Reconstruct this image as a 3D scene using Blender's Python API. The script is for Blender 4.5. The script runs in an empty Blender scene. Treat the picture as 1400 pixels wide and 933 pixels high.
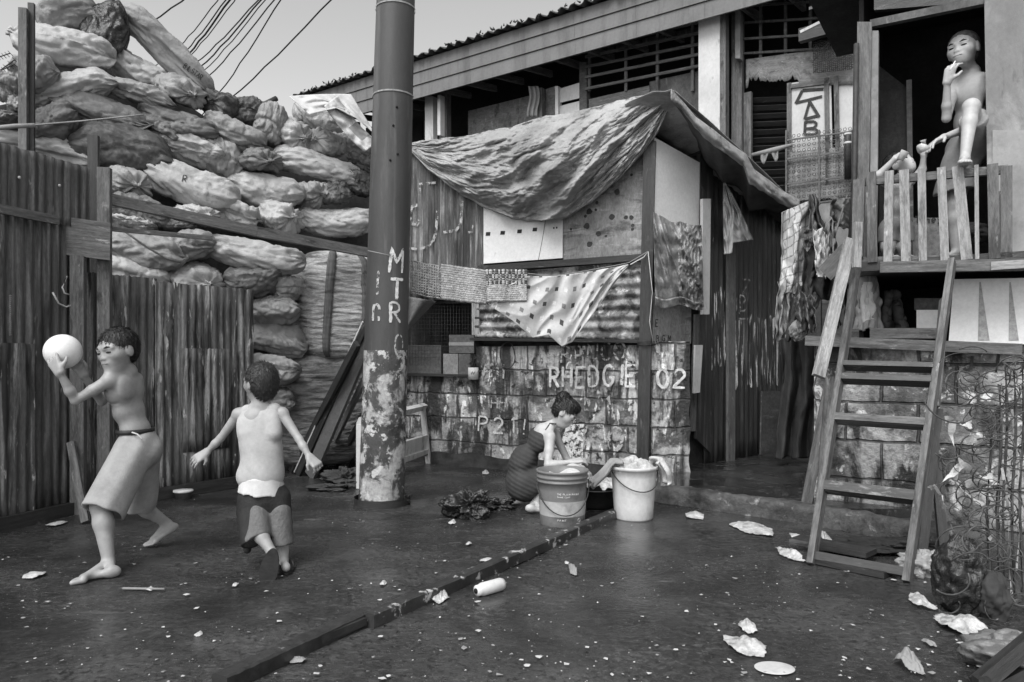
import bpy, math, random
import numpy as np
from mathutils import Vector, Matrix, noise

# ---------------------------------------------------------------- camera, world, sun, exposure
scene = bpy.context.scene
COL = scene.collection
CAMH, FPX, HOR = 1.12, 1000.0, 490.0
cam_d = bpy.data.cameras.new("camera"); cam = bpy.data.objects.new("camera", cam_d); COL.objects.link(cam)
cam.location = (0, 0, CAMH); cam.rotation_euler = (math.radians(90), 0, 0)
cam_d.sensor_width = 36; cam_d.lens = 36 * FPX / 1400; cam_d.shift_y = (HOR - 466.5) / 1400
cam_d.clip_end = 500; cam_d.clip_start = 0.05
scene.camera = cam

SUN_EL, SUN_AZ = 52, 208     # azimuth the light comes from, degrees clockwise from +Y (behind the camera, a bit left)
world = bpy.data.worlds.new("World"); scene.world = world; world.use_nodes = True
nt = world.node_tree; nt.nodes.clear()
sky = nt.nodes.new('ShaderNodeTexSky'); sky.sky_type = 'NISHITA'; sky.sun_disc = False
sky.sun_elevation = math.radians(SUN_EL); sky.sun_rotation = math.radians(SUN_AZ)
sky.air_density = 1.0; sky.dust_density = 1.5; sky.ozone_density = 1.0
bw = nt.nodes.new('ShaderNodeRGBToBW'); bg = nt.nodes.new('ShaderNodeBackground'); wo = nt.nodes.new('ShaderNodeOutputWorld')
bg.inputs['Strength'].default_value = 0.13
nt.links.new(sky.outputs[0], bw.inputs[0]); nt.links.new(bw.outputs[0], bg.inputs[0]); nt.links.new(bg.outputs[0], wo.inputs[0])
sun_d = bpy.data.lights.new("sun", 'SUN'); sun = bpy.data.objects.new("sun", sun_d); COL.objects.link(sun)
sun_d.energy = 1.45; sun_d.angle = math.radians(38); sun_d.color = (1, 1, 1)
_a = math.radians(SUN_AZ); _e = math.radians(SUN_EL)
_to = Vector((math.sin(_a) * math.cos(_e), math.cos(_a) * math.cos(_e), math.sin(_e)))
sun.rotation_euler = (-_to).to_track_quat('-Z', 'Y').to_euler(); sun.location = _to * 30
scene.view_settings.view_transform = 'Standard'; scene.view_settings.look = 'None'
scene.view_settings.exposure = 1.15; scene.view_settings.gamma = 1; scene.view_settings.use_curve_mapping = False

random.seed(7)
R_ = random.Random(11)
def V(*a): return Vector(a)

# ---------------------------------------------------------------- materials
MATS = {}
def g(c): return (c, c, c, 1)
def mat(name, base=.3, var=.4, scale=5, stretch=(1, 1, 1), rough=.8, bump=.3, bscale=40, bdist=.01, layers=(), coords='Object',
        spec=.3, detail=8, brick=None, specks=None, alpha=None, trans=0, crumple=None, fine=.26, wet=None, roughvar=0, sheen=0, bstretch=None):
    """layers: (colour, scale, threshold, softness, stretch[, roughness])"""
    if name in MATS: return MATS[name]
    m = bpy.data.materials.new(name); m.use_nodes = True; MATS[name] = m
    t = m.node_tree; N = t.nodes; L = t.links
    b = N['Principled BSDF']; b.inputs['Roughness'].default_value = rough; b.inputs['Specular IOR Level'].default_value = spec
    tc = N.new('ShaderNodeTexCoord'); src = tc.outputs[coords]
    def nz(sc, st, det=8, dist=0.0, rg=.6, off=0.):
        mp = N.new('ShaderNodeMapping'); mp.inputs['Scale'].default_value = st; mp.inputs['Location'].default_value = (off, off * 1.7, off * .6)
        L.new(src, mp.inputs[0])
        n = N.new('ShaderNodeTexNoise'); n.inputs['Scale'].default_value = sc; n.inputs['Detail'].default_value = det
        n.inputs['Roughness'].default_value = rg; n.inputs['Distortion'].default_value = dist
        L.new(mp.outputs[0], n.inputs['Vector']); return n.outputs['Fac']
    def mr(s, a, bb, c=0., d=1.):
        r = N.new('ShaderNodeMapRange'); r.inputs[1].default_value = a; r.inputs[2].default_value = bb
        r.inputs[3].default_value = c; r.inputs[4].default_value = d; L.new(s, r.inputs[0]); return r.outputs[0]
    def mixc(f, a, bb):
        x = N.new('ShaderNodeMix'); x.data_type = 'FLOAT'; L.new(f, x.inputs[0])
        for v, s in ((a, x.inputs[2]), (bb, x.inputs[3])):
            if isinstance(v, (int, float)): s.default_value = v
            else: L.new(v, s)
        return x.outputs[0]
    n0 = nz(scale, stretch, detail)
    val = mr(n0, .3, .7, base * (1 - var), base * (1 + var))
    rv = mr(n0, .35, .65, rough - roughvar, rough + roughvar) if roughvar else None
    hs = None
    for i, ly in enumerate(layers):
        c, sc, th, so, st = ly[:5]
        f = mr(nz(sc, st, 9, .3, .65, 3.1 + i * 5.7), th - so, th + so)
        val = mixc(f, val, c)
        if len(ly) > 5:
            rv = mixc(f, rv if rv else rough, ly[5])
        hs = f if hs is None else hs
    if brick:
        bw_, bh_, mcol = brick
        bt = N.new('ShaderNodeTexBrick'); bt.inputs['Scale'].default_value = 1; bt.inputs['Brick Width'].default_value = bw_
        bt.inputs['Row Height'].default_value = bh_; bt.inputs['Mortar Size'].default_value = .012; bt.inputs['Mortar Smooth'].default_value = .6
        bt.inputs['Color1'].default_value = g(.4); bt.inputs['Color2'].default_value = g(1.0); bt.inputs['Mortar'].default_value = g(0)
        bt.inputs['Bias'].default_value = 0
        nn = N.new('ShaderNodeTexNoise'); nn.inputs['Scale'].default_value = 6
        L.new(src, nn.inputs['Vector'])
        ad = N.new('ShaderNodeMixRGB'); ad.blend_type = 'LINEAR_LIGHT'; ad.inputs[0].default_value = .02
        L.new(src, ad.inputs[1]); L.new(nn.outputs['Color'], ad.inputs[2])
        L.new(ad.outputs[0], bt.inputs['Vector'])
        mu = N.new('ShaderNodeMath'); mu.operation = 'MULTIPLY'
        cc = mr(bt.outputs['Color'], .2, 1, .65, 1.45); L.new(val, mu.inputs[0]); L.new(cc, mu.inputs[1])
        val = mixc(mr(bt.outputs['Fac'], 0, 1, 0, .6), mu.outputs[0], mcol)
        hs = None; brf = bt.outputs['Fac']
    if specks:
        sc, th, c = specks
        vo = N.new('ShaderNodeTexVoronoi'); vo.inputs['Scale'].default_value = sc; L.new(src, vo.inputs['Vector'])
        f1 = mr(vo.outputs['Distance'], th, th * .6)
        f2 = mr(nz(sc * .35, (1, 1, 1), 2, 0, .5, 9), .56, .62)
        mu = N.new('ShaderNodeMath'); mu.operation = 'MULTIPLY'; L.new(f1, mu.inputs[0]); L.new(f2, mu.inputs[1])
        val = mixc(mu.outputs[0], val, c)
    if fine:
        fa = .07 if any(k in name for k in ('cotton', 'cloth', 'jersey', 'sack_', 'old_white', 'stucco', 'fascia', 'canvas', 'render', 'skin', 'ball', 'white_board', 'eye', 'lips', 'suds', 'pail', 'pole_paint', 'plastic_film')) else fine
        fst = tuple(q ** .6 for q in stretch)
        ff = mr(nz(34 if coords == 'Object' else 22, fst, 5, .1, .75, 7.7), .36, .64, 1 - fa, 1 + fa)
        mu = N.new('ShaderNodeMath'); mu.operation = 'MULTIPLY'; L.new(val, mu.inputs[0]); L.new(ff, mu.inputs[1]); val = mu.outputs[0]
    cmb = N.new('ShaderNodeCombineColor')
    for i in range(3): L.new(val, cmb.inputs[i])
    L.new(cmb.outputs[0], b.inputs['Base Color'])
    if rv: L.new(rv, b.inputs['Roughness'])
    if bump:
        h = nz(bscale, bstretch or stretch, 6, .2, .7, 1.3)
        if hs is not None:
            ma = N.new('ShaderNodeMath'); ma.operation = 'MULTIPLY_ADD'; L.new(hs, ma.inputs[0]); ma.inputs[1].default_value = .5; L.new(h, ma.inputs[2]); h = ma.outputs[0]
        if brick:
            ma = N.new('ShaderNodeMath'); ma.operation = 'MULTIPLY_ADD'; L.new(brf, ma.inputs[0]); ma.inputs[1].default_value = -1.5; L.new(h, ma.inputs[2]); h = ma.outputs[0]
        if crumple:
            rn = N.new('ShaderNodeTexNoise'); rn.noise_type = 'RIDGED_MULTIFRACTAL'; rn.inputs['Scale'].default_value = crumple[0]; rn.inputs['Detail'].default_value = 3; rn.inputs['Distortion'].default_value = .4
            L.new(src, rn.inputs['Vector']); ma = N.new('ShaderNodeMath'); ma.operation = 'MULTIPLY_ADD'; L.new(rn.outputs['Fac'], ma.inputs[0]); ma.inputs[1].default_value = crumple[1]; L.new(h, ma.inputs[2]); h = ma.outputs[0]
        bn = N.new('ShaderNodeBump'); bn.inputs['Strength'].default_value = bump; bn.inputs['Distance'].default_value = bdist
        L.new(h, bn.inputs['Height']); L.new(bn.outputs[0], b.inputs['Normal'])
        if wet:
            wm = mr(nz(wet[0], (1, 1.6, 1), 5, .4, .5, 12.3), wet[1] - wet[2], wet[1] + wet[2])
            L.new(mr(wm, 0, 1, bump, bump * .12), bn.inputs['Strength'])
            rsrc = b.inputs['Roughness'].links[0].from_socket if b.inputs['Roughness'].links else None
            L.new(mixc(wm, rsrc if rsrc else rough, .07), b.inputs['Roughness'])
    if alpha:
        sc, th = alpha[:2]
        L.new(mr(nz(sc, alpha[2] if len(alpha) > 2 else (1, 1, 1), 6, .3, .7, 4.4), th - .03, th + .03), b.inputs['Alpha'])
    if trans:
        out = N['Material Output']; tr = N.new('ShaderNodeBsdfTransparent'); mx = N.new('ShaderNodeMixShader')
        mx.inputs[0].default_value = trans; L.new(b.outputs[0], mx.inputs[1]); L.new(tr.outputs[0], mx.inputs[2]); L.new(mx.outputs[0], out.inputs[0])
    return m

S1 = (1, 1, 1)
VS = (6, 6, .5)          # vertical streaks in object space
M_ground = mat('wet_asphalt', .050, .5, 1.3, S1, .28, .8, 34, .012, layers=[(.075, 22, .56, .06, (1, 1.3, 1), .42), (.020, 1.3, .53, .10, (1, 1.5, 1), .14), (.018, 38, .58, .05, S1, .28), (.15, 80, .66, .04, S1, .5), (.11, 4.5, .68, .04, (.5, 1.6, 1), .5)],
               specks=(30, .08, .26), spec=.5, roughvar=.10, wet=(.75, .53, .07))
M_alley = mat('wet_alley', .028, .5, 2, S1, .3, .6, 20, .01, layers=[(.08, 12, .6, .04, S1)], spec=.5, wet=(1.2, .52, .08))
M_kerb = mat('kerb_concrete', .07, .5, 4, S1, .6, .7, 25, .02, layers=[(.26, 9, .62, .04, S1), (.02, 3, .56, .08, S1)])
M_rust_dark = mat('rusty_corrugated_dark', .062, .5, 3, VS, .55, .3, 30, .005, layers=[(.16, 2.2, .56, .07, (9, 9, .5)), (.30, 5, .67, .02, (3, 3, .5)), (.02, 1.2, .62, .05, (5, 5, 1))], spec=.4)
M_rust_mid = mat('rusty_corrugated_mid', .08, .5, 3, VS, .55, .3, 30, .005, layers=[(.27, 2.4, .55, .04, (7, 7, .45)), (.025, 2.2, .54, .04, (4, 4, .5)), (.42, 6, .63, .02, (3, 3, .6))], spec=.4)
M_rust_hut = mat('hut_corrugated', .10, .55, 3, (8, 8, .6), .6, .3, 30, .005, layers=[(.30, 2.0, .58, .05, (8, 8, .5)), (.03, 1.5, .55, .05, (4, 4, .5))], spec=.4)
M_rust_h = mat('corrugated_horizontal', .26, .4, 4, S1, .5, .3, 30, .005, layers=[(.05, 3, .5, .06, (2, 2, 2)), (.5, 7, .6, .04, S1)], spec=.45)
M_woodp = mat('weathered_wood_pale', .27, .3, 3, (1, 14, 1), .8, .4, 14, .004, layers=[(.14, 4, .58, .05, (1, 5, 1)), (.5, 9, .66, .03, (1, 3, 1))], coords='UV')
M_wood = mat('weathered_wood', .12, .45, 3, (1, 14, 1), .75, .4, 14, .004, layers=[(.06, 3, .58, .06, (1, 4, 1)), (.3, 8, .66, .03, (1, 3, 1))], coords='UV')
M_woodd = mat('wet_dark_wood', .026, .5, 3, (1, 12, 1), .5, .5, 14, .005, layers=[(.08, 5, .64, .04, (1, 3, 1))], coords='UV', spec=.5)
M_plank = mat('grey_plank', .12, .35, 3, (1, 14, 1), .7, .4, 14, .004, layers=[(.05, 4, .6, .05, (1, 3, 1)), (.22, 7, .64, .04, (1, 3, 1))], coords='UV')
M_ply = mat('plywood_grey', .24, .3, 2, (1, 3, 1), .75, .3, 16, .004, layers=[(.10, 3, .6, .06, (3, 1, 1)), (.36, 5, .62, .05, (3, .6, 1))], coords='UV')
M_plyd = mat('plywood_dark', .085, .45, 2, (2, 1, 1), .7, .3, 16, .004, layers=[(.18, 4, .63, .05, (4, .6, 1))], coords='UV')
M_white = mat('white_board', .74, .06, 3, S1, .55, .08, 12, .003, layers=[(.42, 6, .72, .04, S1)], spec=.4)
M_whiteold = mat('old_white_paint', .52, .18, 3, (1, 1, .6), .6, .2, 16, .004, layers=[(.2, 5, .64, .06, (2, 2, .6))])
M_stucco = mat('stained_stucco', .20, .3, 2.5, (1, 1, .5), .85, .4, 20, .01, layers=[(.34, 2.5, .58, .08, (1, 1, .6)), (.10, 3, .63, .05, (3, 3, .5))])
M_block = mat('painted_blocks', .10, .6, 5, S1, .55, .9, 26, .02, layers=[(.36, 3.0, .50, .04, (1, 1.2, 1)), (.68, 8, .585, .02, (1.6, .7, 1)), (.024, 2.6, .55, .04, (2.2, .7, 1)), (.02, 8, .60, .02, S1), (.028, 1.3, .56, .05, (5, .6, 1))], brick=(.42, .25, .045), coords='UV', spec=.45)
M_blockr = mat('ladder_wall_blocks', .12, .6, 5, S1, .55, 1., 26, .025, layers=[(.36, 2.2, .50, .05, (1, 1, 1)), (.6, 8, .60, .02, S1), (.02, 2.4, .54, .05, (1.6, .8, 1)), (.5, 13, .66, .02, S1)], brick=(.45, .27, .025), coords='UV', spec=.45)
M_grimeshade = mat('grime_and_gap_shade', .03, .5, 4, S1, .8, .4, 20, .01)  # serves real grime and the painted shade between the sacks
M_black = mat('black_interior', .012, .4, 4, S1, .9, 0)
M_hutside = mat('dark_wet_boards', .032, .5, 3, (9, 9, .5), .5, .4, 20, .008, layers=[(.11, 2.3, .60, .05, (9, 9, .4)), (.32, 5, .66, .02, (4, 4, .6)), (.4, 3.2, .71, .012, S1)], spec=.5)
M_fascia = mat('fascia_boards', .155, .12, 3, (1, 1, 1), .6, .15, 14, .004, layers=[(.10, 2, .6, .1, (3, 3, .5))])
M_roof = mat('dark_roof_sheet', .05, .4, 6, S1, .7, .4, 20, .01)
M_tarp = mat('dirty_canvas', .34, .18, 3, S1, .75, .6, 9, .03, layers=[(.22, 2.6, .58, .08, (1, 1, 1)), (.5, 7, .66, .04, (1, 1, 2)), (.16, 9, .66, .03, S1), (.06, 13, .73, .02, S1)], crumple=(3, .45))
M_eaveshade = mat('dark_canvas_underside', .10, .4, 3, S1, .8, .4, 9, .02)  # dark tone that paints in the shade below the side eave
M_plastic = mat('cloudy_plastic', .34, .3, 3, S1, .28, .6, 7, .04, layers=[(.10, 2.2, .56, .08, (2, 2, .6))], spec=.6, trans=.12)
M_plasticc = mat('clear_plastic_film', .45, .2, 3, S1, .22, .6, 7, .04, spec=.6, trans=.3)
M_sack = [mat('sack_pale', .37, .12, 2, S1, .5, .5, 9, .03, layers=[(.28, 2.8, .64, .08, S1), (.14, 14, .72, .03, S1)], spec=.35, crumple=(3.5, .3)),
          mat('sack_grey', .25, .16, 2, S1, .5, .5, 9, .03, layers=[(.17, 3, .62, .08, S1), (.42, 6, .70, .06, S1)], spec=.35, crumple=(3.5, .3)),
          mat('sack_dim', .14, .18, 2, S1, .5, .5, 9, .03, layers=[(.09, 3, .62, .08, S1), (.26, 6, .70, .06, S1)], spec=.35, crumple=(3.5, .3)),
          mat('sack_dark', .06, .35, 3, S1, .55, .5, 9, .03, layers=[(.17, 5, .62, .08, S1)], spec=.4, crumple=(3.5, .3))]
M_blackbag = mat('black_plastic_bag', .018, .3, 3, S1, .22, .8, 9, .03, spec=.6, crumple=(9, 1.5))
M_bin = mat('grey_plastic_film', .14, .3, 5, S1, .35, .5, 9, .03, spec=.5)
M_pole = mat('steel_pole_paint', .055, .22, 2, (2, 2, .4), .55, .2, 30, .004, layers=[(.10, 2, .6, .06, (5, 5, .4))], spec=.4)
M_poleflake = mat('flaking_pole', .06, .5, 4, S1, .6, .5, 24, .01, layers=[(.34, 5, .53, .03, (1, 1, .8)), (.48, 11, .58, .02, S1), (.035, 4, .6, .03, S1)], spec=.4)
M_metal = mat('dull_metal', .25, .2, 5, S1, .4, .1)
M_wire = mat('dark_wire', .04, .3, 5, S1, .6, 0)
M_paint = mat('white_brush_paint', .56, .3, 9, S1, .7, .2, 30, .003, alpha=(24, .38), layers=[(.25, 7, .64, .05, S1)])
M_paintf = mat('faded_white_paint', .38, .3, 8, S1, .7, .2, 30, .003, alpha=(18, .50))
M_paintdk = mat('dark_brush_paint', .035, .3, 8, S1, .7, 0, alpha=(30, .36))
M_skin = mat('skin', .29, .12, 9, S1, .5, .3, 50, .004, spec=.45, layers=[(.24, 5, .66, .1, S1)])
M_skinl = mat('skin_light', .29, .12, 9, S1, .5, .3, 50, .004, spec=.45)
M_skinf = mat('skin_fair', .40, .1, 9, S1, .5, .3, 50, .004, spec=.45)
M_hair = mat('black_hair', .014, .5, 30, (1, 1, .3), .45, .7, 60, .01, spec=.5)
M_eye = mat('eye_dark', .02, .2, 5, S1, .2, 0)
M_lip = mat('lips', .12, .1, 5, S1, .45, 0)
M_shorts = mat('khaki_cotton', .30, .14, 5, S1, .85, .5, 60, .004, layers=[(.22, 5, .6, .1, S1)])
M_tank = mat('heather_cotton', .40, .08, 12, S1, .9, .4, 60, .006, crumple=(4, .5))
M_tankl = mat('pale_cotton', .56, .08, 12, S1, .9, .4, 90, .003)
M_sportd = mat('black_sport_cloth', .02, .3, 8, S1, .7, .6, 60, .010, crumple=(9, 1.))
M_sportg = mat('grey_sport_cloth', .12, .12, 8, S1, .4, .7, 40, .012, crumple=(8, 1.))
M_dress = mat('dark_ribbed_jersey', .045, .2, 12, S1, .85, .4, 90, .003)
M_belt = mat('dark_belt', .03, .2, 8, S1, .5, .2)
M_rubber = mat('black_rubber', .02, .2, 8, S1, .5, .2)
M_ball = mat('white_ball_vinyl', .70, .05, 3, S1, .4, .1, 10, .003, layers=[(.5, 4, .62, .06, S1)])
M_pail = mat('dark_pail_plastic', .17, .12, 4, S1, .4, .1, 12, .003, layers=[(.10, 5, .62, .08, S1)])
M_pailband = mat('pail_pale_band', .40, .15, 5, S1, .45, .1, layers=[(.22, 5, .6, .08, S1)])
M_pailwhite = mat('white_pail_plastic', .58, .08, 4, S1, .4, .1, 12, .003, layers=[(.4, 4, .6, .1, (1, 1, .4))])
M_basin = mat('black_basin', .02, .3, 5, S1, .35, .2)
M_suds = mat('wet_laundry', .42, .25, 8, S1, .5, .7, 18, .02, crumple=(9, 1.0))
M_clothw = mat('white_cloth', .52, .12, 6, S1, .85, .6, 14, .02, crumple=(9, 1.0))
M_clothg = mat('grey_cloth', .24, .2, 6, S1, .85, .4, 14, .01)
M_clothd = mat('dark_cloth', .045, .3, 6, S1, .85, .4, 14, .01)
M_sheer = mat('thin_grey_cloth', .48, .14, 4, S1, .8, .3, 10, .01, layers=[(.28, 3, .6, .08, S1)])
M_rug = mat('crochet_rug', .38, .3, 30, S1, .95, .6, 60, .01)
M_rugd = mat('crochet_rug_dark', .07, .3, 30, S1, .95, .6, 60, .01)
M_paper = mat('wet_paper', .42, .2, 9, S1, .7, .7, 14, .012, layers=[(.2, 14, .58, .06, S1)], crumple=(14, 1.2))
M_card = mat('cardboard', .20, .2, 4, S1, .85, .2, 18, .004)
M_cardd = mat('cardboard_dark', .09, .2, 4, S1, .85, .2, 18, .004)
M_cable = mat('cable_black', .03, .2, 4, S1, .7, 0)

# ---------------------------------------------------------------- geometry helpers
def P(px, py, Y): return Vector(((px - 700) / FPX * Y, Y, CAMH + (HOR - py) / FPX * Y))
def G(px, py, z=0.0):
    Y = (CAMH - z) * FPX / (py - HOR); return Vector(((px - 700) / FPX * Y, Y, z))

class Plane:
    """vertical plane through two ground points; at() finds the point seen at a place of the photo"""
    def __init__(s, p0, p1):
        s.p = Vector((p0[0], p0[1], 0)); d = Vector((p1[0] - p0[0], p1[1] - p0[1], 0)); s.len = d.length; s.e = d.normalized()
        s.n = Vector((s.e.y, -s.e.x, 0))
        if s.n.dot(-s.p) < 0: s.n = -s.n
    def at(s, px, py, off=0.0):
        p = s.p + s.n * off; k = (px - 700) / FPX
        # p.x + a e.x = k (p.y + a e.y)
        a = (k * p.y - p.x) / (s.e.x - k * s.e.y); q = p + s.e * a
        return Vector((q.x, q.y, CAMH + (HOR - py) / FPX * q.y))
    def sc(s, pt): return (pt - s.p).dot(s.e)
    def pos(s, a, z, off=0.0): q = s.p + s.e * a + s.n * off; return Vector((q.x, q.y, z))

HUT = Plane((-1.11, 7.95), (1.25, 6.55))
SIDE = Plane((1.25, 6.55), (2.95, 8.0))
FAC = Plane((-1.22, 11.45), (-1.22 + .816, 11.45 - .577))
EAV = Plane((-1.54, 11.0), (-1.54 + .816, 11.0 - .577))
RW = Plane((2.19, 5.33), (2.19 + .84, 5.33 - .545))
SK = Plane((-3.3, 6.0), (-1.5, 7.5))
FN1 = Plane((-3.34, 4.77), (-3.15, 5.33))
FN2 = Plane((-3.15, 5.33), (-2.31, 6.51))

class MB:
    def __init__(s): s.v = []; s.f = []; s.uv = []; s.mi = []; s.smooth = []
    def add(s, vs, fs, uvs=None, mi=0, sm=False):
        o = len(s.v); s.v += [Vector(v) for v in vs]
        for i, f in enumerate(fs):
            s.f.append([o + k for k in f]); s.uv.append(uvs[i] if uvs else None); s.mi.append(mi if isinstance(mi, int) else mi[i]); s.smooth.append(sm)
        return s
    def hexa(s, c, mi=0, uvdir=None, roll=0.0):
        """c: 8 corners, 0-3 front ring (ccw seen from the front), 4-7 back ring"""
        fs = [(0, 1, 2, 3), (5, 4, 7, 6), (1, 5, 6, 2), (4, 0, 3, 7), (3, 2, 6, 7), (4, 5, 1, 0)]
        c = [Vector(x) for x in c]; L = uvdir or max(((c[1] - c[0]), (c[3] - c[0]), (c[4] - c[0])), key=lambda q: q.length)
        L = L.normalized(); uvs = []; ro = R_.random() * 7
        for f in fs:
            n = (c[f[1]] - c[f[0]]).cross(c[f[2]] - c[f[0]]); W = n.cross(L)
            W = W.normalized() if W.length > 1e-9 else Vector((0, 0, 1)).cross(L) + Vector((.01, 0, 0))
            if abs(n.normalized().dot(L)) > .9 if n.length > 1e-12 else False: W = Vector((0, 0, 1)) if abs(L.z) < .9 else Vector((1, 0, 0))
            uvs.append([(c[k].dot(L) + ro, c[k].dot(W) + ro) for k in f])
        return s.add(c, fs, uvs, mi)
    def box(s, c, sx, sy, sz, rz=0, mi=0):
        """centre of the base"""
        c = Vector(c); m = Matrix.Rotation(rz, 3, 'Z'); q = []
        for y in (-sy / 2, sy / 2):
            for x, z in ((-sx / 2, 0), (sx / 2, 0), (sx / 2, sz), (-sx / 2, sz)): q.append(c + m @ Vector((x, y, z)))
        return s.hexa(q, mi)
    def bar(s, a, b, w, t, face=None, mi=0, taper=1.0):
        """bar from a to b; w = width seen from the camera side, t = thickness along face"""
        a = Vector(a); b = Vector(b); d = (b - a).normalized(); n = Vector(face) if face else Vector((0, -1, 0))
        n = (n - d * n.dot(d)).normalized(); x = d.cross(n)
        q = []
        for nn in (n * t / 2, -n * t / 2):
            for (e, sg) in ((a, -1), (a, 1), (b, 1), (b, -1)): q.append(e + x * sg * w / 2 * (taper if e is b else 1) + nn)
        return s.hexa(q, mi, uvdir=d)
    def quad(s, pl, pts, off=0.0, th=.02, mi=0, uvv=False):
        """panel on a plane: pts = 4 photo points bl, br, tr, tl"""
        f = [pl.at(x, y, off) for x, y in pts]; b = [p - pl.n * th for p in f]
        return s.hexa(f + b, mi, uvdir=(Vector((0, 0, 1)) if uvv else pl.e))
    def tube(s, pts, r, n=6, mi=0, closed=False):
        pts = [Vector(p) for p in pts]; rs = r if isinstance(r, (list, tuple)) else [r] * len(pts); rings = []; vs = []
        up = Vector((.13, .21, 1)).normalized()
        for i, p in enumerate(pts):
            d = (pts[min(i + 1, len(pts) - 1)] - pts[max(i - 1, 0)]).normalized()
            x = d.cross(up); x = x.normalized() if x.length > 1e-3 else Vector((1, 0, 0)); y = d.cross(x)
            for k in range(n):
                a = 2 * math.pi * k / n; vs.append(p + (x * math.cos(a) + y * math.sin(a)) * rs[i])
        fs = [(i * n + k, i * n + (k + 1) % n, (i + 1) * n + (k + 1) % n, (i + 1) * n + k) for i in range(len(pts) - 1) for k in range(n)]
        fs += [tuple(range(n - 1, -1, -1)), tuple(range((len(pts) - 1) * n, len(pts) * n))]
        return s.add(vs, fs, None, mi, True)
    def grid(s, fn, nu, nv, mi=0, mif=None, uvs=None, thick=0.0, sm=True, close=False):
        """surface fn(u, v); with thick it gets a second sheet and an edge"""
        vs = [Vector(fn(i / nu, j / nv)) for j in range(nv + 1) for i in range(nu + 1)]; W = nu + 1
        fs = []; mis = []; uu = []
        for j in range(nv):
            for i in range(nu):
                fs.append((j * W + i, j * W + i + 1, (j + 1) * W + i + 1, (j + 1) * W + i)); mis.append(mif(i / nu, j / nv) if mif else mi)
                if uvs: uu.append([uvs(a / nu, b / nv) for a, b in ((i, j), (i + 1, j), (i + 1, j + 1), (i, j + 1))])
                else: uu.append([(a / nu, b / nv) for a, b in ((i, j), (i + 1, j), (i + 1, j + 1), (i, j + 1))])
        if thick:
            nr = [Vector((0, 0, 0)) for _ in vs]
            for f in fs:
                n = (vs[f[1]] - vs[f[0]]).cross(vs[f[3]] - vs[f[0]])
                for k in f: nr[k] += n
            back = [v - n.normalized() * thick if n.length > 1e-12 else v for v, n in zip(vs, nr)]; o = len(vs)
            vs = vs + back; nf = len(fs)
            fs += [tuple(reversed([o + k for k in f])) for f in fs[:nf]]; mis += mis[:nf]; uu += [list(reversed(u)) for u in uu[:nf]]
            rim = [j * W for j in range(nv, -1, -1)] + [i for i in range(1, W)] + [j * W + nu for j in range(1, nv + 1)] + [nv * W + i for i in range(nu - 1, -1, -1)]
            for a, b in zip(rim[:-1], rim[1:]): fs.append((b, a, o + a, o + b)); mis.append(mi); uu.append([(0, 0), (.01, 0), (.01, .01), (0, .01)])
        return s.add(vs, fs, uu, mis, sm)
    def build(s, name, mats, parent=None, base=None, smooth=None):
        """link as one mesh object; its origin is its base, or its thing's base when it has one"""
        if not isinstance(mats, (list, tuple)): mats = [mats]
        pw = parent['_w'] if parent is not None else None
        lo = Vector([min(v[k] for v in s.v) for k in range(3)]); hi = Vector([max(v[k] for v in s.v) for k in range(3)])
        org = Vector(base) if base is not None else Vector(((lo.x + hi.x) / 2, (lo.y + hi.y) / 2, lo.z))
        me = bpy.data.meshes.new(name); me.from_pydata([tuple(v - org) for v in s.v], [], s.f)
        ul = me.uv_layers.new(name='UVMap'); arr = []
        for f, u in zip(s.f, s.uv):
            if u: arr += [c for q in u for c in q]
            else:
                n = (s.v[f[1]] - s.v[f[0]]).cross(s.v[f[2]] - s.v[f[0]])
                for k in f:
                    v = s.v[k]
                    arr += [v.x, v.y] if abs(n.z) > max(abs(n.x), abs(n.y)) else ([v.x, v.z] if abs(n.y) >= abs(n.x) else [v.y, v.z])
        ul.data.foreach_set('uv', arr)
        for m in mats: me.materials.append(m)
        me.polygons.foreach_set('material_index', s.mi)
        me.polygons.foreach_set('use_smooth', s.smooth if smooth is None else [smooth] * len(s.f)); me.update()
        o = bpy.data.objects.new(name, me); COL.objects.link(o); o['_w'] = tuple(org)
        if parent is not None: o.parent = parent; o.location = org - Vector(pw)
        else: o.location = org
        return o

def tag(o, label=None, cat=None, group=None, kind=None):
    if label: o['label'] = label
    if cat: o['category'] = cat
    if group: o['group'] = group
    if kind: o['kind'] = kind
    return o
def thing(name, label, cat, loc, group=None):
    o = bpy.data.objects.new(name, None); COL.objects.link(o); o.empty_display_size = .1
    o.location = loc; o['_w'] = tuple(Vector(loc)); return tag(o, label, cat, group)

def lin(pts, x):
    for (a, b), (c, d) in zip(pts[:-1], pts[1:]):
        if x <= c: return b + (d - b) * max(0, (x - a)) / (c - a)
    return pts[-1][1]
def nz3(v, s=1.0): return noise.noise(Vector(v) * s)
def ridge(x): return 1 - abs(x) * 2

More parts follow.
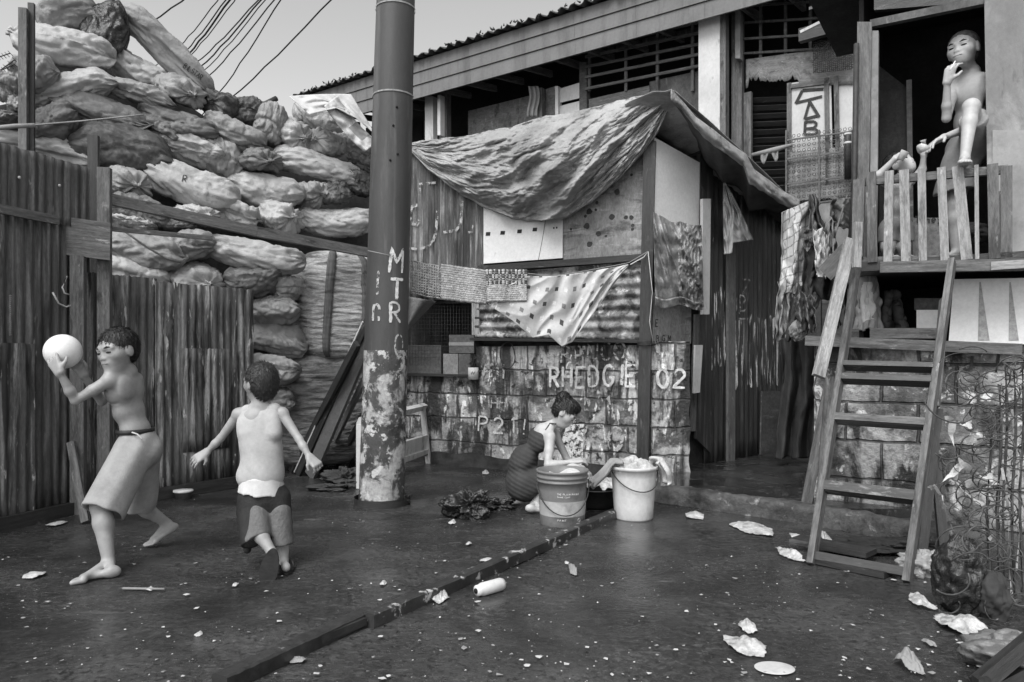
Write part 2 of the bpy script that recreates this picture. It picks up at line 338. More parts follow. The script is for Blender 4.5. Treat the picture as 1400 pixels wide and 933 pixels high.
def corr(pl, pts, pitch=.076, amp=.009, off=0.0, vert=True, nz_=10, mb=None, bend=0.0, th=.003, ragged=0.0, seed=0):
    """corrugated sheet filling photo quad bl, br, tr, tl on a plane"""
    mb = mb or MB(); c = [pl.at(x, y, off) for x, y in pts]
    Ls = ((c[1] - c[0]).length + (c[2] - c[3]).length) / 2; Hs = ((c[3] - c[0]).length + (c[2] - c[1]).length) / 2
    def f(u, v):
        if ragged: v = v * (1 - ragged * abs(nz3((u * 9 + seed, seed, 0)))) if v > .5 else v
        p = (c[0] * (1 - u) + c[1] * u) * (1 - v) + (c[3] * (1 - u) + c[2] * u) * v
        q = (u * Ls if vert else v * Hs) / pitch
        d = amp * math.sin(2 * math.pi * q) + bend * nz3((u * 2 + seed, v * 2, .3)) + .004 * nz3((u * 7 + seed, v * 7, .3))
        return p + pl.n * d
    if vert: nu, nv = max(8, int(Ls / pitch * 8)), nz_
    else: nu, nv = nz_, max(8, int(Hs / pitch * 8))
    mb.grid(f, nu, nv, thick=th, uvs=lambda u, v: (u * Ls, v * Hs)); return mb

# hand-painted letters as polylines in a unit box
def arc(cx, cy, rx, ry, a0, a1, n=10): return [(cx + rx * math.cos(math.radians(a0 + (a1 - a0) * i / n)), cy + ry * math.sin(math.radians(a0 + (a1 - a0) * i / n))) for i in range(n + 1)]
GL = {
 'A': [[(0, 0), (.5, 1), (1, 0)], [(.2, .4), (.8, .4)]], 'B': [[(0, 0), (0, 1)], [(0, 1)] + arc(.3, .77, .5, .23, 90, -90) + arc(.3, .27, .6, .27, 90, -90) + [(0, 0)]],
 'C': [arc(.55, .5, .5, .5, 50, 310)], 'D': [[(0, 0), (0, 1)], [(0, 1)] + arc(.3, .5, .65, .5, 90, -90) + [(0, 0)]], 'E': [[(.9, 1), (0, 1), (0, 0), (.9, 0)], [(0, .5), (.7, .5)]],
 'F': [[(.9, 1), (0, 1), (0, 0)], [(0, .5), (.7, .5)]], 'G': [arc(.55, .5, .5, .5, 50, 350) + [(.6, .42)]], 'H': [[(0, 0), (0, 1)], [(.9, 0), (.9, 1)], [(0, .5), (.9, .5)]],
 'I': [[(.5, 0), (.5, 1)]], 'J': [[(.8, 1), (.8, .3)] + arc(.45, .3, .35, .3, 0, -160)], 'K': [[(0, 0), (0, 1)], [(.9, 1), (0, .45), (.9, 0)]], 'L': [[(0, 1), (0, 0), (.8, 0)]],
 'M': [[(0, 0), (.05, 1), (.5, .4), (.95, 1), (1, 0)]], 'N': [[(0, 0), (0, 1), (.9, 0), (.9, 1)]], 'O': [arc(.5, .5, .5, .5, 80, 440, 16)], 'P': [[(0, 0), (0, 1)], [(0, 1)] + arc(.35, .75, .5, .25, 90, -90) + [(0, .5)]],
 'R': [[(0, 0), (0, 1)], [(0, 1)] + arc(.35, .75, .5, .25, 90, -90) + [(0, .5)], [(.3, .5), (.95, 0)]], 'S': [arc(.5, .74, .42, .26, 30, 240) + arc(.5, .26, .42, .26, 80, -150)],
 'T': [[(0, 1), (1, 1)], [(.5, 1), (.5, 0)]], 'U': [[(0, 1)] + arc(.45, .35, .45, .35, 180, 360) + [(.9, 1)]], 'Y': [[(0, 1), (.5, .5), (1, 1)], [(.5, .5), (.5, 0)]], 'Z': [[(0, 1), (.9, 1), (0, 0), (.9, 0)]],
 '0': [arc(.5, .5, .42, .5, 80, 440, 16)], '1': [[(.3, .8), (.5, 1), (.5, 0)]], '2': [arc(.48, .72, .42, .28, 160, -30) + [(0, 0), (.95, 0)]], '5': [[(.85, 1), (.15, 1), (.1, .55)] + arc(.4, .3, .45, .3, 120, -140)],
 '9': [arc(.45, .7, .38, .3, 0, 360) + [(.83, .7), (.7, 0)]], '!': [[(.5, 1), (.5, .3)], [(.5, .08), (.5, 0)]], '.': [[(.5, .05), (.55, 0)]], 'e': [[(.05, .3), (.8, .34)] + arc(.42, .32, .4, .32, 10, 310)],
 'n': [[(0, .62), (0, 0)], [(0, .45)] + arc(.35, .4, .35, .22, 150, 0) + [(.7, 0)]], 'y': [[(0, .62), (.38, .08)], [(.78, .62), (.1, -.3)]], 'h': [[(0, 1), (0, 0)], [(0, .4)] + arc(.35, .4, .35, .22, 150, 0) + [(.7, 0)]],
}
def letters(mapf, text, h, w, sw, jit=.06, gap=.3, mb=None, seed=1):
    """mapf(s, z, lift) -> point; h, w letter size; sw stroke width"""
    mb = mb or MB(); rr = random.Random(seed); x = 0; lift = 0.0
    for ch in text:
        dy = rr.uniform(-jit, jit) * h; sk = rr.uniform(-.08, .12)
        for poly in GL.get(ch, []):
            pts = []
            for (a, b) in zip(poly[:-1], poly[1:]):
                n = max(1, int(math.hypot((b[0] - a[0]) * w, (b[1] - a[1]) * h) / (sw * .7)))
                pts += [(a[0] + (b[0] - a[0]) * i / n, a[1] + (b[1] - a[1]) * i / n) for i in range(n)]
            pts.append(poly[-1]); q = [(x + (a + b * sk) * w + rr.uniform(-1, 1) * sw * .08, b * h + dy + rr.uniform(-1, 1) * sw * .08) for a, b in pts]
            lift += .0006; vs = []; ww = sw * rr.uniform(.8, 1.2)
            for i, p in enumerate(q):
                a = q[max(i - 1, 0)]; b = q[min(i + 1, len(q) - 1)]; dx, dz = b[0] - a[0], b[1] - a[1]; l = math.hypot(dx, dz) or 1
                k = ww / 2 * (1 + .2 * rr.uniform(-1, 1)) * (.75 if i in (0, len(q) - 1) else 1)
                vs += [mapf(p[0] - dz / l * k, p[1] + dx / l * k, lift), mapf(p[0] + dz / l * k, p[1] - dx / l * k, lift)]
            mb.add(vs, [(2 * i, 2 * i + 1, 2 * i + 3, 2 * i + 2) for i in range(len(q) - 1)])
        x += w * (1 + gap) if ch not in ' .!1I' else w * (.7 + gap * .5)
    return mb
def on(pl, px, py, off=0.0, tilt=0.0):
    o = pl.at(px, py, off); return lambda s, z, l: o + pl.e * s + Vector((0, 0, z + s * tilt)) + pl.n * l

# ---------------------------------------------------------------- implicit surfaces for bodies and clothes
def _np(v): return np.array(tuple(v), dtype=np.float32)
class Body:
    def __init__(s, h=.0055): s.h = h; s.p = []
    def cone(s, a, b, ra, rb, k=.02, sub=False, cuts=None):
        a, b = _np(a), _np(b); m = max(ra, rb); s.p.append(('c', (a, b, ra, rb, cuts), k, sub, np.minimum(a, b) - m, np.maximum(a, b) + m)); return s
    def chain(s, pts, rs, k=.02, **kw):
        for i in range(len(pts) - 1): s.cone(pts[i], pts[i + 1], rs[i], rs[i + 1], k, **kw)
        return s
    def ell(s, c, r, ax=None, k=.02, sub=False):
        c = _np(c); r = np.array(r, dtype=np.float32); A = np.array([tuple(x) for x in ax], dtype=np.float32) if ax else np.eye(3, dtype=np.float32)
        m = float(r.max()); s.p.append(('e', (c, r, A), k, sub, c - m, c + m)); return s
    def solve(s, disp=None):
        add = [q for q in s.p if not q[3]]
        lo = np.min([q[4] for q in add], axis=0) - .03; hi = np.max([q[5] for q in add], axis=0) + .03
        n = np.ceil((hi - lo) / s.h).astype(int) + 1; D = np.full(n, 1.0, dtype=np.float32)
        ax = [lo[i] + np.arange(n[i], dtype=np.float32) * s.h for i in range(3)]
        for t, ar, k, sub, a, b in s.p:
            i0 = np.clip(((a - k - .02 - lo) / s.h).astype(int), 0, n - 1); i1 = np.clip(((b + k + .02 - lo) / s.h).astype(int) + 2, 1, n)
            if np.any(i1 <= i0): continue
            X = ax[0][i0[0]:i1[0], None, None]; Y = ax[1][None, i0[1]:i1[1], None]; Z = ax[2][None, None, i0[2]:i1[2]]
            if t == 'c':
                p, q, ra, rb, cuts = ar; d = q - p; L2 = float(d @ d) + 1e-12
                T = np.clip(((X - p[0]) * d[0] + (Y - p[1]) * d[1] + (Z - p[2]) * d[2]) / L2, 0, 1)
                dd = np.sqrt((X - p[0] - T * d[0]) ** 2 + (Y - p[1] - T * d[1]) ** 2 + (Z - p[2] - T * d[2]) ** 2) - (ra + (rb - ra) * T)
                for c, nn in (cuts or ()):
                    c = _np(c); nn = _np(Vector(nn).normalized()); dd = np.maximum(dd, (X - c[0]) * nn[0] + (Y - c[1]) * nn[1] + (Z - c[2]) * nn[2])
            else:
                c, r, A = ar; x, y, z = X - c[0], Y - c[1], Z - c[2]
                l = [(A[i][0] * x + A[i][1] * y + A[i][2] * z) for i in range(3)]
                k0 = np.sqrt(sum((l[i] / r[i]) ** 2 for i in range(3))); k1 = np.sqrt(sum((l[i] / r[i] ** 2) ** 2 for i in range(3))) + 1e-9
                dd = k0 * (k0 - 1) / k1
            sl = D[i0[0]:i1[0], i0[1]:i1[1], i0[2]:i1[2]]
            if sub:
                e = -dd; hh = np.maximum(k - np.abs(sl - e), 0) / k; sl[...] = np.maximum(sl, e) + hh * hh * k / 4
            else:
                hh = np.maximum(k - np.abs(sl - dd), 0) / k; sl[...] = np.minimum(sl, dd) - hh * hh * k / 4
        if disp is not None: D += disp(ax[0][:, None, None], ax[1][None, :, None], ax[2][None, None, :]).astype(np.float32)
        return D, lo
    def build(s, name, m, parent=None, disp=None, base=None, fur=None):
        D, lo = s.solve(disp); I = D < 0; h = s.h
        n = np.array(D.shape) - 1; cs = np.zeros(n, dtype=np.int8)
        for i in (0, 1):
            for j in (0, 1):
                for k in (0, 1): cs += I[i:i + n[0], j:j + n[1], k:k + n[2]]
        act = (cs > 0) & (cs < 8); idx = np.argwhere(act); num = np.full(n, -1, dtype=np.int64); num[act] = np.arange(len(idx))
        acc = np.zeros((len(idx), 3)); cnt = np.zeros(len(idx)); C = [(i, j, k) for i in (0, 1) for j in (0, 1) for k in (0, 1)]
        for a in C:
            for ax in range(3):
                if a[ax]: continue
                b = list(a); b[ax] = 1
                da = D[idx[:, 0] + a[0], idx[:, 1] + a[1], idx[:, 2] + a[2]]; db = D[idx[:, 0] + b[0], idx[:, 1] + b[1], idx[:, 2] + b[2]]
                mm = (da < 0) != (db < 0); t = np.where(mm, da / np.where(mm, da - db, 1), 0)
                p = np.array(a, dtype=float)[None, :].repeat(len(idx), 0); p[:, ax] += t; acc += p * mm[:, None]; cnt += mm
        vs = (idx + acc / cnt[:, None]) * h + lo; fs = []
        for ax in range(3):
            u, v = (ax + 1) % 3, (ax + 2) % 3; s0 = [slice(None)] * 3; s1 = [slice(None)] * 3; s0[ax] = slice(0, -1); s1[ax] = slice(1, None)
            df = I[tuple(s0)] != I[tuple(s1)]; e = np.argwhere(df)
            ok = (e[:, u] > 0) & (e[:, v] > 0) & (e[:, u] < n[u]) & (e[:, v] < n[v]); e = e[ok]
            def cell(du, dv):
                c = e.copy(); c[:, u] -= du; c[:, v] -= dv; return num[c[:, 0], c[:, 1], c[:, 2]]
            q = np.stack([cell(1, 1), cell(0, 1), cell(0, 0), cell(1, 0)], 1); ins = I[e[:, 0], e[:, 1], e[:, 2]]
            q[~ins] = q[~ins][:, ::-1]; fs.append(q)
        fs = np.concatenate(fs)
        mb = MB(); mb.v = [Vector(v) for v in vs]; mb.f = fs.tolist(); mb.uv = [None] * len(fs); mb.mi = [0] * len(fs); mb.smooth = [True] * len(fs)
        if fur:
            cnt, ln, c, flow, r3 = fur; rr = random.Random(4)
            for _ in range(cnt):
                p = mb.v[rr.randrange(len(vs))]; nn = (p - c).normalized(); fl = flow(p, nn); fl = (fl - nn * fl.dot(nn)); fl = fl.normalized() if fl.length > 1e-4 else V(0, 0, -1)
                d = (nn * rr.uniform(.1, .5) + fl + V(rr.uniform(-r3, r3), rr.uniform(-r3, r3), rr.uniform(-r3, r3))).normalized(); x = d.cross(nn).normalized() * rr.uniform(.0012, .0022); l = ln * rr.uniform(.6, 1.4); p = p - nn * .002
                q = p + d * l * .55; mb.add([p - x, p + x, q + x * .8, q - x * .8, p + d * l - nn * l * .15], [(0, 1, 2, 3), (3, 2, 4)])
        return mb.build(name, m, parent, base)

def folds(amp, f1, f2, dirv=(0, 0, 1), seed=0):
    """wrinkles for cloth: warped sines"""
    dx, dy, dz = dirv
    def fn(X, Y, Z):
        w = np.sin(X * f1 * .7 + seed) + np.sin(Y * f1 * .6 + 1.3 * seed) + np.sin(Z * f1 * .5 + seed * 2.1)
        q = X * dx + Y * dy + Z * dz
        return amp * (np.sin(q * f2 + w * 2.2) * .6 + np.sin(q * f2 * 1.9 - w * 1.7 + seed) * .4)
    return fn

def head(bd, c, fwd, up, H, root, hairname='hair', hairm=None, mouth=0.0, cut=None, hairrough=.006, hairflow=None):
    f = Vector(fwd).normalized(); u = Vector(up); u = (u - f * u.dot(f)).normalized(); r = f.cross(u); ax = (r, f, u); c = Vector(c)
    L = lambda x, y, z: c + (r * x + f * y + u * z) * H
    E = lambda p, q, k=.02, **kw: bd.ell(L(*p), [a * H for a in q], ax, k * H / .2, **kw)
    E((0, -.04, .12), (.355, .42, .37)); E((0, .11, -.12), (.28, .29, .34), .04); E((0, .25, -.39), (.12, .12, .09), .04)
    for sg in (-1, 1):
        E((sg * .2, .22, -.10), (.11, .12, .1), .03)                                   # cheeks
        E((sg * .15, .45, .01), (.095, .10, .055), .012, sub=True)
        E((sg * .15, .335, .0), (.085, .06, .055), .006)
        E((sg * .055, .41, -.15), (.04, .05, .035), .008)
        bd.cone(L(sg * .06, .385, .09), L(sg * .24, .33, .09), .035 * H, .03 * H, .02)
        E((sg * .365, -.03, -.05), (.045, .10, .145), .01)
    bd.cone(L(0, .37, .03), L(0, .425, -.12), .032 * H, .043 * H, .015); E((0, .29, -.27), (.15, .12, .11), .02)
    E((0, .39, -.245), (.115, .05, .03), .01); E((0, .375, -.30), (.095, .05, .032), .01)
    # features as small children
    def feat():
        out = []
        for sg in (-1, 1):
            e = Body(.0018 if H < .3 else .002); e.ell(L(sg * .15, .375, -.012), (.08 * H, .034 * H, .027 * H), ax, .001); e.build('eye', M_eye, root)
            e = Body(.0022); e.chain([L(sg * .07, .415, .085), L(sg * .16, .40, .115), L(sg * .25, .345, .095)], [.018 * H, .024 * H, .013 * H], .002); e.build('eyebrow', M_hair, root)
        e = Body(.002); e.ell(L(0, .425, -.272), (.12 * H, .026 * H, .016 * H), ax, .001); e.build('mouth', M_lip, root)
    feat()
    hb = Body(.0045); hb.ell(L(0, -.07, .155), (.40 * H, .45 * H, .395 * H), ax, .01); hb.ell(L(0, -.2, -.02), (.34 * H, .28 * H, .36 * H), ax, .03)
    hb.ell(L(0, .47, -.17), (.52 * H, .37 * H, .42 * H), ax, .01, sub=True)
    for sg in (-1, 1): hb.ell(L(sg * .38, .07, -.2), (.12 * H, .17 * H, .24 * H), ax, .01, sub=True)
    hb.ell(L(0, -.2, -.62), (.6 * H, .6 * H, .3 * H), ax, .01, sub=True)
    if cut: cut(hb, L, H, ax)
    n = 150; crown = L(0, -.25, .42)
    hb.build(hairname, hairm or M_hair, root, fur=(2600 if hairrough > .005 else 0, .020 * H / .2, L(0, -.04, .1), (lambda p, nn: (p - crown)) if hairflow is None else hairflow(L), .35) if hairrough > .005 else None, disp=lambda X, Y, Z: hairrough * H / .2 * .2 * (np.sin(X * n + np.sin(Y * 90) * 2) * np.sin(Y * n * .9 + np.sin(Z * 70) * 2) + .7 * np.sin((X + Z) * n * 1.7 + np.sin(Y * 60) * 3)))
    return L

def traps(bd, nk, shs, r=.026):
    for q in shs: bd.cone(nk + (Vector(q) - nk) * .18 + V(0, 0, .012), Vector(q) + V(0, 0, .006), r, r * .85, .03)

def hand(bd, w, d, nrm, s=.75, curl=.5, side=1, fan=.12, thumbc=0.4):
    d = Vector(d).normalized(); n = Vector(nrm); n = (n - d * n.dot(d)).normalized(); t = d.cross(n) * side; w = Vector(w)
    ln = (.072, .08, .074, .058)
    for i, x in enumerate((.55, .18, -.18, -.52)):
        K = w + d * .088 * s + t * x * .062 * s; bd.cone(w + t * x * .03 * s, K, .017 * s, .0125 * s, .012)
        dd = (d + t * x * fan * 2).normalized(); a1 = curl * .7; a2 = curl * 1.6; q = K
        for a, l, r0, r1 in ((a1, .5, .0095, .0088), (a2, .5, .0086, .0072)):
            q2 = q + (dd * math.cos(a) + n * math.sin(a)) * ln[i] * l * s; bd.cone(q, q2, r0 * s, r1 * s, .0025); q = q2
    b = w + d * .02 * s + t * .022 * s; b2 = b + (d * .55 + t * .75 + n * thumbc).normalized() * .045 * s; b3 = b2 + (d * .85 + t * .25 + n * thumbc * 1.3).normalized() * .035 * s
    bd.cone(b, b2, .016 * s, .0115 * s, .01); bd.cone(b2, b3, .0108 * s, .0088 * s, .003)

def foot(bd, ank, toe, s=.8, side=1, up=(0, 0, 1), heel=None):
    """ank = ankle joint, toe = tip of the toes; side = +1 when the big toe is to the right of the foot's direction"""
    ank = Vector(ank); toe = Vector(toe); u = Vector(up).normalized(); hl = Vector(heel) if heel is not None else None
    if hl is None:
        d0 = (toe - ank); d0 = (d0 - u * d0.dot(u)).normalized(); hl = ank - d0 * .035 * s; hl = hl - u * ((hl - toe).dot(u) - .012 * s)
    d = (toe - hl); L = d.length; d.normalize(); u = (u - d * u.dot(d)).normalized(); t = d.cross(u) * side
    bd.ell(hl + d * .02 * s + u * .012 * s, (.024 * s, .032 * s, .026 * s), (t, d, u), .015)
    bd.cone(ank, hl + d * .02 * s + u * .02 * s, .024 * s, .022 * s, .015)
    ball = hl + d * L * .70
    bd.cone(ank + d * .012 * s, ball + t * .012 * s + u * .012 * s, .024 * s, .015 * s, .02)
    bd.cone(hl + u * .01 * s, ball - t * .022 * s + u * .004 * s, .022 * s, .015 * s, .02)
    bd.cone(ball + t * .022 * s + u * .004 * s, ball - t * .028 * s + u * .003 * s, .018 * s, .014 * s, .015)
    for i, x in enumerate((.027, .010, -.005, -.019, -.032)):
        r = (.0125, .0088, .0084, .008, .0075)[i] * s; l = L * (.30, .29, .26, .22, .17)[i]
        bd.cone(ball + t * x * s, ball + t * x * s * 1.05 + d * (l - r), r * 1.05, r, .003)
def gy(pl, px, off=0.0, z=0.0):
    q = pl.at(px, HOR, off); return HOR + (CAMH - z) * FPX / q.y

# ================================================================ THE SETTING
def ground_fn(u, v):
    x = -40 + 80 * u; y = -12 + 60 * v
    return (x, y, 0)
mb = MB()
xs = [-60, -20, -8] + [-6 + i * .1 for i in range(120)] + [6, 8, 20, 60]; ys = [-30, -8, 0] + [1 + i * .1 for i in range(85)] + [9.5, 12, 25, 80]
vs = [(x, y, (.012 * nz3((x * 1.1, y * 1.1, 0)) + .004 * nz3((x * 6, y * 6, 1))) if abs(x) < 5.9 and 1 <= y < 9.4 else 0) for y in ys for x in xs]
W = len(xs); mb.add(vs, [(j * W + i, j * W + i + 1, (j + 1) * W + i + 1, (j + 1) * W + i) for j in range(len(ys) - 1) for i in range(W - 1)], None, 0, True)
tag(mb.build('ground', M_ground, base=(0, 0, 0)), kind='structure')

# raised alley floor behind the kerb
k0, k1, k2 = G(880, 684), G(1110, 719), G(1420, 775)
mb = MB(); a0, a1, a2 = k0 + V(.05, .1, 0), k1 + V(.05, .1, 0), V(4.4, 7, 0); 
pts = [G(895, 684) + V(0, .1, 0), k1 + V(0, .1, 0), V(3.4, 4.9, 0), V(5.5, 10.5, 0), V(2.8, 10.5, 0), V(1.3, 6.4, 0)]
n = len(pts); mb.add([p + V(0, 0, .10) for p in pts] + [p + V(0, 0, -.02) for p in pts], [tuple(range(n))] + [(i, i + n, (i + 1) % n + n, (i + 1) % n) for i in range(n)])
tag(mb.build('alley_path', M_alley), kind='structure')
mb = MB()
def kerb(u, v):
    L = [k0, k1, k2]; t = u * 2; i = min(int(t), 1); p = L[i].lerp(L[i + 1], t - i); d = (L[i + 1] - L[i]).normalized(); nn = V(-d.y, d.x, 0)
    prof = [(0, 0), (.0, .10), (.02, .128), (.09, .135), (.15, .12), (.17, .09)]; q = v * 5; j = min(int(q), 4); a, z = [prof[j][m] + (prof[j + 1][m] - prof[j][m]) * (q - j) for m in (0, 1)]
    w = nz3((u * 20, v * 2, 0)) * .014 + nz3((u * 60, v * 4, 4)) * .008
    return p + nn * (a + w) + V(0, 0, max(-.01, z + w * (1 if v > .2 else .2)))
mb.grid(kerb, 140, 12)
tag(mb.build('kerb', M_kerb), kind='structure')

# ================================================================ LONG BUILDING BEHIND (eaves, open upper storey)
FB = thing('long_building', 'long two storey wooden building with broad fascia and open dark upper floor behind the hut', 'building', FAC.pos(2.5, 0))
def part(pl, pts, m, name, par, off=0.0, th=.02, uvv=False):
    return MB().quad(pl, pts, off, th, uvv=uvv).build(name, m, par)
# far inner wall and side closures: dark inside
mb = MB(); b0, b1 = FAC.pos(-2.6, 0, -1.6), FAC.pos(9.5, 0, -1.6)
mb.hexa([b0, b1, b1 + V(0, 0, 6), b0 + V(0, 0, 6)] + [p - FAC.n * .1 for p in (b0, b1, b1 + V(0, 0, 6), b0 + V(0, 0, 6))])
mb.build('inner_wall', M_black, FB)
mb = MB(); c0, c1 = FAC.pos(-2.6, 0, 0), FAC.pos(-2.6, 0, -1.6)
mb.hexa([c0, c1, c1 + V(0, 0, 5.1), c0 + V(0, 0, 5.1)] + [p - FAC.e * .06 for p in (c0, c1, c1 + V(0, 0, 5.1), c0 + V(0, 0, 5.1))])
mb.build('end_wall', M_plyd, FB)
# lower storey wall, seen in slits
mb = MB()
for i in range(44):
    s0 = -2.6 + i * .26
    if s0 > 6.6: break
    p, q = FAC.pos(s0, .0), FAC.pos(s0 + .25, .0); h = 2.85 + .03 * R_.uniform(-1, 1)
    mb.hexa([p, q, q + V(0, 0, h), p + V(0, 0, h)] + [x - FAC.n * .03 for x in (p, q, q + V(0, 0, h), p + V(0, 0, h))], uvdir=V(0, 0, 1))
mb.build('lower_boards', M_plyd, FB)
# upper floor slab
mb = MB(); p, q = FAC.pos(-2.6, 2.87, .03), FAC.pos(7.5, 2.87, .03)
mb.hexa([p, q, q + V(0, 0, .12), p + V(0, 0, .12)] + [x - FAC.n * 1.6 for x in (p, q, q + V(0, 0, .12), p + V(0, 0, .12))]); mb.build('floor_slab', M_woodd, FB)
# fascia: three stepped boards
e0, e1 = -2.25, 8.0
def eave_z(s): return 4.2 + .006 * math.sin(s * 2)
for (za, zb, of, nm) in ((0, .19, .0, 'fascia_board'), (.193, .37, .018, 'fascia_board'), (.373, .54, .036, 'fascia_board')):
    mb = MB(); n = 12
    for i in range(n):
        s0 = e0 + (e1 - e0) * i / n; s1 = e0 + (e1 - e0) * (i + 1) / n - .002
        p, q = EAV.pos(s0, 5.0 + za, of), EAV.pos(s1, 5.0 + za, of); h = zb - za - .003
        mb.hexa([p, q, q + V(0, 0, h), p + V(0, 0, h)] + [x - EAV.n * .025 for x in (p, q, q + V(0, 0, h), p + V(0, 0, h))], uvdir=EAV.e)
    mb.build(nm, M_fascia, FB)
# corrugated roof sheet, edge hanging ragged over the fascia
mb = MB(); RL = e1 - e0 + .6
def roof(u, v):
    s = e0 - .3 + u * RL; off = .14 - v * 3.6; z = 5.56 + v * .95
    d = .022 * math.sin(s / .085 * 2 * math.pi * .5) + .012 * nz3((s * 9, 0, 0)) * (1 - v)
    return EAV.pos(s, z + d, off + (.05 * nz3((s * 14, 2, 0)) if v < .05 else 0))
mb.grid(roof, 620, 5, thick=.012)
for i in range(150):
    s = R_.uniform(e0, e1); p = EAV.pos(s, 5.555 + R_.uniform(-.01, .03), .13 + R_.uniform(0, .03))
    mb.tube([p, p + EAV.e * R_.uniform(-.05, .05) + V(0, 0, R_.uniform(.01, .045))], [.014, .004], 4)
mb.build('roof', M_roof, FB)
# soffit boards and rafters under the eave
mb = MB()
for i in range(46):
    s = e0 + .1 + i * .19; 
    pass
    p0, p1 = EAV.pos(s, 5.16, -.05), EAV.pos(s, 5.16 + .12, -.62)
    mb.bar(p0, p1, .17, .012, face=(0, 0, 1))
mb.build('soffit', M_plank, FB)
mb = MB()
for i in range(18):
    s = e0 + .2 + i * .5; mb.bar(EAV.pos(s, 5.10, -.04), EAV.pos(s, 5.24, -.9), .05, .09, face=(0, 0, 1))
mb.build('rafter', M_wood, FB)
mb = MB(); mb.hexa([EAV.pos(e0, 5.50, -.3), EAV.pos(e1, 5.50, -.3), EAV.pos(e1, 5.54, -.3), EAV.pos(e0, 5.54, -.3), EAV.pos(e0, 6.1, -2.6), EAV.pos(e1, 6.1, -2.6), EAV.pos(e1, 6.14, -2.6), EAV.pos(e0, 6.14, -2.6)]); mb.build('ceiling', M_grimeshade, FB)
# posts
def fpost(x0, x1, yt, yb, m, off=.05, th=.1): part(FAC, [(x0, yb), (x1, yb), (x1, yt), (x0, yt)], m, 'post', FB, off, th, True)
fpost(955, 984, -10, 215, M_whiteold, .38, .08); fpost(984, 992, -10, 215, M_plank, .36, .12)
fpost(581, 592, 132, 200, M_whiteold, .25); fpost(600, 611, 128, 200, M_plank, .1); fpost(598, 602, 130, 185, M_whiteold, .35)
fpost(792, 802, 85, 160, M_plyd, .06); fpost(735, 741, 120, 170, M_wood, .08); fpost(759, 763, 118, 165, M_whiteold, .1)
fpost(1000, 1014, -10, 260, M_plank, .1); fpost(1005, 1012, -10, 80, M_clothg, .2)
# panels between
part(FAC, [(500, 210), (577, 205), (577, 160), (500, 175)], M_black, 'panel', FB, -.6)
part(FAC, [(640, 200), (736, 190), (736, 128), (640, 152)], M_ply, 'panel', FB, -.35)
part(FAC, [(741, 175), (759, 172), (759, 118), (741, 124)], M_ply, 'panel', FB, -.1)
part(FAC, [(764, 141), (793, 134), (793, 113), (764, 122)], M_whiteold, 'panel', FB, .05); part(FAC, [(763, 170), (793, 165), (793, 138), (763, 146)], M_whiteold, 'panel', FB, .05)
part(FAC, [(805, 160), (888, 140), (888, 117), (805, 136)], M_plank, 'panel', FB, .04)
part(FAC, [(888, 165), (960, 150), (960, 96), (888, 112)], M_plyd, 'panel', FB, .02)
mb = MB()                                                       # cloth hung in the dark bay
mb.grid(lambda u, v: FAC.at(722 + 14 * u + 2 * math.sin(v * 5), 118 + 42 * v, .12 + .02 * math.sin(u * 14)), 24, 12, thick=.004); mb.build('curtain', M_clothg, FB)
# lattice of slats and bars
mb = MB()
for x in (806, 856, 899, 947): mb.bar(FAC.at(x, 25, .05), FAC.at(x, 125, .05), .035, .03, face=FAC.n)
for (ya, yb) in ((78, 45), (92, 60), (106, 74), (122, 90), (63, 30)): mb.bar(FAC.at(800, ya, .08), FAC.at(958, yb, .08), .035, .02, face=FAC.n)
mb.build('lattice', M_plank, FB)
mb = MB()
for i in range(5):
    x = 806 + 36 * i; mb.quad(FAC, [(x, 80 - i * 8), (x + 33, 72 - i * 8), (x + 33, 62 - i * 8), (x, 70 - i * 8)], -.1, .01)
    mb.quad(FAC, [(x, 66 - i * 8), (x + 34, 58 - i * 8), (x + 34, 30 - i * 8), (x, 36 - i * 8)], -.25, .01)
mb.build('shutter_slats', M_plyd, FB)
# right bay: window grille, torn board, louvres, painted door, gate
mb = MB()
for x in (1014, 1040, 1074, 1108, 1140, 1168): mb.bar(FAC.at(x, -20, .02), FAC.at(x, 82, .02), .03, .03, face=FAC.n)
for y in (5, 28, 50, 70): mb.bar(FAC.at(1010, y + 4, .05), FAC.at(1170, y - 6, .05), .025, .02, face=FAC.n)
mb.build('window_grille', M_plyd, FB)
mb = MB(); nU = 60
def torn(u, v):
    x = 1020 + 148 * u; yt = 82 - 20 * u; t = max(0, 1 - abs(u - .28) / .22)
    yb = 122 - 5 * u - (8 + 20 * abs(nz3((u * 22, 1, 0)))) * (1 if .03 < u < .5 else .1)
    return FAC.at(x, yt + (yb - yt) * v, .03)
mb.grid(torn, nU, 4, thick=.012); mb.build('torn_board', M_ply, FB)
mb = MB()
for i in range(13):
    y = 135 + i * 11; mb.bar(FAC.at(1015, y + 3, -.12), FAC.at(1085, y, -.12), .06, .012, face=FAC.n + V(0, 0, -.9))
mb.build('louvre_slats', M_woodd, FB)
part(FAC, [(1014, 262), (1027, 260), (1027, 125), (1014, 128)], M_wood, 'post', FB, .02, .06, True)
dr = part(FAC, [(1079, 262), (1139, 254), (1136, 106), (1079, 114)], M_whiteold, 'painted_door', FB, .03, .02)
mb = MB()
for a, b in (((1079, 262), (1079, 114)), ((1132, 254), (1130, 107)), ((1079, 119), (1136, 112)), ((1146, 254), (1143, 105))): mb.bar(FAC.at(*a, .045), FAC.at(*b, .045), .045, .03, face=FAC.n)
mb.build('door_frame', M_plank, dr)
f = on(FAC, 1090, 200, .036); lm = MB(); u_ = .0067
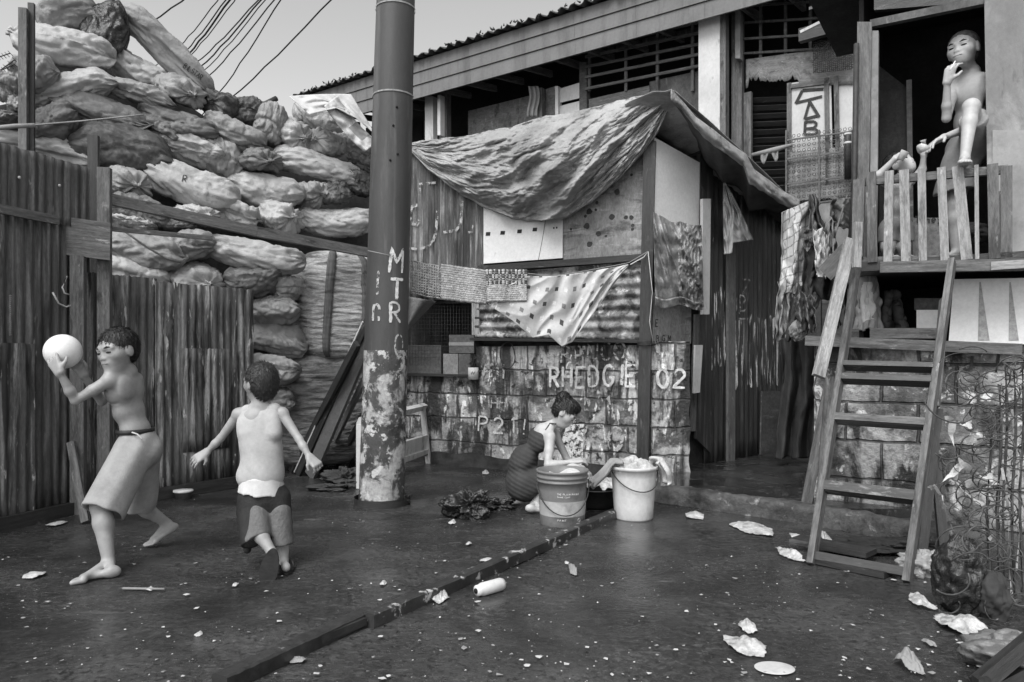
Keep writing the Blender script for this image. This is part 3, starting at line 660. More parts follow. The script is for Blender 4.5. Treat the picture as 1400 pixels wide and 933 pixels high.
def st(pl, mb, pts, w, lift=.0): # single painted strokes given as photo points
    for i, (a, b) in enumerate(zip(pts[:-1], pts[1:])):
        A, B = pl.at(*a, .036 + lift + i * .0005), pl.at(*b, .036 + lift + i * .0005); mb.bar(A, B, w, .001, face=pl.n)
st(FAC, lm, [(1126, 122), (1097, 124), (1088, 142)], .035); st(FAC, lm, [(1088, 141), (1124, 132)], .03, .002)
st(FAC, lm, [(1107, 139), (1100, 163), (1119, 158)], .03, .004); st(FAC, lm, [(1107, 139), (1120, 160)], .03, .006)
st(FAC, lm, [(1101, 166), (1100, 184)], .03, .004); st(FAC, lm, [(1101, 167), (1113, 166), (1117, 170), (1112, 175), (1102, 176)], .025, .006); st(FAC, lm, [(1102, 176), (1114, 176), (1119, 180), (1113, 184), (1100, 184)], .025, .008)
lm.build('graffiti', M_paintdk, dr)
part(FAC, [(1142, 254), (1166, 250), (1166, 101), (1142, 104)], M_whiteold, 'panel', FB, .02)
mb = MB()                                                        # scrollwork gate
for i in range(13):
    for j in range(14):
        x = 1078 + i * 7; y = 187 + j * 7 - i * .9
        if y > 278: continue
        c = FAC.at(x, y, .10); r = .017; mb.tube([c + FAC.e * r * math.cos(a) + V(0, 0, r * math.sin(a)) for a in [k * math.pi / 3 for k in range(7)]], .0045, 3)
for y in (186, 212, 246, 277): mb.bar(FAC.at(1075, y + 6, .10), FAC.at(1166, y - 6, .10), .018, .015, face=FAC.n)
for x in (1075, 1120, 1165): mb.bar(FAC.at(x, 280, .10), FAC.at(x, 178, .10), .018, .015, face=FAC.n)
mb.build('scroll_gate', M_plank, FB)
part(FAC, [(1078, 276), (1164, 268), (1164, 200), (1078, 208)], M_ply, 'gate_backing', FB, .06)
part(FAC, [(1070, 330), (1172, 345), (1172, 268), (1070, 284)], M_stucco, 'panel', FB, .1, .06)
mb = MB(); mb.bar(FAC.at(1093, 50, .30), FAC.at(1290, -4, .30), .14, .08, face=FAC.n); mb.build('beam', M_woodd, FB)
mb = MB()
for a, b in (((1094, 44), (1128, 27)), ((1106, 12), (1128, 4)), ((1128, 27), (1134, 18)), ((1120, -5), (1160, 12))): mb.bar(FAC.at(*a, .34), FAC.at(*b, .34), .03, .01, face=FAC.n)
mb.build('broken_slats', M_whiteold, FB)
# hanging mat and bottles, brush on the gate
mb = MB()
for j in range(17):
    y = 58 + j * 2.6; mb.tube([FAC.at(1112 + 2 * math.sin(j) + 53 * k / 12, y - 6 * k / 12 + 1.3 * math.sin(k * 2 + j), .18 + .006 * math.sin(k * math.pi + j)) for k in range(13)], .006, 4)
for i in range(20):
    x = 1112 + 2.7 * i; mb.tube([FAC.at(x, 56 - i * .3, .184), FAC.at(x + .6, 101 - i * .3, .184)], .004, 3)
tag(mb.build('hanging_mat', M_rugd), 'dark open weave mat hanging above the painted door upstairs', 'mat')
mb = MB(); mb.tube([FAC.at(1159, 245, .22), FAC.at(1159, 186, .22), FAC.at(1159, 181, .22)], [.035, .035, .02], 10); mb.build('x', M_woodd)
o = bpy.data.objects[mb and 'x']; o.name = 'cloth_bundle'; o.data.name = 'cloth_bundle'; tag(o, 'narrow dark bundle with two pale bands standing in front of the scrollwork gate', 'bundle')
bd = MB()
for y in (184, 196): bd.tube([FAC.at(1159, y + 1.5, .22), FAC.at(1159, y - 1.5, .22)], .037, 10)
b_ = bd.build('band', M_whiteold); b_.parent = o; b_.location = b_.location - o.location
# long stick with rag across the alley
mb = MB(); mb.tube([EAV.at(1028, 212, .2), EAV.at(1060, 205, .2), EAV.at(1083, 198, .2)], [.018, .03, .015], 7)
mb.grid(lambda u, v: EAV.at(1040 + 24 * u, 208 - 5 * u + v * (10 + 8 * math.sin(u * 9)), .2 + .01 * math.sin(u * 20)), 16, 5, thick=.004)
tag(mb.build('rag_stick', M_clothg), 'stick wrapped in grey rag reaching from tarp edge to gate', 'stick')

# ================================================================ RIGHT BUILDING (block base, storage space, balcony room)
RB = thing('balcony_house', 'raised shack with block base and dark open doorway above the ladder', 'house', RW.pos(1.2, 0))
bl = MB(); x0, x1 = 1112, 1640
nU, nV = 90, 26
A, B = RW.at(x0, HOR), RW.at(x1, HOR); sA, sB = RW.sc(A), RW.sc(B)
def bw_(u, v):
    s = sA + (sB - sA) * u; z = 1.235 * v
    c = abs((z / .27) % 1 - .5); k = .0
    if u < .02: s += .05 * nz3((z * 5, 3, 1)) + .02
    return RW.pos(s, z, .012 * nz3((s * 4, z * 4, 0)) + .006 * nz3((s * 14, z * 14, 3)))
bl.grid(bw_, nU, nV, uvs=lambda u, v: (sA + (sB - sA) * u, 1.235 * v))
p, q = RW.pos(sA, 0), RW.pos(sB, 0)
bl.hexa([RW.pos(sA, 0, -.03), RW.pos(sB, 0, -.03), RW.pos(sB, 1.22, -.03), RW.pos(sA, 1.22, -.03), RW.pos(sA, 0, -.2), RW.pos(sB, 0, -.2), RW.pos(sB, 1.22, -.2), RW.pos(sA, 1.22, -.2)])
blk = bl.build('block_wall', M_blockr, RB)
lm = letters(on(RW, 1316, 505, .02), 'J', .09, .06, .016, mb=MB()); lm.build('graffiti', M_paintdk, blk)
# end wall of the base along the alley
mb = MB(); a, b = RW.pos(sA, 0, -.2), RW.pos(sA + .5, 0, -2.2)
mb.hexa([a, b, b + V(0, 0, 1.22), a + V(0, 0, 1.22)] + [x + V(.15, 0, 0) for x in (a, b, b + V(0, 0, 1.22), a + V(0, 0, 1.22))]); mb.build('side_wall', M_hutside, RB)
mb = MB(); mb.bar(RW.at(1103, 466, .05), RW.at(1397, 478, .05), .07, .12, face=RW.n); mb.build('sill_beam', M_wood, RB)
mb = MB(); mb.bar(RW.at(1190, 456, .0), RW.at(1282, 456, .0), .07, .06, face=RW.n); mb.build('sill_beam', M_plank, RB)
# storage space box (floor, back, sides)
def slab(pl, s0, s1, z0, z1, o0, o1, m, name, par):
    mb = MB(); mb.hexa([pl.pos(s0, z0, o0), pl.pos(s1, z0, o0), pl.pos(s1, z1, o0), pl.pos(s0, z1, o0), pl.pos(s0, z0, o1), pl.pos(s1, z0, o1), pl.pos(s1, z1, o1), pl.pos(s0, z1, o1)]); return mb.build(name, m, par)
s5, s6 = RW.sc(RW.at(1178, HOR)), 2.6
slab(RW, s5, s6, 1.15, 1.2, -.2, -1.3, M_grimeshade, 'storage_floor', RB)
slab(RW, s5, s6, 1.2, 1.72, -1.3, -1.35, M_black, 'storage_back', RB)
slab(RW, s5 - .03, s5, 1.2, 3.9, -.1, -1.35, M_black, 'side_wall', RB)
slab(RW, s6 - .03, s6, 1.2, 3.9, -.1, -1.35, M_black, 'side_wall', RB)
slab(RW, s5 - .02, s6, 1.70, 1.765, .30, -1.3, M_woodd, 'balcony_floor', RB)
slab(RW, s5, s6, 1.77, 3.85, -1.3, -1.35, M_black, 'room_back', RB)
slab(RW, s5 - .4, s6, 3.85, 3.92, .1, -1.5, M_grimeshade, 'room_roof', RB)
part(RW, [(1297, 466), (1420, 472), (1420, 380), (1304, 382)], M_white, 'white_panel', RB, .02, .02)
wp = [o for o in RB.children if o.name.startswith('white_panel')][0] if False else None
mb = MB()
for (x, w) in ((1340, 9), (1381, 8)): mb.add([RW.at(x + w + 4, 466, .0225), RW.at(x - w + 6, 466, .0225), RW.at(x - 1, 386, .0225), RW.at(x + 1, 386, .0225)], [(1, 0, 3, 2)])
mb.build('painted_spike', mat('grey_painted_spike', .36, .1, 4), RB)
mb = MB(); mb.bar(RW.at(1204, 366, .32), RW.at(1405, 362, .32), .07, .06, face=RW.n); mb.build('floor_beam', M_wood, RB)
mb = MB(); mb.bar(RW.at(1355, 364, .36), RW.at(1402, 361, .36), .05, .02, face=RW.n); mb.build('floor_trim', M_woodp, RB)
# posts left of the doorway
part(RW, [(1170, 362), (1186, 362), (1192, 30), (1172, 30)], M_plank, 'post', RB, .06, .08, True)
part(RW, [(1188, 358), (1199, 358), (1201, 42), (1192, 42)], M_stucco, 'post', RB, .04, .05, True)
mb = MB(); mb.tube([RW.at(1161, 360, .08), RW.at(1168, 250, .08), RW.at(1171, 60, .08)], .018, 6); mb.build('pipe', M_wire, RB)
# right stucco wall, header
part(RW, [(1352, 362), (1640, 362), (1640, -40), (1345, -40)], M_stucco, 'stucco_wall', RB, .02, .12, True)
part(RW, [(1357, 355), (1640, 355), (1640, 182), (1357, 178)], mat('pale_render', .30, .2, 3, (1, 1, .6), .8, .3, 16, .005, layers=[(.2, 4, .6, .08, S1)]), 'render_patch', RB, .032, .011, True)
part(RW, [(1195, 14), (1347, 2), (1347, -50), (1195, -50)], M_woodd, 'header', RB, .0, .05)
mb = MB(); mb.bar(RW.at(1190, 34, .03), RW.at(1345, 2, .03), .05, .05, face=RW.n); mb.build('header_beam', M_plyd, RB)
mb = MB(); mb.bar(RW.at(1246, 360, -.5), RW.at(1243, 110, -.5), .035, .03, face=RW.n); mb.build('inner_post', M_plyd, RB)
part(RW, [(1202, 350), (1240, 350), (1240, 120), (1202, 90)], M_grimeshade, 'inner_door', RB, -.55, .02)
# railing
rl = thing('balcony_railing', 'low wooden balcony railing of rough upright slats under the smoking figure', 'railing', RW.pos(1.2, 1.76, .30))
def rbar(a, b, w, t, m, name, off=.30): MB().bar(RW.at(*a, off), RW.at(*b, off), w, t, face=RW.n).build(name, m, rl)
rbar((1172, 250), (1378, 232), .05, .04, M_plank, 'top_rail', .27); rbar((1172, 357), (1380, 352), .045, .04, M_plank, 'bottom_rail', .27)
for i, (xa, xb, w, m) in enumerate(((1193, 1191, .058, M_wood), (1214, 1216, .052, M_woodp), (1239, 1236, .056, M_woodp), (1262, 1260, .046, M_woodp), (1292, 1287, .048, M_woodp), (1322, 1309, .062, M_woodp), (1336, 1335, .022, M_woodp), (1360, 1357, .058, M_plank))):
    yt = lin([(1170, 240), (1380, 226)], xb) - 3; rbar((xa, 359 - (xa - 1190) * .03), (xb, yt), w, .022, m, 'baluster', .305)
rbar((1172, 352), (1175, 246), .07, .04, M_plank, 'end_post', .30); rbar((1376, 353), (1376, 228), .06, .04, M_plank, 'end_post', .28); rbar((1366, 340), (1366, 262), .035, .02, M_woodp, 'baluster', .26)

# ================================================================ THE HUT
HT = thing('corner_hut', 'patched corner hut of corrugated iron, plywood and painted blocks under a draped tarp', 'shack', HUT.pos(1.3, 0))
# block base of the front with its lower left part and taller right part
sB = HUT.len
def blockwall(sa, sb, ztop, name='block_wall', off=0.0, mt=M_block):
    mb = MB(); nu = max(10, int((sb - sa) / .05))
    mb.grid(lambda u, v: HUT.pos(sa + (sb - sa) * u, ztop * v, off + .014 * nz3((u * (sb - sa) * 3, v * 4, 5)) + .006 * nz3((u * 30, v * 30, 1))), nu, 24, uvs=lambda u, v: (sa + (sb - sa) * u, ztop * v))
    mb.hexa([HUT.pos(sa, 0, off - .03), HUT.pos(sb, 0, off - .03), HUT.pos(sb, ztop - .01, off - .03), HUT.pos(sa, ztop - .01, off - .03), HUT.pos(sa, 0, off - .16), HUT.pos(sb, 0, off - .16), HUT.pos(sb, ztop - .01, off - .16), HUT.pos(sa, ztop - .01, off - .16)])
    return mb.build(name, mt, HT)
s_m = HUT.sc(HUT.at(652, HOR))
bwl = blockwall(-.35, s_m, .93); bwr = blockwall(s_m + .002, sB - .02, 1.24, off=.01)
mb = MB(); mb.grid(lambda u, v: HUT.pos(-.35 + (sB + .33) * u, v * (.13 + .05 * nz3((u * 9, 0, 0))), .03 + .012 * nz3((u * 20, v * 3, 2)) - .015 * v), 80, 5); mb.build('wall_foot_band', M_grimeshade, HT)  # dark band along the wall foot, added as a thin proud strip
def zof(pl, x, y, off=0): return pl.at(x, y, off).z
# stub of block wall right of the post, up to the plastic window
mb = MB()
STUB = Plane((1.25, 6.55), (1.72, 6.52))
ssb = STUB.sc(STUB.at(943, HOR))
mb.grid(lambda u, v: STUB.pos(.0 + ssb * u + (.02 * nz3((v * 9, 0, 0)) if u > .95 else 0), 1.27 * v, .012 * nz3((u * 5, v * 6, 9)) + .006 * nz3((u * 20, v * 30, 1))), 24, 30, uvs=lambda u, v: (u * ssb, 1.27 * v))
mb.hexa([STUB.pos(0, 0, -.03), STUB.pos(ssb, 0, -.03), STUB.pos(ssb, 1.26, -.03), STUB.pos(0, 1.26, -.03), STUB.pos(0, 0, -.15), STUB.pos(ssb, 0, -.15), STUB.pos(ssb, 1.26, -.15), STUB.pos(0, 1.26, -.15)])
bws = mb.build('block_wall', M_block, HT)
# graffiti on the blocks
tx = MB(); mf = on(HUT, 752, 529, .03, .03); letters(mf, 'RHEDGIE', .19, .10, .026, gap=.38, mb=tx, seed=3)
mf = on(HUT, 700, 580, .03); tx.build('graffiti', M_paint, bwr)
tx = MB(); letters(on(HUT, 786, 612, .03), 'J5O', .21, .13, .03, mb=tx, seed=5); letters(on(HUT, 750, 496, .03, .03), 'FRANCO', .16, .105, .018, mb=tx, seed=8, gap=.3)
letters(on(HUT, 800, 560, .03), 'LM', .12, .11, .022, mb=tx, seed=9); letters(on(HUT, 660, 516, .03), 'AMI', .14, .08, .024, mb=tx, seed=2)
tx.build('graffiti', M_paintf, bwr)
tx = MB(); letters(on(HUT, 648, 557, .03), 'ZMHH', .11, .08, .014, mb=tx, seed=4); letters(on(HUT, 660, 519, .03), 'N', .1, .1, .02, mb=tx, seed=4); tx.build('graffiti', M_paintf, bwl)
tx = MB(); letters(on(HUT, 654, 590, .03), 'P21!', .15, .12, .018, mb=tx, seed=6, gap=.5); tx.build('graffiti', M_paint, bwr)
tx = MB(); letters(on(STUB, 898, 529, .03), '02', .16, .11, .026, mb=tx, seed=7, gap=.3); tx.build('graffiti', M_paint, bws)
# ledge, backing, interior
slab(HUT, -.3, s_m + .0, .93, .955, .08, -.5, M_woodd, 'ledge', HT)
slab(HUT, -.3, sB - .03, .0, 3.2, -.95, -1.0, M_grimeshade, 'inner_wall', HT)
# dark boarding behind the sheets (with window left open)
for (pts) in ([(556, 415), (895, 470), (895, 190), (556, 205)],):
    part(HUT, [(556, 415), (660, 415), (660, 205), (556, 205)], M_grimeshade, 'boarding', HT, -.02, .02)
    part(HUT, [(660, 470), (893, 478), (893, 175), (660, 205)], M_grimeshade, 'boarding', HT, -.02, .02)
corr(HUT, [(556, 412), (662, 408), (662, 215), (556, 205)], .075, .011, .03, mb=None).build('corrugated_wall', M_rust_hut, HT)
tx = MB()
def cs(pts, w, lift=0.0, mb_=None):
    n = []
    for a, b in zip(pts[:-1], pts[1:]):
        k = max(2, int(math.hypot(b[0] - a[0], b[1] - a[1]) / 2)); n += [(a[0] + (b[0] - a[0]) * i / k, a[1] + (b[1] - a[1]) * i / k) for i in range(k)]
    n.append(pts[-1]); vs = []
    for i, p in enumerate(n):
        a, b = n[max(i - 1, 0)], n[min(i + 1, len(n) - 1)]; dx, dy = b[0] - a[0], b[1] - a[1]; l = math.hypot(dx, dy) or 1
        vs += [HUT.at(p[0] - dy / l * w, p[1] + dx / l * w, .052 + lift), HUT.at(p[0] + dy / l * w, p[1] - dx / l * w, .052 + lift)]
    tx.add(vs, [(2 * i, 2 * i + 1, 2 * i + 3, 2 * i + 2) for i in range(len(n) - 1)])
cs([(572, 252), (596, 250)], 1.6); cs([(574, 252), (574, 268)], 1.3, .001); cs([(572, 280), (563, 283), (560, 295), (562, 306), (570, 308), (573, 301)], 2.0, .002)
cs([(598, 288), (596, 318), (592, 330), (584, 338), (572, 341), (560, 340)], 1.8, .003); cs([(632, 275), (630, 305), (624, 315), (606, 318)], 1.8, .004); cs([(640, 318), (646, 318), (647, 308)], 1.5, .005)
tx.build('graffiti', M_paintf, HT)
kn = MB(); kn.quad(HUT, [(770, 357), (884, 348), (884, 190), (770, 215)], .012, .012, uvv=True)
for i in range(26):
    x, y = R_.uniform(776, 872), R_.uniform(235, 345); c = HUT.at(x, y, .0135); r = R_.uniform(.012, .034)
    kn.add([c] + [c + HUT.e * r * math.cos(a) * R_.uniform(.8, 1.1) + V(0, 0, r * math.sin(a) * R_.uniform(.7, 1.1)) + HUT.n * .001 for a in [k * math.pi / 5 for k in range(10)]], [(0, k + 1, (k + 1) % 10 + 1) for k in range(10)], None, 1)
kn.build('plywood_sheet', [M_ply, M_woodd], HT)
mb = MB(); mb.quad(HUT, [(658, 361), (769, 353), (769, 262), (658, 262)], .035, .012)
for (x, y) in ((667, 320), (687, 318.5), (710, 316.5), (731, 314)): mb.quad(HUT, [(x - 3.2, y + 2.6), (x + 2.8, y + 2.4), (x + 3.4, y - 2.6), (x - 2.4, y - 2.4)], .0385, .003, mi=1)
for (x, y) in ((757, 312), (761, 311.5)): mb.quad(HUT, [(x - .9, y + 1.2), (x + .9, y + 1.2), (x + .9, y - 1.2), (x - .9, y - 1.2)], .0385, .003, mi=1)
mb.tube([HUT.at(746, 300, .037), HUT.at(742, 325, .0365), HUT.at(736, 356, .037)], .0022, 4, mi=1); mb.build('white_panel', [M_white, M_grimeshade], HT)
mb = MB(); mb.bar(HUT.at(655, 368, .05), HUT.at(884, 352, .05), .06, .05, face=HUT.n); mb.build('cross_beam', M_woodd, HT)
corr(HUT, [(650, 462), (884, 466), (884, 357), (650, 376)], .095, .014, .02, vert=False, nz_=30).build('corrugated_wall', M_rust_h, HT)
mb = MB(); mb.bar(HUT.at(646, 464, .05), HUT.at(884, 467, .05), .03, .10, face=HUT.n); mb.build('sill', M_woodd, HT)
part(HUT, [(645, 458), (656, 458), (654, 400), (645, 400)], M_woodp, 'window_post', HT, .03, .03, True)
# main post
mb = MB(); mb.bar(HUT.at(878, gy(HUT, 878, .07), .07), HUT.at(889, 195, .07), .105, .09, face=(-.3, -1, 0)); mb.build('corner_post', M_woodd, HT)
mb = MB()
for i in range(5):
    y = 467 + i * 1.2; c = HUT.at(883, y, .07); mb.tube([c + V(.075 * math.cos(a), .075 * math.sin(a), .004 * math.sin(3 * a + i)) for a in [k * math.pi / 6 for k in range(13)]], .004, 4)
mb.build('wire_lashing', M_wire, HT)
# window mesh over the dark opening
mb = MB()
for i in range(22):
    x = 560 + i * 4; mb.tube([HUT.at(x, 412, -.05), HUT.at(x, 500, -.05)], .0018, 3)
for j in range(16):
    y = 414 + j * 5; mb.tube([HUT.at(556, y, -.05), HUT.at(645, y, -.05)], .0018, 3)
mb.build('window_mesh', M_wire, HT)
# roof: slab sloping back from the front top edge
hA, hB = HUT.pos(-.2, 3.36, -.02), HUT.pos(sB - .02, 3.36, -.02); back = (SIDE.pos(SIDE.len + .12, 0) - SIDE.pos(0, 0)); drop = V(0, 0, -.78)
mb = MB(); ov = SIDE.n * .30
c = [hA, hB + ov, hB + ov + back + drop, hA + back + drop]
mb.hexa([p - V(0, 0, .02) for p in c] + [p + V(0, 0, .02) for p in c]); mb.build('roof', M_roof, HT)
mb = MB()
mb = None
for t in (.04, .27, .5, .73, .95):
    p = hB + (back + drop) * t - V(0, 0, .07); MB().bar(p - SIDE.n * .3, p + SIDE.n * .26, .05, .07, face=(0, 0, 1)).build('rafter', M_woodd, HT)
# side wall along the alley
def sp(pts, m, name, off=0.0, th=.02, uvv=True): return part(SIDE, pts, m, name, HT, off, th, uvv)
def sidez(x): return lin([(890, 165), (961, 225), (1068, 290)], x)
mb = MB(); nU = 70; s_a, s_b = SIDE.sc(SIDE.at(962, HOR)), SIDE.len
def sw(u, v):
    s = s_a + (s_b - s_a) * u; top = 3.36 - .78 * s / (SIDE.len + .25) - .06
    return SIDE.pos(s, top * v + (.10 * abs(nz3((s * 5, 2, 0))) + .05) * (1 - v), .006 * math.sin(s / .09 * 6.283) + .02 * nz3((s * 2, v * 2, 4)))
mb.grid(sw, nU * 2, 12, thick=.01, uvs=lambda u, v: (s_a + (s_b - s_a) * u, v * 3)); swl = mb.build('side_wall', M_hutside, HT)
slab(SIDE, .0, s_b, .1, 2.5, -.05, -.09, M_grimeshade, 'boarding', HT)
tx = MB()
for (w, wd, h, x, y) in (('Z', .16, .14, 1015, 400), ('B', .12, .16, 1012, 425), ('L', .16, .10, 1010, 436)): letters(on(SIDE, x, y, .03), w, h, wd, .016, mb=tx, seed=int(x))
tx.build('graffiti', M_paintf, swl)
sp([(895, 320), (957, 310), (961, 225), (895, 188)], M_white, 'white_board', .07, .012)
sp([(957, 330), (966, 340), (966, 215), (958, 205)], M_woodd, 'post', .08, .05)
sp([(893, 470), (945, 470), (945, 400), (893, 400)], M_ply, 'plywood_sheet', .03, .012)
tx = MB(); mf = on(SIDE, 897, 467, .034); letters(mf, 'BIG M', .055, .04, .008, mb=tx, gap=.25); letters(on(SIDE, 896, 446, .034), 'E', .06, .04, .008, mb=tx); tx.build('graffiti', M_paintdk, HT)
sp([(961, 430), (970, 430), (972, 272), (961, 272)], M_whiteold, 'batten', .16, .03); sp([(945, 590), (958, 590), (962, 430), (950, 430)], M_plank, 'plywood_sheet', .03, .02)
sp([(949, 538), (957, 537), (961, 472), (951, 472)], M_whiteold, 'batten', .11, .02); sp([(996, 640), (1005, 640), (1006, 320), (996, 320)], M_plank, 'batten', .05, .03)
sp([(952, 600), (972, 620), (975, 225), (966, 225)], M_hutside, 'post', .04, .03)
mb = MB(); mb.grid(lambda u, v: SIDE.at(1004 + 60 * u, 528 - 92 * v + 22 * (.5 - v) * nz3((u * 14, 0, v)) , .034 + .006 * math.sin(SIDE.sc(SIDE.at(1004 + 60 * u, 400)) / .09 * 6.283)), 60, 10); mb.build('peeling_paint', mat('peeling_streaks', .5, .2, 9, S1, .7, 0, alpha=(2.6, .56, (9, 9, .7))), swl)
mb = MB(); mb.grid(lambda u, v: SIDE.at(972 + 22 * u, 500 - 100 * v + 30 * (.5 - v) * nz3((u * 9, 0, v)), .034 + .006 * math.sin(SIDE.sc(SIDE.at(972 + 22 * u, 400)) / .09 * 6.283)), 30, 10); mb.build('peeling_paint', MATS['peeling_streaks'], swl)
sp([(1040, 622), (1068, 625), (1068, 535), (1042, 535)], M_plyd, 'hatch', .03, .015)
# left end wall and back wall
mb = MB(); a = HUT.pos(-.3, 0, 0); b = a + back * .9; mb.hexa([a, b, b + V(0, 0, 2.5), a + V(0, 0, 3.3)] + [x + V(-.04, -.02, 0) for x in (a, b, b + V(0, 0, 2.5), a + V(0, 0, 3.3))]); mb.build('end_wall', M_rust_dark, HT)

# ---- tarp draped over the front, and its edge over the side eave
mb = MB()
top = [(556, 196), (600, 190), (640, 186), (672, 178), (700, 174), (740, 160), (780, 155), (830, 142), (880, 130), (922, 124)]
bot = [(560, 205), (585, 232), (620, 258), (655, 280), (700, 298), (740, 302), (775, 296), (810, 275), (850, 240), (880, 208), (900, 180), (924, 128)]
def tarp(u, v):
    x = 557 + (923 - 557) * u; yt = lin(top, x) + 1.5 * nz3((u * 30, 0, 0)); yb = lin(bot, x)
    # rows of cloth sag towards the low point
    y = yt + (yb - yt) * v; sag = math.sin(math.pi * min(1, max(0, u))) * v
    hang = (yb - yt) / 130.0
    # long folds fanning from the right top edge down to the low point
    a = math.atan2(y - 330, x - 700 + 1e-6); r = math.hypot(x - 700, y - 330) / 200
    f1 = math.sin(a * 15 + 2.2 * nz3((u * 3, v * 2, 0))) * .5 + .5
    f2 = ridge(nz3((u * 7 + v * 3.5, v * 1.3, 2)))
    # swags left of the centre
    b = math.hypot((x - 690) / 1.25, y - 120) / 14
    f3 = math.sin(b * 1.5 + 2 * nz3((u * 4, v * 4, 7)))
    wl = max(0, 1 - abs(u - .30) / .38)
    d = .06 + .30 * math.sin(math.pi * u) ** .8 * math.sin(math.pi * min(1, v * .95 + .05)) * hang
    c1 = u * 9.5 + v * 4.2 + 1.1 * nz3((u * 3, v * 2, 11)); g1 = 1 - abs((c1 % 1) * 2 - 1); sharp = g1 ** 2.4      # crisp long folds falling to the left
    c2 = u * 4.1 + v * 2.3 + .8 * nz3((u * 2, v * 2, 21)); g2 = (1 - abs((c2 % 1) * 2 - 1)) ** 1.8
    d += hang * (.05 * (f1 ** 2) * (1 - .6 * wl) + .06 * sharp * (1 - .5 * wl) + .10 * g2 + .045 * f2 + .06 * f3 * wl) * min(1, v * 4 + .15)
    d += .026 * ridge(nz3((u * 16 + v * 5, v * 8, 4))) - .02 * abs(nz3((u * 26 + v * 9, v * 13, 8))) + .012 * nz3((u * 40, v * 22, 4))
    ww = nz3((u * 5, v * 4, 31)) * .6
    d += .016 * max(0, 1 - 7 * abs(nz3((u * 11 + ww + v * 4, v * 5 - ww, 33)))) + .013 * max(0, 1 - 6 * abs(nz3((u * 6 - ww, v * 16 + ww, 35)))) + .010 * max(0, 1 - 5 * abs(nz3((u * 34 + ww * 3, v * 22, 37))))
    d -= .05 * hang * max(0, 1 - 6 * abs(nz3((u * 5 + ww + v * 3.4, v * 1.6, 39))))
    # dark pocket in the fold
    pk = math.exp(-(((x - 718) / 34) ** 2 + ((y - 243) / 14) ** 2)); d -= .16 * pk
    return HUT.at(x, y, d)
mb.grid(tarp, 330, 150, thick=.004)
# hem roll along the bottom
def hem(u, v):
    x = 557 + 366 * u; yb = lin(bot, x); k = v * 2 * math.pi; r = .018 * (1 + .7 * nz3((u * 26, 0, 1))) * (.35 + math.sin(math.pi * u))
    p = HUT.at(x, yb - 1 + 2.5 * nz3((u * 22, 3, 0)), .06 + .02 * math.sin(math.pi * u)); return p + HUT.n * math.cos(k) * r + V(0, 0, math.sin(k) * r * .8)
mb.grid(hem, 160, 10)
# part lying back over the roof
def over(u, v):
    x = 557 + 366 * u; p = HUT.at(x, lin(top, x) + 1.5 * nz3((u * 30, 0, 0)), .06 + .02 * ridge(nz3((u * 16, 0, 4))) + .012 * nz3((u * 40, 0, 4)))
    return p + (back + drop) * v * .8 + V(0, 0, .03 * nz3((u * 9, v * 6, 0)) * v + .02 * math.sin(v * 3))
mb.grid(over, 100, 20, thick=.005)
tp = mb.build('tarpaulin', [M_tarp])
tag(tp, 'large dirty canvas tarp sagging in folds over the front of the hut', 'tarp')
mb = MB()
e_t = [(915, 120), (935, 142), (950, 160), (975, 178), (1000, 198), (1020, 212), (1030, 232), (1050, 246), (1070, 262), (1098, 277)]
e_b = [(915, 136), (932, 152), (948, 172), (970, 196), (995, 212), (1016, 228), (1024, 252), (1045, 262), (1066, 278), (1092, 290)]
def edge(u, v):
    x = 917 + 176 * u; yt = lin(e_t, x); yb = lin(e_b, x) + 3 * nz3((u * 18, 3, 0))
    y = yt + (yb - yt) * v; return SIDE.at(x, y, .42 + .03 * math.sin(v * 3.1) + .02 * nz3((u * 14, v * 3, 1)))
mb.grid(edge, 130, 14, thick=.006)
def eov(u, v):
    p = SIDE.at(917 + 176 * u, lin(e_t, 917 + 176 * u), .42 + .02 * nz3((u * 14, 0, 1))); return p - SIDE.n * .5 * v + V(0, 0, .02 * nz3((u * 9, v * 4, 2)) + .03 * math.sin(v * 3))
mb.grid(eov, 80, 8, thick=.005)
tag(mb.build('tarpaulin', M_tarp), 'ragged pale tarp edge rolling down over the alley side eave', 'tarp')
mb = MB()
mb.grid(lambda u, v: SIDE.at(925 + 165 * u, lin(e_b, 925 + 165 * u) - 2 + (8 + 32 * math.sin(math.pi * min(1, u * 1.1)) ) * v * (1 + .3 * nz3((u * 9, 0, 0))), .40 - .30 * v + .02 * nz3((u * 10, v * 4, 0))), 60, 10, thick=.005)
tag(mb.build('eave_shade_sheet', M_eaveshade), 'dark sheet standing in for the shade under the alley side eave', 'sheet')  # added sheet, its dark colour stands for the shaded roof underside

# ================================================================ STEEL POLE
pc = P(521, 490, 5.6); PX, PY = pc.x, 5.62
pl_ = thing('utility_pole', 'thick steel utility pole with flaking painted base in the middle of the yard', 'pole', (PX, PY, 0))
def pole_c(z): return V(PX + .11 * (z / 3.9), PY, z)
def pole_r(z): return .174 - .028 * z / 3.9
def pole_sec(z0, z1, n, rr=0.0, cap=True):
    mb = MB(); mb.grid(lambda u, v: pole_c(z0 + (z1 - z0) * v) + V(math.cos(-u * 2 * math.pi), math.sin(-u * 2 * math.pi), 0) * (pole_r(z0 + (z1 - z0) * v) + rr + .0015 * nz3((u * 9, (z0 + v * (z1 - z0)) * 3, 0))), 64, n); return mb
pole_sec(1.18, 6.5, 40).build('pole_shaft', M_pole, pl_)
pole_sec(0.0, 1.18, 30, .001).build('painted_base', M_poleflake, pl_)
for z in (3.12, 3.79): pole_sec(z, z + .012, 2, .006).build('band', M_metal, pl_)
mb = pole_sec(-.01, .06, 6, .035); mb.build('base_collar', M_woodd, pl_)
mb = MB()
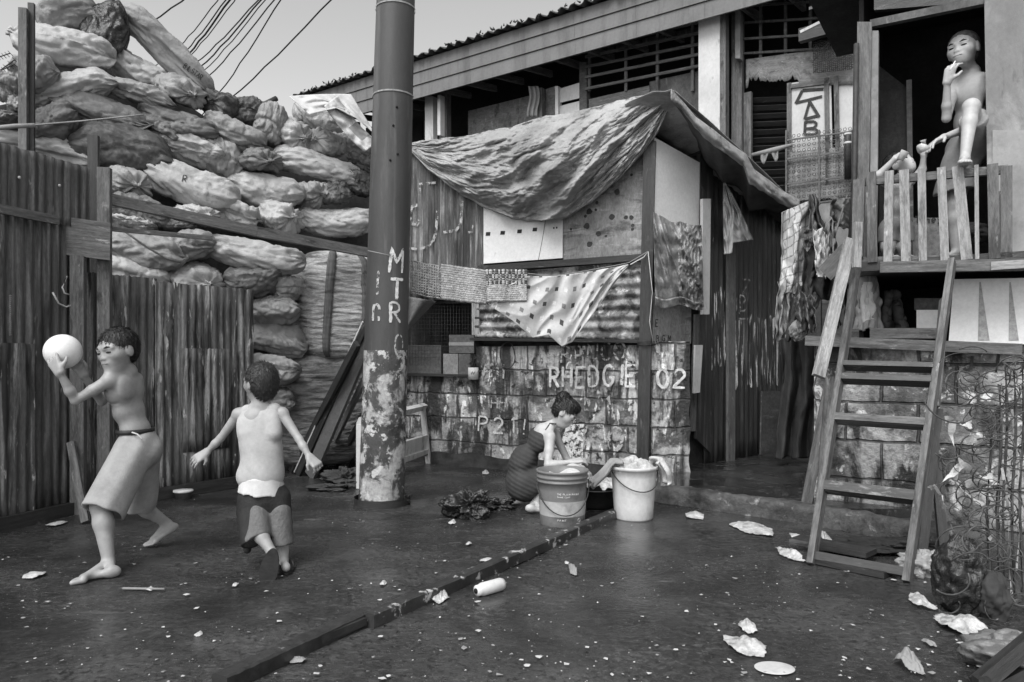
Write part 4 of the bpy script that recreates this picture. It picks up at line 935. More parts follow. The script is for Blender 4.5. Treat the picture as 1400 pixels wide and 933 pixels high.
for (a, z) in ((-1.35, 2.86), (-1.2, 3.0), (-1.45, 2.6), (-1.1, 2.65)): c = pole_c(z) + V(math.cos(a), math.sin(a), 0) * pole_r(z); mb.tube([c, c + V(math.cos(a), math.sin(a), 0) * .006], .009, 8)
mb.build('rivet', M_black, pl_)
def onpole(px0, py0):
    z0 = CAMH + (HOR - py0) / FPX * (PY - .17); a0 = math.asin(max(-1, min(1, ((px0 - 700) / FPX * (PY - .12) - pole_c(z0).x) / pole_r(z0))))
    def f(s, z, l):
        zz = z0 + z; a = -math.pi / 2 + a0 + s / pole_r(zz); return pole_c(zz) + V(math.cos(a), math.sin(a), 0) * (pole_r(zz) + .004 + l)
    return f
tx = MB(); letters(onpole(533, 374), 'M', .18, .10, .022, mb=tx, seed=2); letters(onpole(534, 408), 'T', .15, .10, .022, mb=tx, seed=3); letters(onpole(535, 440), 'R', .15, .08, .02, mb=tx, seed=4)
tx.build('graffiti', M_paint, pl_)
tx = MB(); letters(onpole(512, 404), 'I', .18, .06, .02, mb=tx, seed=5); letters(onpole(511, 440), 'n', .2, .07, .018, mb=tx, seed=6); letters(onpole(540, 486), 'O', .16, .07, .016, mb=tx, seed=7)
tx.build('graffiti', M_paintf, pl_)

# ================================================================ IRON FENCE
F1 = thing('iron_fence', 'tall dark corrugated iron fence at the left edge of the yard', 'fence', FN1.pos(-.2, 0))
L0 = -210
corr(FN1, [(L0, gy(FN1, L0)), (122, gy(FN1, 122)), (122, 296), (L0, 296 - .02 * 300)], .076, .010, 0, nz_=10, seed=1).build('lower_sheet', M_rust_dark, F1)
a = FN1.at(L0, HOR); topz = 2.52
def tall(s0, s1, z0, z1, off, m, name, par, pl=FN1, seed=0, pitch=.066, amp=.0065):
    mb = MB(); 
    mb.grid(lambda u, v: pl.pos(s0 + (s1 - s0) * u, z0 + (z1 - z0) * v + (.012 * nz3((u * 30, seed, 0)) if v > .98 else 0), off + amp * math.sin((s0 + (s1 - s0) * u) / pitch * 6.2832) + .006 * nz3((u * 6 + seed, v * 5, 0))), max(8, int((s1 - s0) / pitch * 8)), 8, thick=.003, uvs=lambda u, v: (u * (s1 - s0), v * (z1 - z0))); return mb.build(name, m, par)
for o in [c for c in F1.children]: bpy.data.objects.remove(o)
sE = FN1.sc(FN1.at(122, HOR)); sS = -2.2
zm = FN1.at(60, 300).z
tall(sS, sE, .05, zm + .02, .0, M_rust_dark, 'lower_sheet', F1, seed=1); tall(sS, sE - .02, zm - .02, topz, .03, M_rust_dark, 'upper_sheet', F1, seed=2)
sM = FN1.sc(FN1.at(44, HOR)); tall(sS, sM, .02, 1.22, .03, M_rust_mid, 'patch_sheet', F1, seed=4)
mb = MB(); mb.bar(FN1.pos(sS, zm + .01, .05), FN1.pos(FN1.sc(FN1.at(72, HOR)), zm + .0, .05), .06, .03, face=FN1.n); mb.build('rail', M_wood, F1)
mb = MB(); mb.bar(FN1.pos(sS, .04, .04), FN1.pos(sE, .04, .04), .10, .05, face=FN1.n); mb.build('bottom_rail', M_woodd, F1)
# posts at the corner, hanging board
def vpost(px, py_t, Y, w, m, name, par, lean=0, zb=0): 
    b = P(px, HOR, Y); b.z = zb; t = P(px + lean, py_t, Y); mb = MB(); mb.bar(b, t, w, w * .7, face=(.2, -1, 0)); return mb.build(name, m, par)
vpost(128, 186, 5.5, .07, M_woodd, 'post', F1); vpost(143, 230, 5.38, .085, M_plank, 'post', F1); vpost(107, 350, 5.25, .09, M_wood, 'post', F1); vpost(32, 12, 5.9, .06, M_plank, 'post', F1); vpost(43, 5, 5.95, .045, M_woodd, 'post', F1)
mb = MB(); c = [P(68, 346, 5.2), P(150, 356, 5.28), P(151, 305, 5.28), P(70, 294, 5.2)]; mb.hexa(c + [p + V(0, .025, 0) for p in c]); tag(mb.build('board', M_wood), 'weathered rectangular board nailed across the fence corner beside the sacks', 'board')
mb = MB()
for (x, y) in ((26, 243), (81, 254)): c = FN1.at(x, y, .05); mb.tube([c, c + FN1.n * .006], .010, 8)
mb.build('nail_washer', M_whiteold, F1)
for i, pts in enumerate(([(104, 355), (107, 368)], [(92, 378), (85, 393), (88, 401), (94, 403)], [(72, 400), (80, 415), (90, 420), (96, 418)])):
    mb = MB(); mb.tube([FN1.at(x, y, .06) for x, y in pts], .006, 5)
    tag(mb.build('string', M_clothw), ['tiny straight white string just under the nailed board', 'hooked white string below the nailed board', 'lowest curved white string on the tall fence'][i], 'string', 'strings on the fence')
# thin chain hanging on the left fence
mb = MB()
for i in range(20): c = FN1.at(14 + .3 * math.sin(i), 405 + i * 2.8, .07); mb.tube([c + V(0, 0, .006), c + V(.008, 0, 0), c - V(0, 0, .006), c + V(-.008, 0, 0), c + V(0, 0, .006)], .003, 4)
tag(mb.build('chain', M_metal), 'thin pale chain hanging down the left fence above the ball', 'chain')
F2 = thing('iron_fence', 'lower streaked corrugated iron fence behind the running boy', 'fence', FN2.pos(.5, 0))
s0 = 0.01; s1 = FN2.sc(FN2.at(215, HOR)); s2 = FN2.sc(FN2.at(345, HOR))
tall(s0, s1, .04, FN2.at(170, 377).z, 0, M_rust_mid, 'sheet', F2, FN2, 5); tall(s1 - .03, s2, .04, FN2.at(280, 391).z, .02, M_rust_mid, 'sheet', F2, FN2, 6)
tall(s1 + .2, s2 - .25, .35, 1.2, .03, M_rust_mid, 'patch_sheet', F2, FN2, 7)
mb = MB(); mb.bar(FN2.pos(0, .05, .04), FN2.pos(s2, .05, .04), .09, .05, face=FN2.n); mb.build('bottom_rail', M_woodd, F2)
# loose board leaning on the fence behind the boy
mb = MB(); a, b = G(117, 716), FN1.at(97, 605, .08); mb.bar(a + V(0, 0, .01), b, .05, .03, face=(.2, -1, 0)); tag(mb.build('board', M_wood), 'narrow upright board leaning on the fence behind the boy with the ball', 'board')
# long rails holding the sack pile
mb = MB(); mb.bar(SK.at(152, 273, .42), SK.at(350, 317, .42), .085, .05, face=SK.n); mb.bar(SK.at(350.3, 317, .42), SK.at(506, 346, .40), .085, .05, face=SK.n); tag(mb.build('retaining_beam', M_plank), 'long weathered beam running across the sack pile to the pole', 'beam')
mb = MB(); mb.bar(SK.at(150, 313, .42), SK.at(290, 326, .42), .035, .03, face=SK.n); tag(mb.build('retaining_beam', M_wood), 'thin pale lath below the long beam on the sack pile', 'beam')

# ================================================================ SACKS
def sack_mesh(kind, L, D, H, seed, wr=1.0):
    """local: x length, y depth, z height, centred"""
    mb = MB(); nu, nv = 72, 60; sd = seed * 13.7; rr = random.Random(seed); npl = rr.randint(9, 13)
    tl = rr.uniform(.74, .82); px_ = rr.uniform(2.4, 3.4)
    def f(u, v):
        t = -1 + 2 * v; a = 2 * math.pi * u; pinch = 0.0; fl = 0
        if kind in 'TE' and t > tl:
            k = (t - tl) / (1 - tl)
            if k < .5: rad = (1 - (t * .98) ** 8) ** .5; rad = rad * (1 - k * 2) ** 1.0 * .75 + .17 * min(1, k * 2) + .08
            else: rad = .22 + .08 * ((k - .5) * 2) ** .8
            if k > .9: rad *= max(.05, (1 - k) / .1)
            pinch = min(1, k * 2.2)
        else:
            rad = max(0, 1 - abs(t) ** px_) ** (1 / px_)
            if kind in 'TE': pinch = max(0, (t - .1) / (tl - .1)) ** 2 * .7
        ca, sa = math.cos(a), math.sin(a); e = .85
        y = math.copysign(abs(ca) ** e, ca) * rad; z = math.copysign(abs(sa) ** e, sa) * rad
        if kind == 'P':       # pillow ends: seam with ears
            k = max(0, abs(t) - .6) / .4; z *= (1 - .72 * k ** 1.5); y *= (1 + .25 * k)
            if rad < .5: y += 0
        pl = 1 + (pinch * .10 + .05 * max(0, abs(t) - .35)) * math.sin(a * npl + sd + 1.5 * nz3((a, t * 2, sd)))
        y *= pl; z *= pl
        p = Vector((t * L / 2, y * D / 2, z * H / 2))
        # sag and wrinkles
        q = Vector((p.x * 1.5 + sd, ca * .9, sa * .9)); wp_ = nz3(q, 1.3)
        # folds run along the sack and gather at its ends
        a1 = Vector((t * 1.4 + wp_ + sd, ca * 2.3 + wp_ * .6, sa * 2.3)); a2 = Vector((t * 2.6 + sd, ca * 3.4 + wp_, sa * 3.4 + wp_))
        en = .30 + .70 * min(1, abs(t) ** 1.6)
        c3 = Vector((t * 2.0 + sd + wp_ * .8, ca * 1.25 + wp_ * .5, sa * 1.25 + nz3(q, 2) * .4)); dv = noise.voronoi(c3)[0]; dw = noise.voronoi(c3 * 2.3)[0]
        w = .050 * nz3(q, 1.1) + .055 * min(.30, dv[1] - dv[0]) + .012 * min(.25, dw[1] - dw[0]) - .040 * abs(nz3(a1, 1.0)) * en - .026 * abs(nz3(a2, 1.0)) * en + .009 * max(0, 1 - 6 * abs(nz3(Vector((t * 3.2 + sd + 2 * wp_, ca * 2.6, sa * 2.6)), 1))) + .004 * nz3(q, 7) + .003 * nz3(q, 16) - .012
        dr = Vector((.25 * t, y, z)); dr = dr.normalized() if dr.length > 1e-4 else Vector((t, 0, 0))
        p += dr * (w - .025) * wr * min(1, rad * 2 + .2)
        p.z -= .05 * H * math.cos(t * 1.57) if p.z > 0 else 0
        p.x += .05 * L * nz3(Vector((p.y * 3, p.z * 3, sd))) ; p.z += .07 * H * math.sin(t * 2.2 + sd)
        return p
    mb.grid(f, nu, nv)
    return mb
sk_cnt = 0
def sack(px, py, w, h, ang, kind, m, label, off=None, depth=None, roll=None, group='sacks in the great pile', wr=1.0, name='sack', yaw=0.0):
    global sk_cnt
    sk_cnt += 1
    if off is None: off = -max(0, 345 - py) * .0028 + R_.uniform(-.09, .07)
    c = SK.at(px, py, off); Y = c.y; cosf = abs(SK.e.x) * 1.0
    Lm = w * Y / FPX * 1.0; Hm = h * Y / FPX * 1.03; fs = SK.e.x
    if kind == 'E': D_ = Hm; L_ = max(.45, Lm * .8); mb = sack_mesh('E', L_, Lm, Hm, sk_cnt, wr)
    else: mb = sack_mesh(kind, Lm * 1.06, depth or max(.36, Hm * .95), Hm, sk_cnt, wr)
    ex = (SK.e * .55 + V(1, 0, 0) * .45).normalized(); ey = V(-ex.y, ex.x, 0)
    if kind == 'E': xl = (-ey + ex * yaw + V(0, 0, -.3)).normalized(); yl = V(0, 0, 1).cross(xl).normalized(); zl = xl.cross(yl)
    else:
        a = -math.radians(ang); fl = -1 if yaw < 0 else 1
        xl = (ex * math.cos(a) + V(0, 0, 1) * math.sin(a)) * fl; yl = ey * fl; zl = xl.cross(yl)
        if kind == 'P':
            r = roll if roll is not None else R_.choice((-.5, .35, .7, -.25)); yl, zl = yl * math.cos(r) + zl * math.sin(r), zl * math.cos(r) - yl * math.sin(r)
    M = Matrix((xl, yl, zl)).transposed()
    mb.v = [c + M @ v for v in mb.v]
    mm = M_sack[m] if isinstance(m, int) else m
    o = mb.build(name, mm); tag(o, label, 'sack', group); return o
S_ = [
 (92, 22, 78, 60, -25, 'L', 1, 'rounded grey sack behind the black plastic bag at the very top'),
 (229, 72, 150, 50, 38, 'L', 1, 'long grey sack with stencilled letters sloping down the top right of the pile'),
 (85, 62, 125, 62, 12, 'T-', 0, 'big pale sack with gathered left end on top of the pile'),
 (190, 94, 84, 50, 20, 'L', 0, 'bright pale sack under the black plastic bag'),
 (45, 100, 58, 64, 0, 'P', 1, 'upright grey sack beside the two fence posts at upper left'),
 (100, 122, 116, 52, -18, 'P', 0, 'crumpled pale sack with folded over top above the dark twisted sack'),
 (192, 129, 92, 34, 12, 'P', 1, 'flat seamed sack under the bright pale sack'),
 (248, 126, 74, 48, 8, 'E', 1, 'sack with tied frayed mouth just below the stencilled sack'),
 (140, 152, 122, 42, 10, 'P', 2, 'long dim twisted sack under the crumpled folded one'),
 (245, 168, 100, 46, 12, 'L', 2, 'dark smooth sack below the tied sack near the skyline'),
 (220, 178, 62, 34, 30, 'P', 2, 'small dark sack wedged beside the taut dark sack'),
 (165, 203, 132, 70, 8, 'P', 3, 'large taut dark sack above the corner post'),
 (266, 208, 84, 42, 5, 'P', 0, 'pale sack with folded flap right of the taut dark sack'),
 (305, 214, 54, 62, 0, 'P', 1, 'upright plain sack right of the flap folded sack'),
 (303, 142, 52, 46, 10, 'E', 3, 'dark knotted sack on the skyline'),
 (320, 182, 82, 50, 22, 'L', 1, 'plump creased sack under the dark knotted sack'),
 (353, 219, 58, 42, 0, 'E', 2, 'dim tied sack beside the upright plain sack'),
 (60, 203, 140, 48, 8, 'P', 0, 'pale sheet wrapped sack resting on the top of the tall fence'),
 (8, 120, 46, 46, 10, 'L', 1, 'grey sack cut by the left photo edge above the fence'),
 (30, 147, 34, 36, 0, 'L', 1, 'small round grey sack near the left edge'),
 (6, 158, 44, 34, 5, 'L', 2, 'dim sack at the left edge just over the pale sheet'),
 (72, 165, 70, 52, -25, 'L', 2, 'dim leaning sack under the crumpled pale sack at left'),
 (340, 154, 50, 46, 10, 'L', 3, 'small dark sack beside the stub of pipe on the skyline'),
 (370, 172, 44, 60, 15, 'L', 1, 'narrow upright grey sack left of the tied pair'),
 (400, 184, 60, 50, 0, 'E', 0, 'pale tied sack left of the patched one'),
 (438, 160, 70, 46, 18, 'L', 0, 'pale sack with dark stains under the plastic sheet'),
 (444, 195, 50, 46, 10, 'E', 0, 'pale sack with ruffled open mouth near the pole'),
 (474, 204, 60, 46, 10, 'L', 1, 'smooth grey sack close to the pole below the sheet end'),
 (432, 227, 116, 44, 10, 'L', 0, 'long pale sack below the ruffled mouth sack'),
 (490, 226, 44, 34, 10, 'L', 2, 'dim twiggy sack touching the pole'),
 (262, 252, 126, 62, 14, 'L', 0, 'long pale sack marked with the letter R'),
 (362, 258, 104, 52, 8, 'L', 0, 'plump pale sack right of the R marked sack'),
 (421, 266, 44, 50, 0, 'E', 1, 'narrow tied grey sack left of the roped dark sack'),
 (455, 262, 52, 40, 0, 'P', 3, 'dark boxy sack bound with rope'),
 (487, 252, 50, 46, 0, 'L', 3, 'dark net sack beside the pole'),
 (322, 291, 72, 44, 8, 'T', 0, 'pale sack with its tied mouth to the right, on the long beam'),
 (382, 294, 58, 50, 0, 'E', 0, 'tied sack with pale knot sitting on the middle of the long beam'),
 (458, 300, 106, 48, 2, 'L', 0, 'long bulging pale sack on the beam next to the pole'),
 (266, 292, 64, 34, 20, 'E', 0, 'pale knotted sack peeping over the long beam'),
 (172, 250, 62, 46, 15, 'E', 1, 'sack with straw like frayed mouth above the left end of the beam'),
 (190, 288, 76, 40, 8, 'L', 2, 'dim sack hidden behind the left end of the long beam'),
 (180, 308, 62, 28, 5, 'P', 0, 'pale ruffled sack just over the thin lath'),
 (235, 307, 60, 26, 5, 'L', 2, 'dim flat sack between the long beam and the thin lath'),
 (200, 340, 104, 52, 14, 'P', 1, 'grey sack bound with a slanting rope below the thin lath'),
 (255, 340, 74, 48, -5, 'L', 1, 'smooth grey sack beside the rope bound one'),
 (268, 380, 86, 46, 0, 'E', 0, 'wide gathered sack sitting behind the fence top'),
 (186, 376, 86, 54, 8, 'L', 0, 'pale sack behind the left part of the lower fence'),
 (348, 347, 132, 50, 8, 'L', 0, 'long pale sack just under the long beam'),
 (345, 384, 78, 46, -5, 'P', 2, 'dim plaid sack below the long pale one'),
 (388, 394, 54, 46, 0, 'E', 0, 'small tied sack with pale rosette mouth beside the tall bale'),
 (372, 424, 72, 46, 2, 'P', 1, 'grey sack with pinched corner right of the fence end'),
 (380, 464, 82, 48, 4, 'P', 1, 'flat seamed sack under the pinched corner sack'),
 (372, 506, 76, 44, 2, 'P', 1, 'sack showing above the running boy near the fence end'),
 (368, 545, 70, 48, 5, 'P', 2, 'lowest small sack behind the running boy'),
]
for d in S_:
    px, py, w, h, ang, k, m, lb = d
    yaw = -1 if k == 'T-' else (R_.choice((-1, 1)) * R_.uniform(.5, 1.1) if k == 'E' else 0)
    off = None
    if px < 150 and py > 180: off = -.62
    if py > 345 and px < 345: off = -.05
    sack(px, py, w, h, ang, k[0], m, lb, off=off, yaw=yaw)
o = sack(140, 40, 62, 96, 0, 'L', M_blackbag, 'black plastic rubbish bag lying over the top of the pile', off=-.75, depth=.3, name='rubbish_bag'); o['category'] = 'rubbish bag'
# tall bales
def bale(px, py, w, h, m, lb, straps, off, seed):
    c = SK.at(px, py, off); t = thing('bale', lb, 'bale', c - V(0, 0, h * c.y / 2000), 'tall strapped bales')
    Hh = h * c.y / 1000; Wd = w * c.y / 1000
    def bf(u, v, g_=0.0):
        a = 2 * math.pi * u; z = -1 + 2 * v; rad = max(0, 1 - abs(z) ** 6) ** (1 / 4); e = .6
        x = math.copysign(abs(math.cos(a)) ** e, math.cos(a)) * rad; y = math.copysign(abs(math.sin(a)) ** e, math.sin(a)) * rad
        bulge = 1 + .06 * math.cos(z * 1.4)
        cr = .016 * ridge(nz3((x * 2 + seed, y * 2, z * 13))) + .03 * nz3((x * 1.5, y * 1.5 + seed, z * 2)) + .006 * nz3((x * 8, y * 8, z * 30))
        q = Vector((x * Wd / 2 * bulge, y * .26 * bulge, z * Hh / 2)); n = Vector((x, y, 0)); n = n.normalized() if n.length > 1e-4 else n
        return c + (SK.e * .6 + V(.4, 0, 0)).normalized() * (q.x + n.x * cr) + V(0, 0, q.z) - SK.n * -(q.y + n.y * cr) + n * g_ * 0
    mb = MB(); mb.grid(bf, 90, 110); mb.build('bale_body', m, t)
    for (u0, lean) in straps:
        mb = MB(); mb.grid(lambda u, v: bf(u0 + lean * (v - .5) + (u - .5) * .035, .02 + v * .96) + SK.n * .012, 3, 60, thick=.004); mb.build('strap', M_plyd, t)
bale(456, 418, 92, 146, mat('bale_fabric', .34, .3, 3, (1, 1, 4), .6, .6, 9, .03, layers=[(.12, 4, .58, .06, (1, 1, 5))]), 'tall pale bale with two straps standing beside the pole', ((.20, -.02), (.30, -.03)), -.05, 3)
bale(432, 560, 112, 150, mat('bale_fabric_dim', .15, .35, 3, (1, 1, 4), .6, .6, 9, .03, layers=[(.06, 4, .56, .06, (1, 1, 5))]), 'dim wrinkled bale on the ground under the strapped pale bale', (), -.12, 8)
# inner heap: one sheet for everything deeper, coloured dark for the shade in the gaps
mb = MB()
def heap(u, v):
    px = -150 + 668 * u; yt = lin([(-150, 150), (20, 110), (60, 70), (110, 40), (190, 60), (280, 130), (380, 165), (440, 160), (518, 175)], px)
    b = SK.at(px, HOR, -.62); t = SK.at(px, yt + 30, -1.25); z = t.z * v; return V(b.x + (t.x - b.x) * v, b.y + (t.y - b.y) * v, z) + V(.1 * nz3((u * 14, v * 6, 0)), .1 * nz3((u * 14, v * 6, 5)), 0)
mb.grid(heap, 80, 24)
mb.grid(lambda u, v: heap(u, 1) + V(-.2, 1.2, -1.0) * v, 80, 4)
tag(mb.build('sack_heap', M_grimeshade), 'inner sheet of the sack pile, coloured dark for the shade in the gaps between sacks', 'sack heap', None, 'stuff')
# stencilled marks lie on the sacks they belong to
def ontext(label, px, py, txt, h, w, sw, tilt, extra=.05):
    o = [q for q in bpy.data.objects if q.get('label') == label][0]; dg = bpy.context.evaluated_depsgraph_get(); dg.update()
    mw = Matrix.Translation(o.location); me = o.data
    from mathutils.bvhtree import BVHTree
    bv = BVHTree.FromPolygons([mw @ v.co for v in me.vertices], [tuple(p.vertices) for p in me.polygons])
    cam0 = V(0, 0, CAMH)
    def f(s, z, l):
        x = px + s * math.cos(tilt) - z * math.sin(-tilt) ; y = py + s * math.sin(tilt) - z * math.cos(tilt)
        d = (P(x, y, 1) - cam0).normalized(); hit = bv.ray_cast(cam0, d)
        q = hit[0] if hit[0] is not None else P(x, y, o.location.y)
        return q - d * (.006 + l)
    tx = letters(f, txt, h, w, sw, gap=.3, seed=3); tx.build('stencil', M_paintdk, o)
ontext('long grey sack with stencilled letters sloping down the top right of the pile', 250, 92, 'BILSTAR', 7, 3.6, 1.0, math.radians(36))
ontext('long pale sack marked with the letter R', 249, 248, 'R', 9, 6, 1.1, .2)
# rope over the bound sack, cords
def cord(pts, r, m, label, name='rope', cat='rope'):
    mb = MB(); mb.tube(pts, r, 5); return tag(mb.build(name, m), label, cat)
cord([SK.at(172, 318, .36), SK.at(200, 338, .36), SK.at(228, 354, .36), SK.at(247, 359, .3)], .009, M_clothg, 'grey rope slanting over the bound sack below the thin lath')
cord([P(0, 174, 5.0), P(50, 171, 5.05), P(110, 166, 5.15), P(160, 161, 5.2), P(196, 157, 5.3)], .006, M_clothg, 'pale cord stretched over the left sacks above the fence')
cord([P(-30, 178, 4.9), P(20, 173, 4.95), P(48, 172, 5.02)], .017, M_clothg, 'thick pale rope end tied over the left fence top')
# barbed wire at the left
for i, (a, b) in enumerate((((-30, 112), (20, 82)), ((-20, 78), (14, 73)), ((-20, 100), (20, 88)))):
    mb = MB(); A, B = P(*a, 6.0), P(*b, 6.0); mb.tube([A, A.lerp(B, .5) + V(0, 0, -.02), B], .006, 4)
    for k in range(9): p = A.lerp(B, k / 8) + V(0, 0, -.02 * math.sin(k / 8 * 3.14)); mb.tube([p + V(-.02, 0, .02), p + V(.02, 0, -.02)], .003, 3)
    tag(mb.build('barbed_wire', M_wire), ['barbed wire rising from the left edge under the upper two', 'topmost barbed wire left of the paired posts', 'middle barbed wire left of the paired posts'][i], 'barbed wire')
# plastic sheets and pipe stub on the skyline
mb = MB()
def sh(u, v):
    x = 395 + 85 * u + v * (28 + 6 * u); y = 132 - 3 * math.sin(u * 2) + v * lin([(0, 25), (.4, 12), (.7, 22), (1, 40)], u) + 16 * u * v; return SK.at(x, y, -.25 + .28 * v + .05 * ridge(nz3((u * 5, v * 3, 1))))
mb.grid(sh, 50, 22, thick=.004); tag(mb.build('plastic_sheet', M_sheer), 'pale sheet draped over the sacks on the skyline left of the pole', 'sheet')
mb = MB()
def sh2(u, v):
    x = 452 + 56 * v + 18 * (u - .5); y = 138 + 62 * v - 14 * (u - .5) + 6 * math.sin(v * 3); return SK.at(x, y, -.02 + .14 * v + .03 * nz3((u * 4, v * 8, 3)) + .03 * math.sin(u * 6))
mb.grid(sh2, 24, 40, thick=.004, mif=lambda u, v: 1 if .45 < v < .8 and u > .35 else 0); tag(mb.build('plastic_strip', [M_clothw, M_clothg]), 'twisted white plastic strip hanging down to the pole', 'plastic strip')
mb = MB(); mb.tube([SK.at(352, 147, -.5), SK.at(366, 141, -.5), SK.at(378, 135, -.5)], .028, 9); tag(mb.build('pipe_stub', M_woodd), 'short dark pipe stub poking out of the sacks on the skyline', 'pipe')

# ================================================================ OVERHEAD CABLES
cb = [((150, 52), (240, -2), 0.013), ((238, 60), (292, -2), .009), ((246, 68), (306, -6), .011), ((250, 72), (310, -4), .016), ((252, 74), (314, 0), .009), ((266, 78), (346, -2), .011),
      ((272, 84), (352, -4), .013), ((276, 90), (358, -4), .009), ((282, 98), (372, -6), .011), ((298, 120), (380, -4), .011), ((312, 128), (447, -4), .013)]
lbs = ['cable far left entering behind the black rubbish bag', 'leftmost thin cable of the close bundle', 'second cable of the close bundle', 'thickest cable of the close bundle', 'right cable of the close bundle', 'first cable right of the close bundle',
       'second cable right of the close bundle', 'third cable right of the close bundle', 'cable between the fan and the steep one', 'steep cable crossing the middle of the sky', 'rightmost lone cable towards the pole']
for (a, b, r), lb in zip(cb, lbs):
    A, B = P(a[0] - (b[0] - a[0]) * .5, a[1] - (b[1] - a[1]) * .5, 10.5), P(b[0] + (b[0] - a[0]) * .6, b[1] + (b[1] - a[1]) * .6, 7.5)
    mb = MB(); mb.tube([A.lerp(B, k / 16) + V(.008 * math.sin(k * 2.1), 0, -.12 * math.sin(math.pi * k / 16) + .008 * math.sin(k * 2.7)) for k in range(17)], r * .68, 5)
    tag(mb.build('cable', M_cable), lb, 'cable', 'overhead cables')

# ================================================================ PEOPLE
def axes(fwd, up):
    f = Vector(fwd).normalized(); u = Vector(up); u = (u - f * u.dot(f)).normalized(); return (f.cross(u), f, u)
def ring(c, ax, a, b, w, t, m, name, par, n=48, tilt=0.0):
    """flat band round a waist: ax = (side, front, up)"""
    r, f, u = ax; mb = MB()
    def fn(p, q):
        an = -2 * math.pi * p; k = 2 * math.pi * q; d = r * math.cos(an) * a + f * math.sin(an) * b; return Vector(c) + d * (1 + math.cos(k) * t / a) + u * (math.sin(k) * w / 2)
    mb.grid(fn, n, 8); return mb.build(name, m, par)

